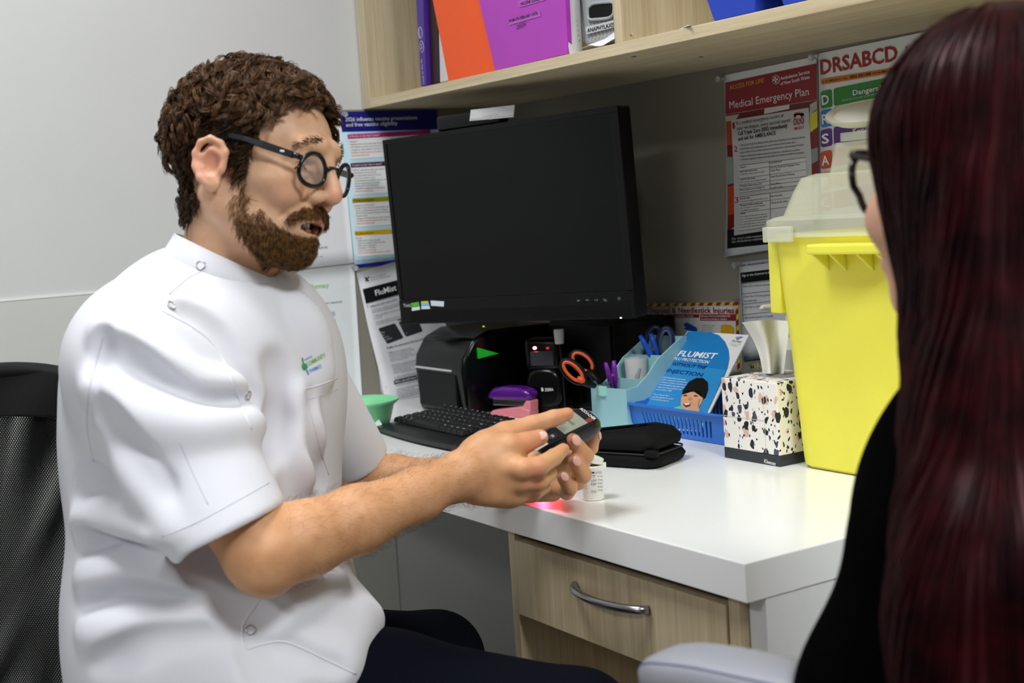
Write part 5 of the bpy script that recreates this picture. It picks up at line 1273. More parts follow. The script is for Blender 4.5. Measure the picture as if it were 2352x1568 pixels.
def np_mesh(name, vs, q):
    me = bpy.data.meshes.new(name); n = len(vs); m = len(q); k = q.shape[1]
    me.vertices.add(n); me.vertices.foreach_set('co', np.ascontiguousarray(vs, np.float32).ravel())
    me.loops.add(m*k); me.loops.foreach_set('vertex_index', np.ascontiguousarray(q, np.int32).ravel())
    me.polygons.add(m); me.polygons.foreach_set('loop_start', np.arange(0, m*k, k, dtype=np.int32))
    me.update(calc_edges=True); me.validate()
    me.polygons.foreach_set('use_smooth', np.ones(m, bool))
    return me
def normals(vs, q):
    a = vs[q[:, 2]]-vs[q[:, 0]]; b = vs[q[:, 3]]-vs[q[:, 1]]; f = np.cross(a, b); N = np.zeros_like(vs)
    for c in range(4):
        for i in range(3): N[:, i] += np.bincount(q[:, c], f[:, i], len(vs))
    return N/np.maximum(1e-12, np.linalg.norm(N, axis=1))[:, None]
def vcol(me, cols):
    a = me.color_attributes.new('tint', 'FLOAT_COLOR', 'POINT'); c = np.ones((len(me.vertices), 4), np.float32); c[:, :3] = cols; a.data.foreach_set('color', c.ravel())
def strands(curves, rad, seg=3):
    """many hair strands (n, k, 3) as thin tapering tubes in ONE mesh"""
    C = np.asarray(curves); n, k, _ = C.shape
    T = np.gradient(C, axis=1); T /= np.maximum(1e-9, np.linalg.norm(T, axis=2))[:, :, None]
    up = np.cross(T, np.array([0.31, 0.52, 0.79])); up /= np.maximum(1e-9, np.linalg.norm(up, axis=2))[:, :, None]; w = np.cross(T, up)
    rad = np.asarray(rad); R = rad if rad.ndim == 2 else (rad[None, :]*np.ones((n, 1)))
    vs = np.stack([C+R[:, :, None]*(math.cos(2*math.pi*j/seg)*up+math.sin(2*math.pi*j/seg)*w) for j in range(seg)], 2)   # n,k,seg,3
    idx = np.arange(n*k*seg).reshape(n, k, seg)
    q = np.stack([idx[:, :-1, :], np.roll(idx, -1, 2)[:, :-1, :], np.roll(idx, -1, 2)[:, 1:, :], idx[:, 1:, :]], -1).reshape(-1, 4)
    return vs.reshape(-1, 3), q
def skin_mat(name):
    m = bpy.data.materials.new(name); m.use_nodes = True; nt = m.node_tree; b = nt.nodes['Principled BSDF']
    at = nt.nodes.new('ShaderNodeAttribute'); at.attribute_name = 'tint'
    tc = nt.nodes.new('ShaderNodeTexCoord'); n = nt.nodes.new('ShaderNodeTexNoise'); n.inputs['Scale'].default_value = 45; n.inputs['Detail'].default_value = 5
    nt.links.new(tc.outputs['Object'], n.inputs['Vector'])
    rp = nt.nodes.new('ShaderNodeValToRGB'); rp.color_ramp.elements[0].position = 0.35; rp.color_ramp.elements[1].position = 0.65
    rp.color_ramp.elements[0].color = (0.86, 0.80, 0.77, 1); rp.color_ramp.elements[1].color = (1.0, 1.0, 1.0, 1)
    mx = nt.nodes.new('ShaderNodeMixRGB'); mx.blend_type = 'MULTIPLY'; mx.inputs[0].default_value = 0.8
    nt.links.new(n.outputs['Fac'], rp.inputs[0]); nt.links.new(at.outputs['Color'], mx.inputs[1]); nt.links.new(rp.outputs[0], mx.inputs[2])
    nt.links.new(mx.outputs[0], b.inputs['Base Color'])
    b.inputs['Roughness'].default_value = 0.48; b.inputs['Specular IOR Level'].default_value = 0.4
    b.inputs['Subsurface Weight'].default_value = 0.12; b.inputs['Subsurface Radius'].default_value = (0.010, 0.004, 0.002); b.inputs['Subsurface Scale'].default_value = 0.6
    n2 = nt.nodes.new('ShaderNodeTexNoise'); n2.inputs['Scale'].default_value = 420; n2.inputs['Detail'].default_value = 3; nt.links.new(tc.outputs['Object'], n2.inputs['Vector'])
    bp = nt.nodes.new('ShaderNodeBump'); bp.inputs['Strength'].default_value = 0.12; bp.inputs['Distance'].default_value = 0.002; nt.links.new(n2.outputs['Fac'], bp.inputs['Height']); nt.links.new(bp.outputs[0], b.inputs['Normal'])
    return m
def hair_mat(name, c0, c1, rough=0.38, spec=0.4, tint=(1.0, 0.85, 0.7), nsc=160):
    m = bpy.data.materials.new(name); m.use_nodes = True; nt = m.node_tree; b = nt.nodes['Principled BSDF']
    tc = nt.nodes.new('ShaderNodeTexCoord'); n = nt.nodes.new('ShaderNodeTexNoise'); n.inputs['Scale'].default_value = nsc; n.inputs['Detail'].default_value = 3
    nt.links.new(tc.outputs['Object'], n.inputs['Vector']); rp = nt.nodes.new('ShaderNodeValToRGB'); rp.color_ramp.elements[0].position = 0.32; rp.color_ramp.elements[1].position = 0.68
    rp.color_ramp.elements[0].color = (*lin(c0), 1); rp.color_ramp.elements[1].color = (*lin(c1), 1)
    nt.links.new(n.outputs['Fac'], rp.inputs[0]); nt.links.new(rp.outputs[0], b.inputs['Base Color'])
    b.inputs['Roughness'].default_value = rough; b.inputs['Specular IOR Level'].default_value = spec; b.inputs['Specular Tint'].default_value = (*tint, 1)
    return m
def inpoly(x, y, poly):
    r = np.zeros(x.shape, bool); n = len(poly)
    for i in range(n):
        x0, y0 = poly[i]; x1, y1 = poly[(i+1) % n]
        if y0 == y1: continue
        r ^= ((y0 > y) != (y1 > y)) & (x < (x1-x0)*(y-y0)/(y1-y0)+x0)
    return r
def sstep(a, b, x): t = np.clip((x-a)/(b-a), 0, 1); return t*t*(3-2*t)
# ================================================================== the seated man
TH_, PS_ = math.radians(10), math.radians(23)
_c, _s = math.cos(TH_), math.sin(TH_)
HX0 = _c*CR-_s*CU; HZ = _s*CR+_c*CU
HX = math.cos(PS_)*HX0-math.sin(PS_)*CF; HY = np.cross(HZ, HX)
HR = np.stack([HX, HY, HZ])
HO = P(556, 378, 1.62); FS = 1.055
def H(f, y, u):
    u = u-.008*min(1, max(0, (f-.04)/.05))*min(1, max(0, (u+.085)/.03))*min(1, max(0, (.06-u)/.03))
    return HO+FS*f*HX+y*HY+u*HZ
def head_px(v):
    """side-view pixel of head points, both sides folded onto the near one (for hair and beard outlines)"""
    q = (v-HO)@HR.T; w = HO+q[:, :1]*HX-np.abs(q[:, 1:2])*HY+q[:, 2:]*HZ-CAM; d = w@CF
    q[:, 0] /= FS
    return 1176+FPX*(w@CR)/d, 784-FPX*(w@CU)/d, q
hips = P(470, 1500, 1.66)
F = Field((0.72, -1.36, 0.50), (1.27, -0.56, 1.36), 0.0021)
HE = lambda c, r, k=0.012, op='add', R=None: F.ell(H(*c), (r[0]*FS, r[1], r[2]), HR if R is None else R, k, op)
# --- torso, neck (mostly inside the tunic)
F.ell(P(480, 980, 1.66), (0.115, 0.155, 0.22), np.stack([nrm(math.cos(.52)*CR-math.sin(.52)*CF), nrm(math.cos(.52)*CF+math.sin(.52)*CR), CU]), 0.02)
F.cap(P(490, 770, 1.66), P(512, 690, 1.645), 0.085, 0.062, 0.03)
F.cap(P(524, 700, 1.645), H(-0.002, 0, -0.050), 0.058, 0.053, 0.025)
# --- head
HE((.008, 0, .030), (.089, .074, .080), .02); HE((.045, 0, .030), (.053, .062, .050), .02); HE((.048, 0, -.030), (.052, .055, .062), .02)
for y in (-1, 1):
    F.cap(H(.008, y*.054, -.045), H(.070, y*.026, -.088), .018, .016, .02)
HE((.084, 0, -.087), (.020, .024, .018), .016); HE((.052, 0, -.066), (.045, .042, .035), .02)
F.chain([H(.096, -.034, .033), H(.103, -.014, .036), H(.103, .014, .036), H(.096, .034, .033)], [.009, .009, .009, .009], .014)
for y in (-1, 1):
    HE((.072, y*.043, -.010), (.026, .022, .019), .016); HE((.086, y*.036, -.022), (.016, .017, .016), .012)
    HE((.106, y*.033, .016), (.014, .017, .010), .012, 'sub')
    HE((.084, y*.032, .013), (.0135, .0155, .0125), .004)
    F.chain([H(.097, y*.019, .004), H(.0955, y*.032, .0015), H(.088, y*.045, .004)], [.0035, .0045, .004], .005)
    F.chain([H(.099, y*.018, .022), H(.0975, y*.032, .025), H(.088, y*.046, .020)], [.003, .004, .003], .006)
    for a, b in (((.083, y*.053, .012), (.060, y*.062, .018)), ((.083, y*.053, .008), (.058, y*.062, .005)), ((.081, y*.053, .003), (.058, y*.061, -.008))): F.cap(H(*a), H(*b), .0012, .0006, .003, 'sub')   # laughter lines
F.chain([H(.103, 0, .030), H(.108, 0, .022), H(.1235, 0, -.008)], [.0085, .0078, .0095], .010)
HE((.1240, 0, -.0150), (.0110, .0100, .0100), .006)
for y in (-1, 1):
    HE((.1105, y*.0135, -.0185), (.0125, .0075, .0085), .005)
HE((.097, 0, -.048), (.016, .030, .022), .012)
for y in (-1, 1):
    HE((.1165, y*.0065, -.0265), (.0060, .0036, .0040), .002, 'sub')
    F.cap(H(.096, y*.024, -.026), H(.083, y*.034, -.050), .0012, .0010, .006, 'sub')                        # smile fold
    F.chain([H(.0930, y*.027, -.0450), H(.1045, y*.013, -.0470), H(.1095, 0, -.0475)], [.0024, .0038, .0042], .004)
HE((.104, 0, -.0560), (.021, .0220, .0070), .002, 'sub'); HE((.092, -.019, -.0505), (.012, .007, .0035), .002, 'sub'); HE((.092, .019, -.0505), (.012, .007, .0035), .002, 'sub')
for y in (-1, 1):
    F.chain([H(.0920, y*.026, -.0490), H(.1005, y*.014, -.0615), H(.1035, 0, -.0650)], [.0026, .0046, .0052], .004)
# --- ears
EF, EU = .022, -.014
for y in (-1, 1):
    E_ = lambda a, h, b: H(EF+a*.92, y*h, EU+b*.84)
    F.ell(E_(-.008, .078, .004), (.0175, .0050, .025), HR, .008)
    loop = [(.008, .006), (.008, .020), (.001, .031), (-.011, .035), (-.022, .028), (-.027, .012), (-.024, -.006), (-.015, -.020), (-.005, -.028)]
    F.chain([E_(a, .077+.011*min(1, (.012-a)/.028), b) for a, b in loop], [.0038]*9, .004)
    F.chain([E_(a, .081+.004*(a < 0), b) for a, b in ((.004, .014), (-.008, .020), (-.017, .010), (-.015, -.006), (-.004, -.016))], [.003]*5, .004)
    F.ell(E_(-.003, .0865, .001), (.0095, .0085, .0125), HR, .003, 'sub')
    F.ell(E_(-.001, .079, -.025), (.0095, .0055, .0095), HR, .006)
    F.ell(E_(.008, .079, -.003), (.004, .004, .006), HR, .004)
# --- near (right) arm and hand
el = P(606, 1272, 1.465); wr = P(1052, 1093, 1.61)
F.chain([P(345, 830, 1.53), P(470, 1060, 1.50), el], [.056, .050, .041], .02)
F.chain([el, P(700, 1238, 1.49), P(820, 1192, 1.525), P(960, 1135, 1.575), wr], [.0415, .0405, .0365, .0290, .0255], .014)
F.cap(P(614, 1318, 1.455), P(606, 1290, 1.46), .018, .024, .02)
F.ell(wr, (.024, .028, .020), np.stack([nrm(P(1120, 1060, 1.63)-wr), nrm(np.cross(nrm(P(1120, 1060, 1.63)-wr), CF)), CF]), .012)
def finger(pts, rs, k=.006, kj=.004):
    F.chain([P(*p) for p in pts], rs, k, 'add', kj)
hx = nrm(P(1225, 1065, 1.64)-wr); hn = nrm(CF-np.dot(CF, hx)*hx); hy = np.cross(hn, hx); HNR = np.stack([hx, hy, hn])
F.ell(P(1120, 1078, 1.625), (.040, .040, .019), HNR, .016)
F.ell(P(1165, 1090, 1.632), (.032, .036, .018), HNR, .014)
F.ell(P(1120, 1035, 1.640), (.036, .024, .020), HNR, .014)
F.cap(P(1095, 1120, 1.63), P(1170, 1135, 1.645), .020, .017, .012)
finger([(1115, 1018, 1.655), (1160, 996, 1.672), (1222, 976, 1.688), (1272, 960, 1.700), (1304, 950, 1.706)], [.0165, .0150, .0118, .0104, .0084], .012)      # index, laid along the meter
finger([(1125, 1050, 1.625), (1168, 1026, 1.628), (1207, 1016, 1.640), (1241, 1004, 1.652)], [.0185, .0155, .0125, .0102], .010)       # thumb
finger([(1160, 1072, 1.620), (1200, 1076, 1.608), (1236, 1072, 1.615), (1272, 1050, 1.640), (1294, 1032, 1.662)], [.0150, .0128, .0122, .0102, .0082], .010)    # middle
finger([(1150, 1098, 1.628), (1195, 1106, 1.620), (1234, 1106, 1.632), (1264, 1086, 1.662)], [.0145, .0122, .0115, .0090], .008)      # ring
finger([(1140, 1122, 1.640), (1184, 1136, 1.636), (1222, 1134, 1.650), (1250, 1118, 1.676)], [.0140, .0112, .0104, .0086], .008)      # little
# --- far (left) arm and hand
el2 = P(795, 1118, 1.93); wr2 = P(1120, 1108, 1.865)
F.chain([P(665, 835, 1.82), P(740, 975, 1.88), el2], [.044, .040, .038], .02)
F.chain([el2, P(900, 1108, 1.915), P(1010, 1106, 1.89), wr2], [.0385, .0375, .0310, .0255], .014)
F.cap(wr2, P(1200, 1096, 1.845), .026, .028, .012); F.cap(P(1200, 1090, 1.845), P(1275, 1075, 1.825), .030, .022, .014); F.cap(P(1205, 1115, 1.845), P(1265, 1122, 1.82), .022, .018, .012)
finger([(1278, 1052, 1.826), (1328, 1046, 1.806), (1356, 1028, 1.780), (1366, 998, 1.764)], [.0125, .0105, .0098, .0085], .008)      # index up the far side
finger([(1280, 1070, 1.820), (1334, 1072, 1.784), (1344, 1046, 1.738), (1316, 1010, 1.716)], [.0125, .0108, .0108, .0090], .008)
finger([(1276, 1092, 1.820), (1328, 1106, 1.782), (1340, 1090, 1.742), (1319, 1058, 1.722)], [.0122, .0105, .0104, .0088], .008)
finger([(1266, 1112, 1.820), (1302, 1130, 1.776), (1308, 1120, 1.742), (1293, 1096, 1.724)], [.0115, .0098, .0098, .0082], .008)
finger([(1240, 1060, 1.835), (1262, 1030, 1.800), (1290, 1010, 1.785)], [.0150, .0125, .0095], .008)                                    # thumb, behind the meter
F.smooth(1)
bv, bq = F.nets(); bv = relax(bv, bq, 1, 0.4)
# cut away what the tunic hides, keep head, neck, arms
pxs, pys, hq = head_px(bv)
base = np.array(lin('#d6a074')); cols = np.tile(base, (len(bv), 1))
def paint(center, rad, col, amt):
    d = np.linalg.norm(bv-center, axis=1); w = np.clip(1-d/rad, 0, 1)[:, None]**1.0*amt; cols[:] = cols*(1-w)+np.array(lin(col))*w
face = (hq[:, 0] > -.05) & (hq[:, 2] > -.13) & (np.abs(hq[:, 1]) < .12)
cols[hq[:, 2] > -0.12] = np.array(lin('#e2b492'))
for y in (-1, 1):
    paint(H(.085, y*.040, -.020), .030, '#d98f72', .55); paint(H(EF-.008, y*.085, EU+.005), .040, '#dd9078', .75)
    paint(H(.092, y*.035, .004), .014, '#c98f74', .5)
    paint(H(.1165, y*.0065, -.0265), .0055, '#3a1712', .9)
paint(H(.124, 0, -.014), .020, '#d98b74', .7)
# lips and the dark of the mouth
lipd = np.full(len(bv), 1.0)
for y in (-1, 1):
    for a, b in (((.0930, y*.027, -.0450), (.1095, 0, -.0475)), ((.0920, y*.026, -.0490), (.1005, y*.014, -.0615)), ((.1005, y*.014, -.0615), (.1035, 0, -.0650))):
        A, B = H(*a), H(*b); t = np.clip(((bv-A)@(B-A))/((B-A)@(B-A)), 0, 1)[:, None]; lipd = np.minimum(lipd, np.linalg.norm(bv-A-t*(B-A), axis=1))
w = sstep(.0075, .0045, lipd)[:, None]; cols = cols*(1-w)+np.array(lin('#bd786c'))*w
q_ = hq-np.array([.098, 0, -.0632]); inm = ((q_/np.array([.0195, .0225, .0070]))**2).sum(1) < 1.15
cols[inm & (lipd > .0052)] = np.array(lin('#3a1414'))
# ruddy knuckles and fingertips
for p in ((1232, 1078, 1.602), (1236, 1110, 1.615), (1222, 1140, 1.64), (1205, 1004, 1.63), (1300, 950, 1.70), (1296, 1030, 1.655), (1318, 1005, 1.71), (1320, 1055, 1.715), (1294, 1092, 1.715), (1363, 995, 1.765), (1245, 1003, 1.645)): paint(P(*p), .022, '#d77f66', .5)
man = empty('person', V(hips[0], hips[1], 0.0), 0, 'bearded man in glasses and white tunic sitting, holding a glucose meter', 'person')
me = np_mesh('body', bv, bq); vcol(me, cols); SKIN = skin_mat('skin')
part('body', me, SKIN, man, world=True)
BN = normals(bv, bq)
# --- finger nails
NAIL = mat('finger_nail', '#e6b3a2', rough=0.28, spec=0.5)
for (c, tip, nn, w_) in (((1244, 1001, 1.6420), (1254, 998), (-.2, .35, -1), .0058), ((1324, 1011, 1.7060), (1316, 998), (.35, .1, -1), .0060), ((1325, 1058, 1.7120), (1318, 1047), (.4, .1, -1), .0058), ((1297, 1094, 1.7150), (1290, 1084), (.35, .1, -1), .0052), ((1378, 1000, 1.7600), (1375, 986), (1.0, .1, -.35), .0045)):
    n_ = nrm(nn[0]*CR+nn[1]*CU+nn[2]*CF); t_ = P(tip[0], tip[1], c[2])-P(*c); t_ = nrm(t_-np.dot(t_, n_)*n_); b_ = np.cross(n_, t_)
    m_ = MB().ell((0, 0, 0), (w_*1.25, w_, .0018), 14, 8).xf(frame_m(P(*c), t_, b_, n_)); part('finger_nail', m_, NAIL, man, world=True, smooth=True)
# --- teeth
tm = MB()
for k in range(-4, 5):
    f_ = .1030-.00080*k*k; tm.rbox((f_-.003, k*.0046-.0021, -.0640), (f_+.001, k*.0046+.0021, -.0560), .0008, 1)
tm.xf(frame_m(HO, HX, HY, HZ)); part('teeth', tm, mat('tooth_enamel', '#efe6d8', rough=0.25), man, world=True, smooth=True)
# --- closed laughing eyes: lash lines
_sel = np.linalg.norm(bv[bq[:, 0]]-H(.09, 0, .01), axis=1) < .075
FBT = BVHTree.FromPolygons([tuple(p) for p in bv], [tuple(int(i) for i in f) for f in bq[_sel]])
def on_face(y, u, off=.0004):
    h = FBT.ray_cast(Vector(H(.16, y, u)), Vector(-HX)); return (np.array(h[0])+HX*off) if h[0] is not None else H(.09, y, u)
LASH = mat('lash_brown', '#2e1c12', rough=0.6); CREASE = mat('lid_crease', '#9a6248', rough=0.6)
for y in (-1, 1):
    tt = np.linspace(0, 1, 13)
    part('eyelashes', MB().tube([on_face(y*(.019+.023*t), .0095+.0050*math.sin(math.pi*t)-.003*t) for t in tt], [.0005]+[.0011]*11+[.0005], 6), LASH, man, world=True, smooth=True)
    part('eyelid_crease', MB().tube([on_face(y*(.019+.022*t), .0175+.0045*math.sin(math.pi*t)-.004*t, -.0002) for t in tt], .0006, 6), CREASE, man, world=True, smooth=True)
# ------------------------------------------------------------------ hair, brows and beard
HAIR_A = hair_mat('brown_curly_hair', '#22140b', '#6c4828', 0.42)
HAIR_B = hair_mat('dark_brown_hair', '#1c1008', '#4a2d16', 0.45)
BEARD = hair_mat('ginger_brown_beard', '#3a2410', '#8a6034', 0.48)
hair_poly = [(762, 262), (735, 226), (690, 226), (640, 238), (606, 262), (596, 320), (574, 345), (570, 405), (548, 412), (530, 350), (505, 325), (470, 305), (442, 340), (446, 430), (462, 470), (440, 510), (424, 490), (300, 500), (300, 60), (800, 60), (800, 262)]
fade_poly = hair_poly
beard_poly = [(548, 400), (568, 405), (577, 440), (596, 474), (620, 500), (646, 520), (662, 532), (690, 542), (730, 544), (770, 560), (770, 680), (640, 640), (590, 585), (546, 520), (526, 470), (530, 425)]
stache_poly = [(660, 502), (674, 486), (700, 474), (745, 474), (748, 498), (720, 502), (690, 504), (668, 508)]
idx = np.arange(len(bv)); onhead = (hq[:, 2] > -.14) & (hq[:, 0] > -.12) & (np.abs(hq[:, 1]) < .095) & (np.linalg.norm(bv-HO, axis=1) < .165)
notear = ~((np.abs(hq[:, 1]) > .0735) & (hq[:, 0] < EF+.014) & (hq[:, 0] > EF-.032) & (hq[:, 2] < EU+.042) & (hq[:, 2] > EU-.04))
inhair = onhead & inpoly(pxs, pys, hair_poly) & notear
inbeard = onhead & (hq[:, 0] > -.02) & inpoly(pxs, pys, beard_poly) & notear & (hq[:, 2] < .0)
instache = onhead & (hq[:, 0] > .07) & inpoly(pxs, pys, stache_poly) & (np.abs(hq[:, 1]) < .034) & (hq[:, 2] < -.02) & (lipd > .003)
inbeard &= (lipd > .0055) & ~inm
def roots(mask, n, seed):
    r = np.random.default_rng(seed); c = idx[mask]; return r.choice(c, n, replace=n > len(c)), r
# scalp cap under the curls
cap_v = bv+BN*np.where(inhair, .0032, -.004)[:, None]
keep = inhair[bq].all(1); me = np_mesh('scalp_hair', cap_v, bq[keep])
_bm = bmesh.new(); _bm.from_mesh(me); bmesh.ops.delete(_bm, geom=[v for v in _bm.verts if not v.link_faces], context='VERTS'); _bm.to_mesh(me); _bm.free(); me.polygons.foreach_set('use_smooth', [True]*len(me.polygons))
part('scalp_hair', me, HAIR_B, man, world=True)
# curls on top, short waves at the sides
def curls(sel, r, length, rad, turns, width, flow, lift, k=12, sub=4, sp=.0011, jit=.35):
    n = len(sel); P0 = bv[sel]; N0 = BN[sel]
    fl = flow(hq[sel]); fl = fl@HR; fl = fl-(fl*N0).sum(1)[:, None]*N0; fl /= np.maximum(1e-6, np.linalg.norm(fl, axis=1))[:, None]
    fl += r.normal(0, jit, fl.shape); fl -= (fl*N0).sum(1)[:, None]*N0; fl /= np.maximum(1e-6, np.linalg.norm(fl, axis=1))[:, None]
    B0 = np.cross(N0, fl); t = np.linspace(0, 1, k)[None, :]
    Ln = (length*r.uniform(.7, 1.25, n))[:, None]; W_ = (width*r.uniform(.6, 1.3, n))[:, None]; tn = (turns*r.uniform(.7, 1.3, n))[:, None]; ph = r.uniform(0, 6.28, n)[:, None]
    hgt = lift*np.sin(np.minimum(1, t*1.25)*math.pi*.62)*r.uniform(.6, 1.2, n)[:, None]
    a = ph+2*math.pi*tn*t; al = Ln*t*(.55 if turns > .8 else .95)
    out = []
    for j in range(sub):
        o = r.normal(0, sp, (n, 2))
        along = al+W_*.5*np.sin(a)*np.minimum(1, t*3)+o[:, :1]; side = W_*(np.cos(a)-np.cos(ph))*np.minimum(1, t*3)+o[:, 1:]
        h_ = .001+hgt+W_*.55*np.sin(a+.7)*np.minimum(1, t*2)+r.normal(0, sp*.6, (n, 1))
        h_ = np.maximum(h_, .0006)
        # follow the curve of the skull
        drop = al*al/(2*.085)
        out.append(P0[:, None, :]+fl[:, None, :]*along[:, :, None]+B0[:, None, :]*side[:, :, None]+N0[:, None, :]*(h_-drop*.75)[:, :, None])
    C = np.concatenate(out); tt = np.linspace(0, 1, k); R_ = rad*(1-.65*tt**2)
    return strands(C, R_)
topm = inhair & (hq[:, 2] > .052-.050*sstep(.01, -.05, hq[:, 0]))
sidem = inhair & (hq[:, 2] <= .068)
flow_top = lambda q: np.stack([.8+0*q[:, 0], q[:, 1]*6, -.3+0*q[:, 0]], 1)
flow_side = lambda q: np.stack([-.55+0*q[:, 0], 0*q[:, 1], -.8+0*q[:, 0]], 1)
sel, r = roots(topm, 900, 3); v1, q1 = curls(sel, r, .040, .00052, 1.25, .0080, flow_top, .015, 16, 13, .0017, .8)
part('curly_hair', np_mesh('curly_hair', v1, q1), HAIR_A, man, world=True)
sel, r = roots(inhair & (hq[:, 2] > .045) & (hq[:, 0] > .02), 260, 13); v1, q1 = curls(sel, r, .038, .00052, 1.3, .0080, flow_top, .012, 16, 13, .0017, .7)
part('fringe_curls', np_mesh('fringe_curls', v1, q1), HAIR_A, man, world=True)
sel, r = roots(sidem, 4200, 4); v1, q1 = curls(sel, r, .016, .00050, .45, .0024, flow_side, .0065, 7, 3, .0009, .35)
sel, r = roots(inhair & (hq[:, 0] < .0) & (hq[:, 2] < .03) & (hq[:, 2] > -.05), 700, 24); v2, q2 = curls(sel, r, .022, .0005, .6, .004, flow_side, .010, 9, 8, .0014, .45); q1 = np.concatenate([q1, q2+len(v1)]); v1 = np.concatenate([v1, v2])
part('side_hair', np_mesh('side_hair', v1, q1), HAIR_B, man, world=True)
flow_beard = lambda q: np.stack([.25+0*q[:, 0], 0*q[:, 1], -1+0*q[:, 0]], 1)
# the beard thickens towards the chin
dens = np.clip((pxs-530)/150, .40, 1)**2.0*np.clip((pys-380)/110, .25, 1)
bm_ = inbeard & (np.random.default_rng(5).random(len(bv)) < dens)
sel, r = roots(bm_, 2900, 6); v1, q1 = curls(sel, r, .013, .00024, .35, .0014, flow_beard, .0045, 7, 2, .0009, .35)
part('beard', np_mesh('beard', v1, q1), BEARD, man, world=True)
sel, r = roots(inbeard & (hq[:, 2] < -.070) & (hq[:, 0] > .03), 1500, 8); v1, q1 = curls(sel, r, .015, .00026, .35, .0020, flow_beard, .0055, 7, 2, .0010, .35)
part('chin_beard', np_mesh('chin_beard', v1, q1), BEARD, man, world=True)
flow_st = lambda q: np.stack([.1+0*q[:, 0], np.sign(q[:, 1])*.7, -.8+0*q[:, 0]], 1)
sel, r = roots(instache, 1000, 9); v1, q1 = curls(sel, r, .008, .00027, .3, .0010, flow_st, .0028, 7, 2, .0007, .25)
part('moustache', np_mesh('moustache', v1, q1), BEARD, man, world=True)
# eyebrows
BROW = hair_mat('brow_hair', '#4a2f1a', '#7a5230')
rb = np.random.default_rng(11)
for y in (-1, 1):
    bro = []
    for _ in range(170):
        t = rb.random(); p0 = np.array([.1105-.016*t*t, y*(.014+.034*t), .0370+.006*math.sin(math.pi*min(1, t*1.1))-.005*t])+rb.normal(0, [.0008, .0006, .0024])
        d_ = np.array([-.25, y*.8, .35-.7*t]); bro.append([H(*(p0+d_*.007*s_+np.array([.0012, 0, 0])*math.sin(3*s_))) for s_ in np.linspace(0, 1, 5)])
    v1, q1 = strands(np.array(bro), .0003*np.array([1, 1, .9, .7, .3])); part('eyebrow', np_mesh('eyebrow', v1, q1), BROW, man, world=True)
# fine forearm hair
armm = (np.linalg.norm(bv-HO, axis=1) > .25) & (bv[:, 2] > .70)
def near_seg(A, B, rr): t = np.clip(((bv-A)@(B-A))/((B-A)@(B-A)), 0, 1)[:, None]; return np.linalg.norm(bv-A-t*(B-A), axis=1) < rr
hm_ = near_seg(P(720, 1238, 1.49), P(1010, 1110, 1.595), .055) | near_seg(P(860, 1110, 1.92), wr2, .055)
sel, r = roots(hm_, 2600, 12); ad_ = nrm(P(1052, 1093, 1.61)-el)
flow_arm = lambda q: np.tile((ad_*.8-CU*.5)@HR.T, (len(q), 1))
v1, q1 = curls(sel, r, .011, .00009, .3, .0015, flow_arm, .0055, 6, 1, .0005, .6)
part('arm_hair', np_mesh('arm_hair', v1, q1), hair_mat('arm_hair_brown', '#5a3c22', '#80583a'), man, world=True)
# ------------------------------------------------------------------ white tunic
TF = nrm(math.cos(.52)*CR-math.sin(.52)*CF); TS = nrm(math.cos(.52)*CF+math.sin(.52)*CR); TU = nrm(CU+0.04*CR)
TR_ = np.stack([TF, TS, TU])
S = Field((0.62, -1.50, 0.42), (1.34, -0.72, 1.20), 0.0030)
S.ell(P(482, 930, 1.67), (.138, .185, .20), TR_, .03)                     # chest
S.ell(P(478, 1180, 1.67), (.145, .182, .20), TR_, .05)                    # waist
S.ell(P(500, 1440, 1.66), (.165, .190, .16), TR_, .05)                    # hips
S.cap(P(500, 1600, 1.66), P(490, 1400, 1.66), .175, .16, .04)
S.cap(P(500, 758, 1.645), P(350, 815, 1.555), .048, .074, .05)              # shoulders
S.cap(P(560, 758, 1.665), P(655, 808, 1.80), .048, .060, .05)
S.cap(P(485, 850, 1.66), P(515, 765, 1.648), .11, .060, .05)
S.cap(P(440, 680, 1.685), P(340, 830, 1.67), .044, .084, .04)
S.ell(P(600, 850, 1.66), (.075, .12, .12), TR_, .05)                      # chest front
S.ell(P(350, 960, 1.69), (.070, .11, .15), TR_, .06)                       # upper back
# open tunic front hem spread over the lap
S.cap(P(600, 1400, 1.57), P(790, 1440, 1.59), .075, .042, .04); S.cap(P(560, 1530, 1.53), P(770, 1510, 1.540), .060, .030, .04); S.cap(P(740, 1370, 1.62), P(842, 1420, 1.62), .040, .018, .03)
S.cap(P(600, 1600, 1.52), P(760, 1560, 1.53), .060, .022, .04)
# near sleeve
sa, sb_ = P(335, 840, 1.535), P(508, 1218, 1.475); sax = nrm(sb_-sa); hnn = nrm(.44*CR-.898*CU); hpl = P(514, 1226, 1.475)
S.cap(sa, sb_+sax*.14, .086, .067, .045, cut=[(hpl, hnn)])
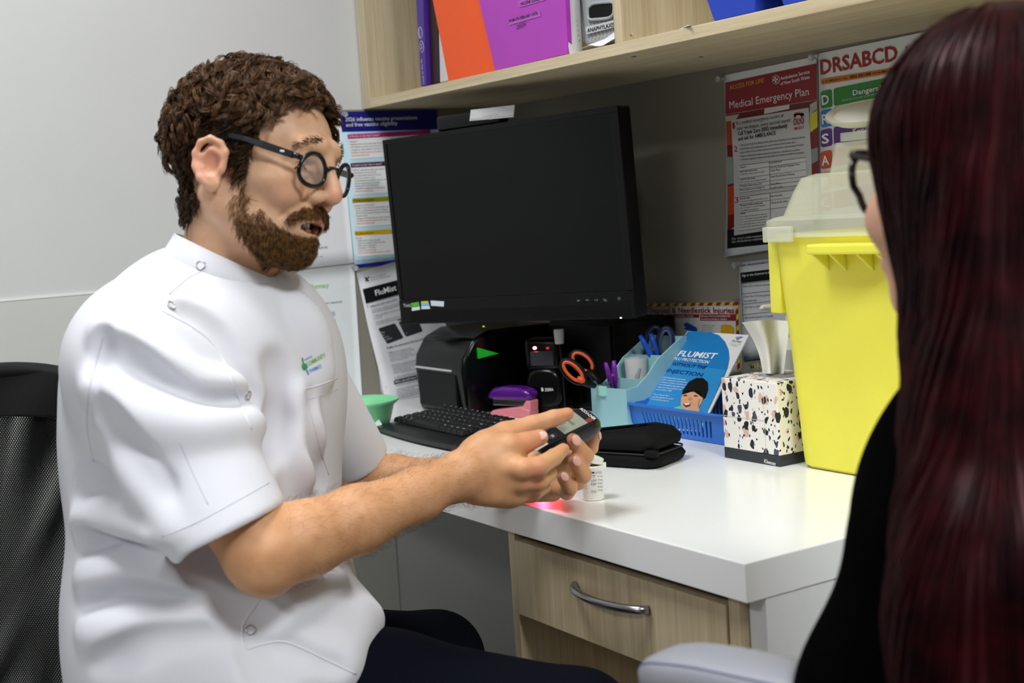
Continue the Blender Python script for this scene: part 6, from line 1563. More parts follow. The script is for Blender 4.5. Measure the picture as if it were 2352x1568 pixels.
# far sleeve
ta, tb2 = P(682, 835, 1.84), P(822, 1066, 1.925); tax = nrm(tb2-ta)
S.cap(ta, tb2+tax*.06, .056, .046, .03, cut=[(tb2, tax)])
S.smooth(1)
def fold(path, r, k=.012, op='add', off=0.0):
    pts = [S.march(*p) for p in path]; pts = [p for p in pts if p is not None]
    if len(pts) < 2: return
    # smooth interpolation
    fine = []
    for i in range(len(pts)-1):
        p0, p1, p2, p3 = pts[max(0, i-1)], pts[i], pts[i+1], pts[min(len(pts)-1, i+2)]
        for t in np.linspace(0, 1, 6)[:-1]: fine.append(.5*((2*p1)+(-p0+p2)*t+(2*p0-5*p1+4*p2-p3)*t*t+(-p0+3*p1-3*p2+p3)*t**3))
    fine.append(pts[-1]); n = len(fine)
    sgn = 1 if op == 'add' else -1
    fine = [p+CF*(.55*r)*sgn for p in fine]
    rr = [r*max(.15, math.sin(math.pi*min(1, (i+.6)/(n*.35)*.5))*min(1, (n-1-i+.6)/(n*.35))) for i in range(n)]
    S.chain(fine, rr, k, op)
# sleeve folds
fold([(235, 760), (300, 800), (380, 850), (470, 885), (540, 890)], .011, .03, 'add', .003)
fold([(240, 800), (290, 850), (370, 905), (460, 935), (560, 940)], .012, .03, 'sub', -.004)
fold([(215, 880), (280, 940), (370, 975), (480, 985), (580, 975)], .012, .035, 'add', .004)
fold([(205, 940), (265, 1010), (330, 1080), (370, 1130)], .010, .03, 'sub', -.003)
fold([(290, 1040), (350, 1140), (400, 1230)], .009, .03, 'add', .003)
fold([(230, 760), (232, 810), (200, 900), (196, 1000)], .006, .016, 'sub', -.001)          # armhole
fold([(420, 700), (500, 760), (560, 850), (600, 930)], .006, .02, 'sub', -.001)
# body folds
fold([(180, 1150), (215, 1110), (260, 1130)], .009, .03, 'sub', -.003)
fold([(185, 1200), (260, 1190), (340, 1225), (390, 1280)], .010, .03, 'add', .003)
fold([(190, 1250), (280, 1270), (380, 1290)], .010, .03, 'sub', -.003)
fold([(200, 1330), (300, 1320), (420, 1330), (520, 1300)], .012, .035, 'add', .004)
fold([(200, 1400), (300, 1390), (420, 1400), (540, 1385)], .012, .03, 'sub', -.004)
fold([(205, 1460), (300, 1450), (420, 1440), (540, 1430)], .012, .035, 'add', .004)
fold([(215, 1530), (320, 1490), (440, 1462), (560, 1450)], .009, .025, 'sub', -.003)
fold([(580, 1450), (640, 1440), (700, 1400), (760, 1340)], .008, .02, 'sub', -.002)
fold([(600, 1480), (690, 1500), (780, 1530)], .008, .02, 'sub', -.002)
fold([(620, 1420), (700, 1380), (770, 1330)], .010, .03, 'add', .003)
fold([(620, 1060), (650, 990), (660, 900), (640, 830)], .010, .03, 'sub', -.003)
fold([(690, 1100), (700, 1000), (690, 900)], .012, .03, 'add', .003)
fold([(745, 1120), (735, 1000), (725, 900)], .007, .02, 'sub', -.002)
fold([(680, 700), (720, 780), (740, 870)], .008, .03, 'add', .003)
# hollow sleeves and neck
S.cap(sb_-sax*.10, sb_+sax*.16, .0635, .0600, .003, 'sub', cut=[(hpl-hnn*.022, -hnn)])
S.cap(tb2-tax*.10, tb2+tax*.08, .0430, .0415, .003, 'sub', cut=[(tb2-tax*.02, -tax)])
S.cap(P(513, 690, 1.645), H(-.020, 0, -.050), .066, .068, .006, 'sub')
S.smooth(1)
sv, sq = S.nets(); sv = relax(sv, sq, 2, .5)
def cloth(name, col, rough=0.75, scale=900, bump=0.10, spec=0.25):
    return mat(name, col, rough=rough, spec=spec, bump=bump, bscale=scale, var=0.02, scale=12)
WHITE = cloth('white_tunic_cotton', '#e3e3ea')
tun = part('tunic', np_mesh('tunic', sv, sq), WHITE, man, world=True)
STB = BVHTree.FromPolygons([tuple(p) for p in sv], [tuple(int(i) for i in f) for f in sq])
def on_shirt(px, py, off=0.0):
    d = ray(px, py); h = STB.ray_cast(Vector(CAM), Vector(d))
    if h[0] is None: return None, None
    n = np.array(h[1]); n = n if n@d < 0 else -n
    return np.array(h[0])+n*off, n
def seam(path, r=.0009, name='seam', m=None, n=7, off=-.0003):
    fine = []
    for i in range(len(path)-1):
        p0, p1, p2, p3 = (np.array(path[max(0, i-1)], float), np.array(path[i], float), np.array(path[i+1], float), np.array(path[min(len(path)-1, i+2)], float))
        for t in np.linspace(0, 1, n)[:-1]: fine.append(.5*((2*p1)+(-p0+p2)*t+(2*p0-5*p1+4*p2-p3)*t*t+(-p0+3*p1-3*p2+p3)*t**3))
    fine.append(np.array(path[-1], float))
    pts = [on_shirt(p[0], p[1], off)[0] for p in fine]; pts = [p for p in pts if p is not None]
    if len(pts) > 2: part(name, MB().tube(pts, r, 6), m or WHITE, tun, world=True, smooth=True)
THREAD = mat('grey_white_thread', '#cfcfdc', rough=0.8)
seam([(372, 712), (430, 745), (480, 780), (515, 830), (540, 890), (560, 940), (578, 985)], .0016, 'placket_edge')
seam([(388, 676), (430, 640), (465, 622)], .0012, 'shoulder_seam', THREAD)
seam([(238, 775), (222, 830), (205, 900), (200, 980), (215, 1060)], .0011, 'armhole_seam', THREAD)
seam([(372, 1232), (450, 1200), (540, 1152), (618, 1108)], .0008, 'sleeve_hem_stitch', THREAD)
seam([(412, 1015), (445, 1090), (478, 1158)], .0008, 'sleeve_seam', THREAD)
seam([(556, 1462), (560, 1430), (585, 1395), (600, 1370)], .0016, 'placket_edge')
seam([(556, 1462), (566, 1490), (600, 1480), (660, 1475), (760, 1520), (818, 1548)], .0014, 'hem_edge')
seam([(700, 893), (735, 884), (775, 868)], .0011, 'pocket_edge'); seam([(700, 893), (705, 920), (735, 1030), (755, 1090)], .0009, 'pocket_edge', THREAD); seam([(705, 918), (740, 908), (777, 893)], .0007, 'pocket_edge', THREAD)
# snap buttons
SNAP = mat('pearl_snap', '#e4e4ea', rough=0.25); SNR = mat('chrome_ring', '#b9bac2', rough=0.25, metal=1.0)
for px, py in ((392, 703), (568, 908), (575, 1447)):
    c, n_ = on_shirt(px, py, .0006)
    if c is None: continue
    a_ = nrm(np.cross(n_, CU)); b_ = np.cross(n_, a_); Mx = frame_m(c, a_, b_, n_)
    sn = part('snap_button', MB().lathe([(.0050, -.001), (.0050, .0008), (.001, .0010)], (0, 0, 0), 18).xf(Mx), SNAP, tun, world=True, smooth=True, sharp=40)
    part('snap_ring', MB().tube([tuple(Mx @ Vector((.0050*math.cos(k*math.pi/10), .0050*math.sin(k*math.pi/10), .0009))) for k in range(20)], .0008, 6, closed=True), SNR, tun, world=True, smooth=True)
# embroidered logo laid on the chest cloth
def shirt_text(m_, s_, p0, p1, h, shear=0.0, bold=.01):
    a, f = glyphs(s_, bold); tw = a[:, 0].max(); e = np.array(p1, float)-np.array(p0, float); L_ = np.linalg.norm(e); e /= L_; up = np.array([e[1], -e[0]])
    vs = []
    for x, y, _ in a:
        q = np.array(p0)+e*(x/tw*L_+y*h*shear)+up*y*h; c, n_ = on_shirt(q[0], q[1], .0009)
        if c is None: return
        vs.append(c)
    m_.add(vs, f)
for nm, col, s_, p0, p1, h in (('logo_text', '#3f8fd8', 'Southcity', (699, 829), (717, 819), 6), ('logo_text', '#79c142', 'COMMUNITY', (707, 841), (749, 818), 10), ('logo_text', '#3f8fd8', 'PHARMACY', (713, 856), (740, 843), 9)):
    m_ = MB(); shirt_text(m_, s_, p0, p1, h)
    if m_.v: part(nm, m_, mat('embroidery', col, rough=0.6), tun, world=True)
for col, pts in (('#1f7a5a', [(692, 822), (694, 821), (698, 838), (696, 839)]), ('#2f9a70', [(692, 842), (696, 834), (702, 835), (706, 842), (703, 849), (696, 850)]), ('#79c142', [(692, 836), (697, 834), (698, 846), (694, 846)]), ('#5a8fd0', [(702, 850), (705, 849), (709, 860), (707, 861)])):
    vs = [on_shirt(x, y, .0010)[0] for x, y in pts]
    if all(v is not None for v in vs): part('logo_mark', MB().add(vs, [tuple(range(len(vs)))]), mat('embroidery', col, rough=0.6), tun, world=True)
# stand collar
c_b, c_f = P(418, 540, 1.660), P(655, 652, 1.630)
cc_ = (c_b+c_f)/2; ax_ = nrm(c_f-c_b); sd_ = nrm(CF-np.dot(CF, ax_)*ax_); upc = np.cross(sd_, ax_); upc = upc if upc@CU > 0 else -upc
ra_ = np.linalg.norm(c_f-c_b)/2*1.03; rb_ = .074; m_ = MB(); vs = []; n_ = 48
for lay, (rr, hh) in enumerate(((1.0, .000), (1.03, -.014), (1.10, -.034), (1.06, -.036), (.985, -.014), (.965, .000))):
    for k in range(n_):
        a = 2*math.pi*k/n_
        lo_ = 1+.12*(math.cos(a) < 0)*abs(math.cos(a))*(hh < -.02)
        vs.append(cc_+ax_*ra_*rr*lo_*math.cos(a)+sd_*rb_*rr*math.sin(a)+upc*(hh*(1+.55*max(0, -math.cos(a)))+.004*math.sin(a*2)*0))
fs = [(i*n_+k, i*n_+(k+1) % n_, ((i+1) % 6)*n_+(k+1) % n_, ((i+1) % 6)*n_+k) for i in range(6) for k in range(n_)]
part('collar', m_.add(vs, fs), WHITE, tun, world=True, smooth=True)
part('collar_seam', MB().tube([np.array(v) for v in vs[n_*2:n_*3]], .0010, 6, closed=True), THREAD, tun, world=True)
a = math.radians(235); k = int(235/360*n_)
cs = np.array(vs[1*n_+34])
for cpx in ((462, 610),):
    c = None
    bt = BVHTree.FromPolygons([tuple(map(float, v)) for v in vs], fs); d = ray(*cpx); h = bt.ray_cast(Vector(CAM), Vector(d))
    if h[0] is not None:
        n2 = np.array(h[1]); n2 = n2 if n2@d < 0 else -n2; c = np.array(h[0])+n2*.0006
        a_ = nrm(np.cross(n2, CU)); b_ = np.cross(n2, a_); Mx = frame_m(c, a_, b_, n2)
        part('snap_button', MB().lathe([(.0050, -.001), (.0050, .0008), (.001, .0010)], (0, 0, 0), 18).xf(Mx), SNAP, tun, world=True, smooth=True, sharp=40)
        part('snap_ring', MB().tube([tuple(Mx @ Vector((.0050*math.cos(k*math.pi/10), .0050*math.sin(k*math.pi/10), .0009))) for k in range(20)], .0008, 6, closed=True), SNR, tun, world=True, smooth=True)
# ------------------------------------------------------------------ navy trousers and shoes
TT = Field((0.55, -1.55, 0.02), (1.62, -0.45, 0.70), 0.005)
kneeR = P(1330, 1690, 1.62); kneeR[2] = 0.515; kneeL = P(1010, 1620, 1.95); kneeL[2] = 0.50
hipR = P(430, 1590, 1.58); hipL = P(520, 1560, 1.80)
TT.chain([hipR, (hipR+kneeR)/2+V(0, 0, .005), kneeR], [.095, .083, .066], .03); TT.chain([hipL, (hipL+kneeL)/2, kneeL], [.095, .083, .066], .03)
TT.ell((hipR+hipL)/2-V(0, 0, .0), (.14, .17, .11), np.stack([TF, TS, V(0, 0, 1)]), .05)
fR = V(kneeR[0]+.04, kneeR[1]+.02, .09); fL = V(kneeL[0]+.0, kneeL[1]+.06, .09)
TT.chain([kneeR, (kneeR+fR)/2, fR], [.064, .058, .050], .02); TT.chain([kneeL, (kneeL+fL)/2, fL], [.064, .058, .050], .02)
TT.smooth(1); tv, tq = TT.nets(); tv = relax(tv, tq, 2)
part('trousers', np_mesh('trousers', tv, tq), cloth('navy_trouser_twill', '#080b16', .85, 1200, .15, .1), man, world=True)
for fp in (fR, fL):
    fd = nrm(V(TF[0], TF[1], 0)); m_ = Field(fp-V(.2, .2, .09), fp+V(.22, .22, .08), .005)
    m_.chain([V(*fp[:2], .055)-fd*.04, V(*fp[:2], .045)+fd*.09, V(*fp[:2], .036)+fd*.17], [.050, .042, .034], .02)
    m_.cap(V(*fp[:2], .06), V(*fp[:2], .11), .045, .046, .02); m_.D = np.maximum(m_.D, -(m_.lo[2]+m_.h*np.arange(m_.n[2])-0.002)[None, None, :]).astype(np.float32)
    v_, q_2 = m_.nets(); part('shoe', np_mesh('shoe', relax(v_, q_2, 2), q_2), mat('black_leather', '#0a0a0a', rough=0.35), man, world=True)

# ------------------------------------------------------------------ his glasses
gm = empty('eyeglasses', H(.112, 0, .012), 0, 'black round framed eyeglasses worn by the bearded man', 'eyeglasses')
ACE = mat('black_acetate', '#0b0d12', rough=0.18, spec=0.5)
LENS = bpy.data.materials.new('lens_glass'); LENS.use_nodes = True
nt_ = LENS.node_tree; b_ = nt_.nodes['Principled BSDF']; b_.inputs['Base Color'].default_value = (1, 1, 1, 1); b_.inputs['Roughness'].default_value = 0.0; b_.inputs['Alpha'].default_value = 0.14; b_.inputs['Specular IOR Level'].default_value = 0.8
def gp(y, u, wrap=9.0): return H(.1185-abs(y)**1.6*wrap*.105/1.0, y, .0080+u)
for y in (-1, 1):
    ring = []
    for k in range(36):
        a = 2*math.pi*k/36; dy = .0210*math.cos(a); du = .0180*math.sin(a)-.0015*math.cos(2*a)-(.001 if math.sin(a) < 0 else 0)
        ring.append(gp(y*.0345+dy, du))
    fr_ = part('rim', MB().tube(ring, .0026, 8, closed=True), ACE, gm, world=True, smooth=True)
    c = sum(ring)/36; part('lens', MB().add([p*.98+c*.02 for p in ring]+[c+HX*.0012], [(k, (k+1) % 36, 36) for k in range(36)]), LENS, gm, world=True, smooth=True)
    hp_ = gp(y*.0600, .011)
    part('end_piece', MB().tube([gp(y*.0550, .010), hp_, hp_-HX*.006+HY*y*.0035], [.0032, .0036, .0034], 8), ACE, gm, world=True, smooth=True)
    tmpl = [hp_-HX*.004+HY*y*.0035, H(.070, y*.0745, .0220), H(.050, y*.0785, .0225), H(.032, y*.0815, .0215), H(.012, y*.0800, .0150), H(-.004, y*.0790, .0000)]
    m_ = MB()
    for i in range(len(tmpl)-1): 
        p, q = tmpl[i], tmpl[i+1]
    vs = []
    for i, p in enumerate(tmpl):
        hgt = (.0040, .0042, .0036, .0030, .0026, .0020)[i]
        for e, g in ((-1, -1), (1, -1), (1, 1), (-1, 1)): vs.append(p+HY*e*.0014+HZ*g*hgt)
    fs = [(i*4+j, i*4+(j+1) % 4, (i+1)*4+(j+1) % 4, (i+1)*4+j) for i in range(5) for j in range(4)]+[(3, 2, 1, 0), (20, 21, 22, 23)]
    part('temple_arm', MB().add(vs, fs), ACE, gm, world=True, bevel=.0009)
    if y == -1:
        q = [tmpl[0]*.62+tmpl[1]*.38-HY*.0016+HX*a+HZ*b for a, b in ((-.005, -.0011), (.005, -.0011), (.005, .0011), (-.005, .0011))]
        part('brand_plate', MB().add(q, [(0, 1, 2, 3)]), mat('silver_print', '#d9dce0', rough=0.3), gm, world=True)
br_ = [gp(-.0115, .006), gp(-.005, .0085), gp(0, .0092), gp(.005, .0085), gp(.0115, .006)]
part('bridge', MB().tube(br_, [.0026, .0024, .0024, .0024, .0026], 8), ACE, gm, world=True, smooth=True)

# ------------------------------------------------------------------ glucose meter and test strip
mc = P(1298, 991, 1.742)
mL = nrm(.80*CR+.36*CU+.36*CF); mN = nrm(.86*CU-.50*CF-.10*CR); mN = nrm(mN-np.dot(mN, mL)*mL); mWd = np.cross(mN, mL)
MTM = frame_m(mc, mL, mWd, mN)
gmr = empty('glucose_meter', mc, 0, 'black blood glucose meter held in the man\'s hands', 'glucose meter', M=MTM)
def slab2(L_, W_, z0, z1, ex=.42, n=40, s0=.93, s1=.93):
    rings = []
    for s_, z in ((s0, z0), (1.0, z0+(z1-z0)*.3), (1.0, z0+(z1-z0)*.7), (s1, z1)):
        rings.append([(L_*s_*math.copysign(abs(math.cos(a))**ex, math.cos(a)), W_*s_*math.copysign(abs(math.sin(a))**ex, math.sin(a)), z) for a in (2*math.pi*k/n for k in range(n))])
    return loft(rings)
part('case', slab2(.0455, .0265, -.0105, .0085, .5), mat('meter_black', '#0d0e12', rough=0.3), gmr, smooth=True, sharp=45)
part('face_plate', slab2(.0415, .0225, .0080, .0095, .5), mat('meter_face', '#15161a', rough=0.15), gmr, smooth=True, sharp=45)
part('display', MB().rbox((-.010, -.0165, .0092), (.026, .0165, .0102), .0004), mat('lcd_olive', '#8d9080', rough=0.12), gmr)
part('display_digits', MB().box((-.004, .002, .0103), (.004, .004, .0104)).box((.008, -.008, .0103), (.012, .006, .0104)), mat('lcd_dark', '#6e7264', rough=0.2), gmr)
part('red_mark', MB().rbox((.027, -.0165, .0092), (.034, -.008, .0100), .0003), mat('red_print', '#8a2a20', rough=0.3), gmr)
a_, f_ = glyphs('ACCU-CHEK', .02); tw = a_[:, 0].max()
part('maker_text', MB().add([(.0350+p[1]*.0042, .017-p[0]/tw*.034, .0099) for p in a_], f_), mat('white_print', '#e8e8ea', rough=0.4), gmr)
for s_, y in (('OK', -.010), ('<', .010)):
    bt_ = part('button', MB().lathe([(.0070, .0090), (.0070, .0104), (.001, .0108)], (-.024, y, 0), 20), mat('meter_button', '#1c1d22', rough=0.35), gmr, smooth=True, sharp=40)
    a_, f_ = glyphs(s_, .02); tw = a_[:, 0].max(); part('button_text', MB().add([(-.026+p[1]*.004, y+.003-p[0]/tw*.006, .0109) for p in a_], f_).xf(Matrix.Translation((0, 0, 0))), mat('white_print', '#e8e8ea', rough=0.4), bt_)
stp_ = [P(1256, 1016, 1.700), P(1226, 1034, 1.690)]
tdir = nrm(stp_[1]-stp_[0]); sdir = nrm(np.cross(tdir, mN)); q = [stp_[0]+sdir*.0030, stp_[0]-sdir*.0030, stp_[1]-sdir*.0030, stp_[1]+sdir*.0030]; nn = np.cross(tdir, sdir)
wthing('test_strip', MB().add(q+[p+nn*.0007 for p in q], [(0, 1, 2, 3), (7, 6, 5, 4), (0, 4, 5, 1), (1, 5, 6, 2), (2, 6, 7, 3), (3, 7, 4, 0)]), mat('strip_white', '#e6e3de', rough=0.4), 'white test strip sticking out of the glucose meter', 'test strip')
# ================================================================== the visitor seen from behind
WF = nrm(-math.cos(.95)*CR+math.sin(.95)*CF); WF = nrm(WF-V(0, 0, WF[2])); WS = nrm(np.cross(V(0, 0, 1), WF)); WRT = np.stack([WF, WS, V(0, 0, 1)])
WC = P(2290, 385, 1.03)
pelv = V(1.98, -0.90, 0.52)
wom = empty('person', V(pelv[0], pelv[1], 0), 0, 'woman with long dark red hair and black top seen from behind', 'person')
B = Field((1.30, -1.35, 0.0), (2.25, -0.55, 1.32), 0.005)
WH = lambda f, y, u: WC+f*WF+y*WS+u*V(0, 0, 1)
B.ell(WC, (.090, .074, .100), WRT, .02); B.ell(WH(.030, 0, -.045), (.066, .060, .085), WRT, .02); B.ell(WH(.070, 0, -.100), (.024, .028, .022), WRT, .02)
for y in (-1, 1): B.ell(WH(.062, y*.040, -.035), (.028, .022, .024), WRT, .015); B.ell(WH(.088, y*.032, -.002), (.014, .016, .010), WRT, .01, 'sub'); B.ell(WH(0, y*.074, -.02), (.014, .008, .028), WRT, .006)
B.cap(WH(.095, 0, .0), WH(.112, 0, -.040), .008, .012, .01); B.cap(WH(.092, -.018, -.070), WH(.092, .018, -.070), .008, .008, .01)
B.cap(WH(-.015, 0, -.08), WH(-.03, 0, -.20), .052, .058, .03)
sl_, sr_ = WH(-.03, .100, -.280), WH(-.03, -.145, -.265)
B.cap(WH(-.03, 0, -.20), sl_, .058, .055, .04); B.cap(WH(-.03, 0, -.20), sr_, .058, .055, .04)
for s_, y in ((sl_, 1), (sr_, -1)):
    e_ = s_+V(0, 0, -.27)-WF*.02+WS*y*.03; w_ = e_+WF*.22-WS*y*.06+V(0, 0, -.01); B.chain([s_, e_], [.052, .042], .03); B.chain([e_, w_], [.042, .028], .015)
    B.ell(w_+WF*.055, (.050, .036, .016), WRT, .012)
    for k in range(4): B.chain([w_+WF*.085+WS*(k-1.5)*.019, w_+WF*.120+WS*(k-1.5)*.020-V(0, 0, .006), w_+WF*(.150-.008*abs(k-1.5))+WS*(k-1.5)*.020-V(0, 0, .022)], [.0095, .009, .008], .006)
    B.chain([w_+WF*.03-WS*y*.025, w_+WF*.07-WS*y*.050, w_+WF*.095-WS*y*.055], [.013, .011, .009], .008)
B.cap(WH(-.04, 0, -.30), pelv+V(0, 0, .12), .13, .135, .04); B.ell(pelv+V(0, 0, .04), (.15, .18, .12), WRT, .05)
for y in (-1, 1):
    kn = pelv+WF*.42+WS*y*.11+V(0, 0, -.02); an = kn+WF*.02+V(0, 0, -.41)
    B.chain([pelv+WS*y*.09, kn], [.085, .060], .03); B.chain([kn, an], [.058, .040], .02); B.cap(an+V(0, 0, -.02), an+WF*.15+V(0, 0, -.045), .038, .028, .02)
B.D = np.maximum(B.D, -(B.lo[2]+B.h*np.arange(B.n[2])-0.004)[None, None, :]).astype(np.float32)
B.smooth(1); v_, q_2 = B.nets(); v_ = relax(v_, q_2, 2); me = np_mesh('body', v_, q_2)
c_ = np.tile(np.array(lin('#dba98c')), (len(v_), 1)); vcol(me, c_); part('body', me, SKIN, wom, world=True)
# black top and trousers
K = Field((1.25, -1.40, 0.05), (2.40, -0.45, 1.10), 0.006)
K.cap(WH(-.03, 0, -.19), sl_, .068, .066, .04); K.cap(WH(-.03, 0, -.19), sr_, .068, .066, .04); K.cap(WH(-.035, 0, -.27), pelv+V(0, 0, .10), .145, .150, .05); K.ell(pelv+V(0, 0, .04), (.165, .195, .135), WRT, .05)
for s_, y in ((sl_, 1), (sr_, -1)):
    e_ = s_+V(0, 0, -.27)-WF*.02+WS*y*.03; w_ = e_+WF*.22-WS*y*.06+V(0, 0, -.01); K.chain([s_, e_, w_-WF*.02], [.070, .062, .042], .03)
# shoulder and arm nearest the desk edge in view
K.chain([P(2360, 1310, 1.02), P(2240, 1470, 1.00), P(2110, 1650, 0.98), P(2050, 1850, .98)], [.060, .072, .078, .070], .05)
for y in (-1, 1):
    kn = pelv+WF*.42+WS*y*.11+V(0, 0, -.02); an = kn+WF*.02+V(0, 0, -.36); K.chain([pelv+WS*y*.09, kn, an], [.100, .074, .055], .03)
K.smooth(1); v_, q_2 = K.nets(); v_ = relax(v_, q_2, 3)
part('black_clothes', np_mesh('black_clothes', v_, q_2), cloth('black_knit', '#020203', .95, 700, .2, .02), wom, world=True)
# long hair: dense core plus strands laid over it
RED = hair_mat('dark_red_hair', '#090102', '#2c0508', 0.38, 0.15, (1.0, 0.5, 0.55), 30)
G = Field((1.55, -1.25, 0.62), (2.25, -0.55, 1.32), 0.004)
G.ell(WC+V(0, 0, .006)-WF*.012, (.102, .088, .116), WRT, .02)
G.chain([P(2240, 300, 1.03), P(2248, 520, 1.03), P(2268, 780, 1.01), P(2268, 1000, .975), P(2235, 1220, .925), P(2195, 1420, .885), P(2170, 1640, .865)], [.070, .056, .055, .054, .046, .038, .032], .03)
G.chain([P(2420, 350, 1.0), P(2420, 700, .99), P(2400, 1050, .95), P(2370, 1380, .89), P(2350, 1640, .86)], [.080, .078, .072, .058, .045], .03)
G.chain([P(2330, 500, .97), P(2330, 900, .94), P(2300, 1300, .89), P(2270, 1640, .86)], [.06, .055, .05, .04], .03)
# keep the face clear
G.ell(WH(.105, -.01, -.055), (.075, .095, .105), WRT, .012, 'sub')
G.smooth(1); gv, gq_ = G.nets(); gv = relax(gv, gq_, 3); gn = normals(gv, gq_)
part('hair', np_mesh('hair', gv, gq_), RED, wom, world=True)
rg = np.random.default_rng(21); sel = rg.choice(len(gv), 1700); sel = sel[gv[sel][:, 2] > .72]
GT = BVHTree.FromPolygons([tuple(p) for p in gv], [tuple(int(i) for i in f) for f in gq_])
C_ = []
for i in sel:
    p = gv[i].copy(); n_ = gn[i]; L_ = []
    for k in range(11):
        h_ = GT.find_nearest(Vector(p)); p = np.array(h_[0]); nn = np.array(h_[1]); nn = nn if nn@n_ > -.5 else n_
        L_.append(p+nn*(.0012+.0006*math.sin(k)))
        d_ = V(0, 0, -1)+(p-WC)*.0; d_ = d_-np.dot(d_, nn)*nn
        if np.linalg.norm(d_) < .25: d_ = d_-WF*.2+WS*(np.sign((p-WC)@WS))*.5; d_ -= np.dot(d_, nn)*nn
        p = p+nrm(d_)*.016
    C_.append(L_)
v1, q1 = strands(np.array(C_), 0.0009*np.array([.3, .8, 1, 1, 1, 1, 1, 1, .9, .7, .2])); part('hair_strands', np_mesh('hair_strands', v1, q1), RED, wom, world=True)
# her glasses
wg = empty('eyeglasses', P(1985, 420, 1.10), 0, 'dark tortoiseshell eyeglasses worn by the red haired woman', 'eyeglasses')
TORT = mat('tortoiseshell', '#1a0f0a', rough=0.2, var=0.9, scale=90)
ring = []
for k in range(32):
    a = 2*math.pi*k/32; x = 44*math.copysign(abs(math.cos(a))**.7, math.cos(a)); y = 70*math.copysign(abs(math.sin(a))**.7, math.sin(a))
    ring.append(P(2004+x+y*.16+(10 if (x < 0 and y > 20) else 0), 425+y-x*.05, 1.10+x*.00045))
part('rim', MB().tube(ring, .0030, 8, closed=True), TORT, wg, world=True, smooth=True)
c = sum(ring)/32; part('lens', MB().add([p*.97+c*.03 for p in ring]+[c], [(k, (k+1) % 32, 32) for k in range(32)]), LENS, wg, world=True, smooth=True)
part('brow_bar', MB().tube([P(1957, 356, 1.085), P(1985, 356, 1.088), P(2030, 360, 1.10)], [.0042, .0045, .0030], 8), TORT, wg, world=True, smooth=True)
part('temple_arm', MB().tube([P(1956, 356, 1.083), P(2030, 372, 1.04), P(2075, 384, 1.01)], .0028, 8), TORT, wg, world=True, smooth=True)
part('rim', MB().tube([p+WS*.065*(1 if WS@CF > 0 else -1) for p in ring], .0030, 8, closed=True), TORT, wg, world=True, smooth=True)

# ================================================================== chairs
# --- visitor chair: grey padded armrest in view
LEA = mat('grey_leatherette', '#8f9098', rough=0.45, bump=0.08, bscale=500)
vc = empty('office_chair', V(pelv[0], pelv[1], 0), 0, 'office chair with grey padded armrest under the red haired woman', 'chair')
a0_, a1_ = P(1476, 1512, 1.135), P(1960, 1510, .99); a1_[2] = a0_[2]
al = nrm(a1_-a0_); aw = np.cross(V(0, 0, 1), al); AL = float(np.linalg.norm(a1_-a0_)); AM = frame_m(a0_, al, aw, V(0, 0, 1))
m_ = MB(); n_ = 14; vs = []; kk = 20
for i in range(n_+1):
    t = i/n_; x = AL*t; w_ = .034*min(1, (t*5+.02))**.4; z_ = .020*min(1, (t*6+.02))**.45; sag = -.010*(1-min(1, t*2.2))**2+.004*t
    for k in range(kk):
        a = 2*math.pi*k/kk; vs.append((x, w_*math.copysign(abs(math.cos(a))**.7, math.cos(a)), sag+z_*math.copysign(abs(math.sin(a))**.7, math.sin(a))))
fs = [(i*kk+k, i*kk+(k+1) % kk, (i+1)*kk+(k+1) % kk, (i+1)*kk+k) for i in range(n_) for k in range(kk)]+[tuple(reversed(range(kk))), tuple(n_*kk+k for k in range(kk))]
fs = [tuple(reversed(f)) for f in fs]
pad = part('armrest_pad', m_.add(vs, fs).xf(AM), LEA, vc, world=True, smooth=True, sharp=50)
for sgn in (1, -1):
    st = []
    for i in range(n_+1):
        t = i/n_; w_ = .034*min(1, (t*5+.02))**.4; z_ = .020*min(1, (t*6+.02))**.45; sag = -.010*(1-min(1, t*2.2))**2+.004*t; a = math.radians(38)
        st.append(tuple(AM @ Vector((AL*t, sgn*w_*math.cos(a)**.7, sag+z_*math.sin(a)**.7))))
    part('stitching', MB().tube(st, .0009, 6), mat('slate_thread', '#5a6080', rough=0.7), pad, world=True)
CB = mat('black_chair_plastic', '#0b0b0c', rough=0.5)
am_ = a0_+al*AL*.6
part('arm_post', MB().tube([am_-V(0, 0, .018), am_-V(0, 0, .15), am_-V(0, 0, .28)-aw*.05], .016, 10), CB, vc, world=True, smooth=True)
part('armrest_pad', MB().rbox((-.12, -.034, -.02), (.12, .034, .02), .015).xf(frame_m(am_+WS*(.50 if (WS@(V(*pelv)-am_)) > 0 else -.50)*1.0, WF, WS, V(0, 0, 1))), LEA, vc, world=True, smooth=True, sharp=50)
part('seat', MB().rbox((-.24, -.24, .40), (.24, .24, .47), .03).xf(frame_m(V(pelv[0], pelv[1], -.08), WF, WS, V(0, 0, 1))), LEA, vc, world=True, smooth=True, sharp=50)
part('backrest', MB().rbox((-.33, -.22, .50), (-.26, .22, .96), .03).xf(frame_m(V(pelv[0], pelv[1], -.05), WF, WS, V(0, 0, 1))), LEA, vc, world=True, smooth=True, sharp=50)
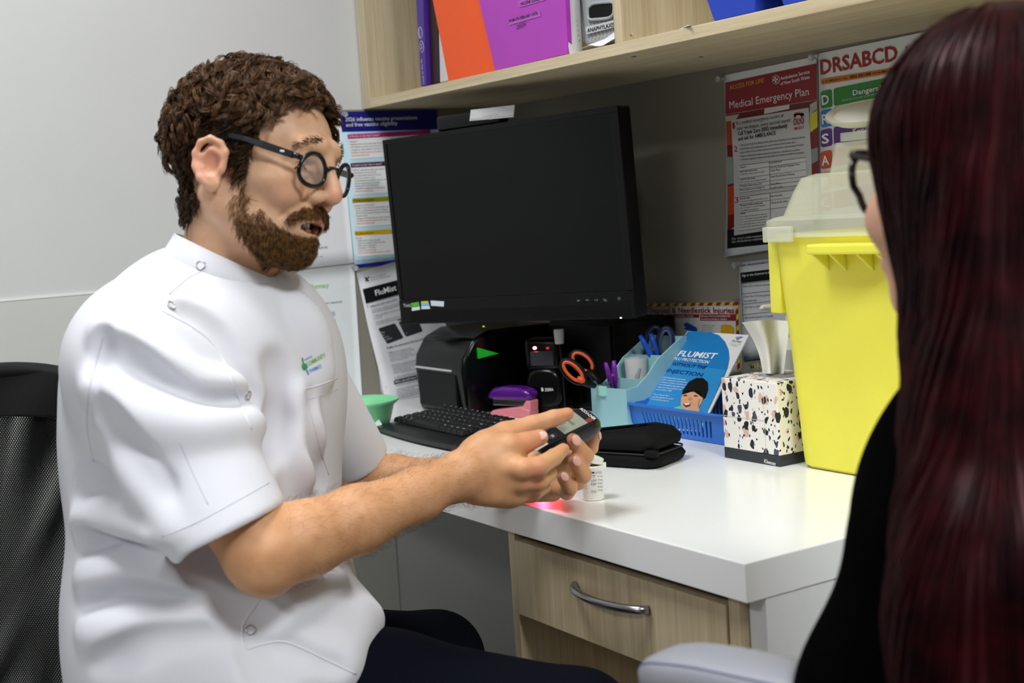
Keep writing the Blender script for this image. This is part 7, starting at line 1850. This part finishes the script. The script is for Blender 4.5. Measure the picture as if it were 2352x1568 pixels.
def chair_base(t, c, z):
    part('column', MB().tube([V(c[0], c[1], .07), V(c[0], c[1], z)], .028, 14), CB, t, world=True, smooth=True, sharp=50)
    for k in range(5):
        a = 2*math.pi*k/5+.3; d = V(math.cos(a), math.sin(a), 0); e = V(c[0], c[1], .075)+d*.28
        part('base_leg', MB().tube([V(c[0], c[1], .095), e], [.024, .015], 8), CB, t, world=True, smooth=True)
        part('castor', MB().lathe([(.026, -.011), (.028, 0), (.026, .011)], (0, 0, 0), 16).xf(Matrix.Translation((e[0], e[1], .0295)) @ Matrix.Rotation(math.pi/2, 4, 'X')), CB, t, world=True, smooth=True, sharp=50)
chair_base(vc, pelv, .33)
# --- the man's mesh backed chair
def mesh_fabric():
    m = bpy.data.materials.new('black_open_mesh'); m.use_nodes = True; nt = m.node_tree; b = nt.nodes['Principled BSDF']; out = nt.nodes['Material Output']
    b.inputs['Base Color'].default_value = (.006, .006, .007, 1); b.inputs['Roughness'].default_value = .7
    uv = nt.nodes.new('ShaderNodeUVMap'); sp = nt.nodes.new('ShaderNodeSeparateXYZ'); nt.links.new(uv.outputs[0], sp.inputs[0])
    def mth(op, a, b_=None, v=None):
        n = nt.nodes.new('ShaderNodeMath'); n.operation = op
        nt.links.new(a, n.inputs[0])
        if b_ is not None: nt.links.new(b_, n.inputs[1])
        if v is not None: n.inputs[1].default_value = v
        return n.outputs[0]
    k = 2*math.pi/0.0050
    sx = mth('SINE', mth('MULTIPLY', sp.outputs[0], v=k)); sy = mth('SINE', mth('MULTIPLY', sp.outputs[1], v=k*1.0))
    pr_ = mth('MULTIPLY', sx, sy); g = mth('GREATER_THAN', pr_, v=0.2)
    tr = nt.nodes.new('ShaderNodeBsdfTransparent'); mx_ = nt.nodes.new('ShaderNodeMixShader')
    nt.links.new(g, mx_.inputs[0]); nt.links.new(b.outputs[0], mx_.inputs[1]); nt.links.new(tr.outputs[0], mx_.inputs[2]); nt.links.new(mx_.outputs[0], out.inputs[0])
    return m
MESHF = mesh_fabric()
sc_c = P(330, 1500, 1.66); mch = empty('office_chair', V(sc_c[0], sc_c[1], 0), 0, 'black office chair with see-through mesh back behind the man', 'chair')
def back_pt(s, t, off=0.0):
    """s 0..1 across (near to far), t 0 top .. 1 bottom"""
    x = -215+440*s+35*t; y0 = 850+26*abs(2*s-1.35)**2*2.0; d = 1.60+.235*s; y = y0+(1640-y0)*t
    return P(x, y, d)+TF*(-.035*math.sin(math.pi*s)+off)
def back_sheet(name, t0, t1, off, m, thick=0.0, s0=0.0, s1=1.0, n=24, nv=20):
    vs = []; uvs = []
    for j in range(nv+1):
        for i in range(n+1):
            s = s0+(s1-s0)*i/n; t = t0+(t1-t0)*j/nv; vs.append(back_pt(s, t, off+.004*math.sin(9*s+5*t)*(off != 0))); uvs.append((s*.46, t*.44))
    fs = [(j*(n+1)+i, j*(n+1)+i+1, (j+1)*(n+1)+i+1, (j+1)*(n+1)+i) for j in range(nv) for i in range(n)]
    mb = MB().add(vs, fs); me = mb.mesh(name); ul = me.uv_layers.new(name='UVMap')
    for l in me.loops: ul.data[l.index].uv = uvs[l.vertex_index]
    o = part(name, me, m, mch, world=True, smooth=True)
    if thick: md = o.modifiers.new('thickness', 'SOLIDIFY'); md.thickness = thick; md.offset = 0
    return o
back_sheet('back_mesh', .08, 1.0, 0.0, MESHF); back_sheet('back_mesh_lining', .08, 1.0, -.016, MESHF)
back_sheet('top_band', -.0, .135, .002, mat('black_ribbed_fabric', '#08080a', rough=0.85, bump=.4, bscale=700), .014)
fr_p = [back_pt(0, t) for t in np.linspace(1, .06, 14)]+[back_pt(s, .03*abs(2*s-1)**6) for s in np.linspace(.03, .97, 22)]+[back_pt(1, t) for t in np.linspace(.06, 1, 14)]
part('back_frame', MB().tube(fr_p, .011, 10), CB, mch, world=True, smooth=True)
part('seat', MB().rbox((-.24, -.24, 0), (.26, .24, .075), .03).xf(frame_m(V(*((hipR+hipL)/2)[:2], .45)+nrm(V(TF[0], TF[1], 0))*.10, nrm(V(TF[0], TF[1], 0)), nrm(V(TS[0], TS[1], 0)), V(0, 0, 1))), mat('black_ribbed_fabric', '#08080a', rough=0.85, bump=.4, bscale=700), mch, world=True, smooth=True, sharp=50)
bs = ((hipR+hipL)/2+nrm(V(TF[0], TF[1], 0))*.10)
part('back_bar', MB().tube([back_pt(.5, .98, -.03), back_pt(.5, 1.0, -.03)-V(0, 0, .08), V(bs[0], bs[1], .43)], .018, 10), CB, mch, world=True, smooth=True)
chair_base(mch, bs, .45)
# cable on the floor line under the desk
wthing('power_cable', MB().tube([(0.55, -0.012, 0.02), (0.55, -0.012, 0.30), (0.56, -0.014, 0.45), (0.50, -0.012, 0.68)], .004, 8), CB, 'black cable running down the wall under the desk', 'cable', smooth=True)
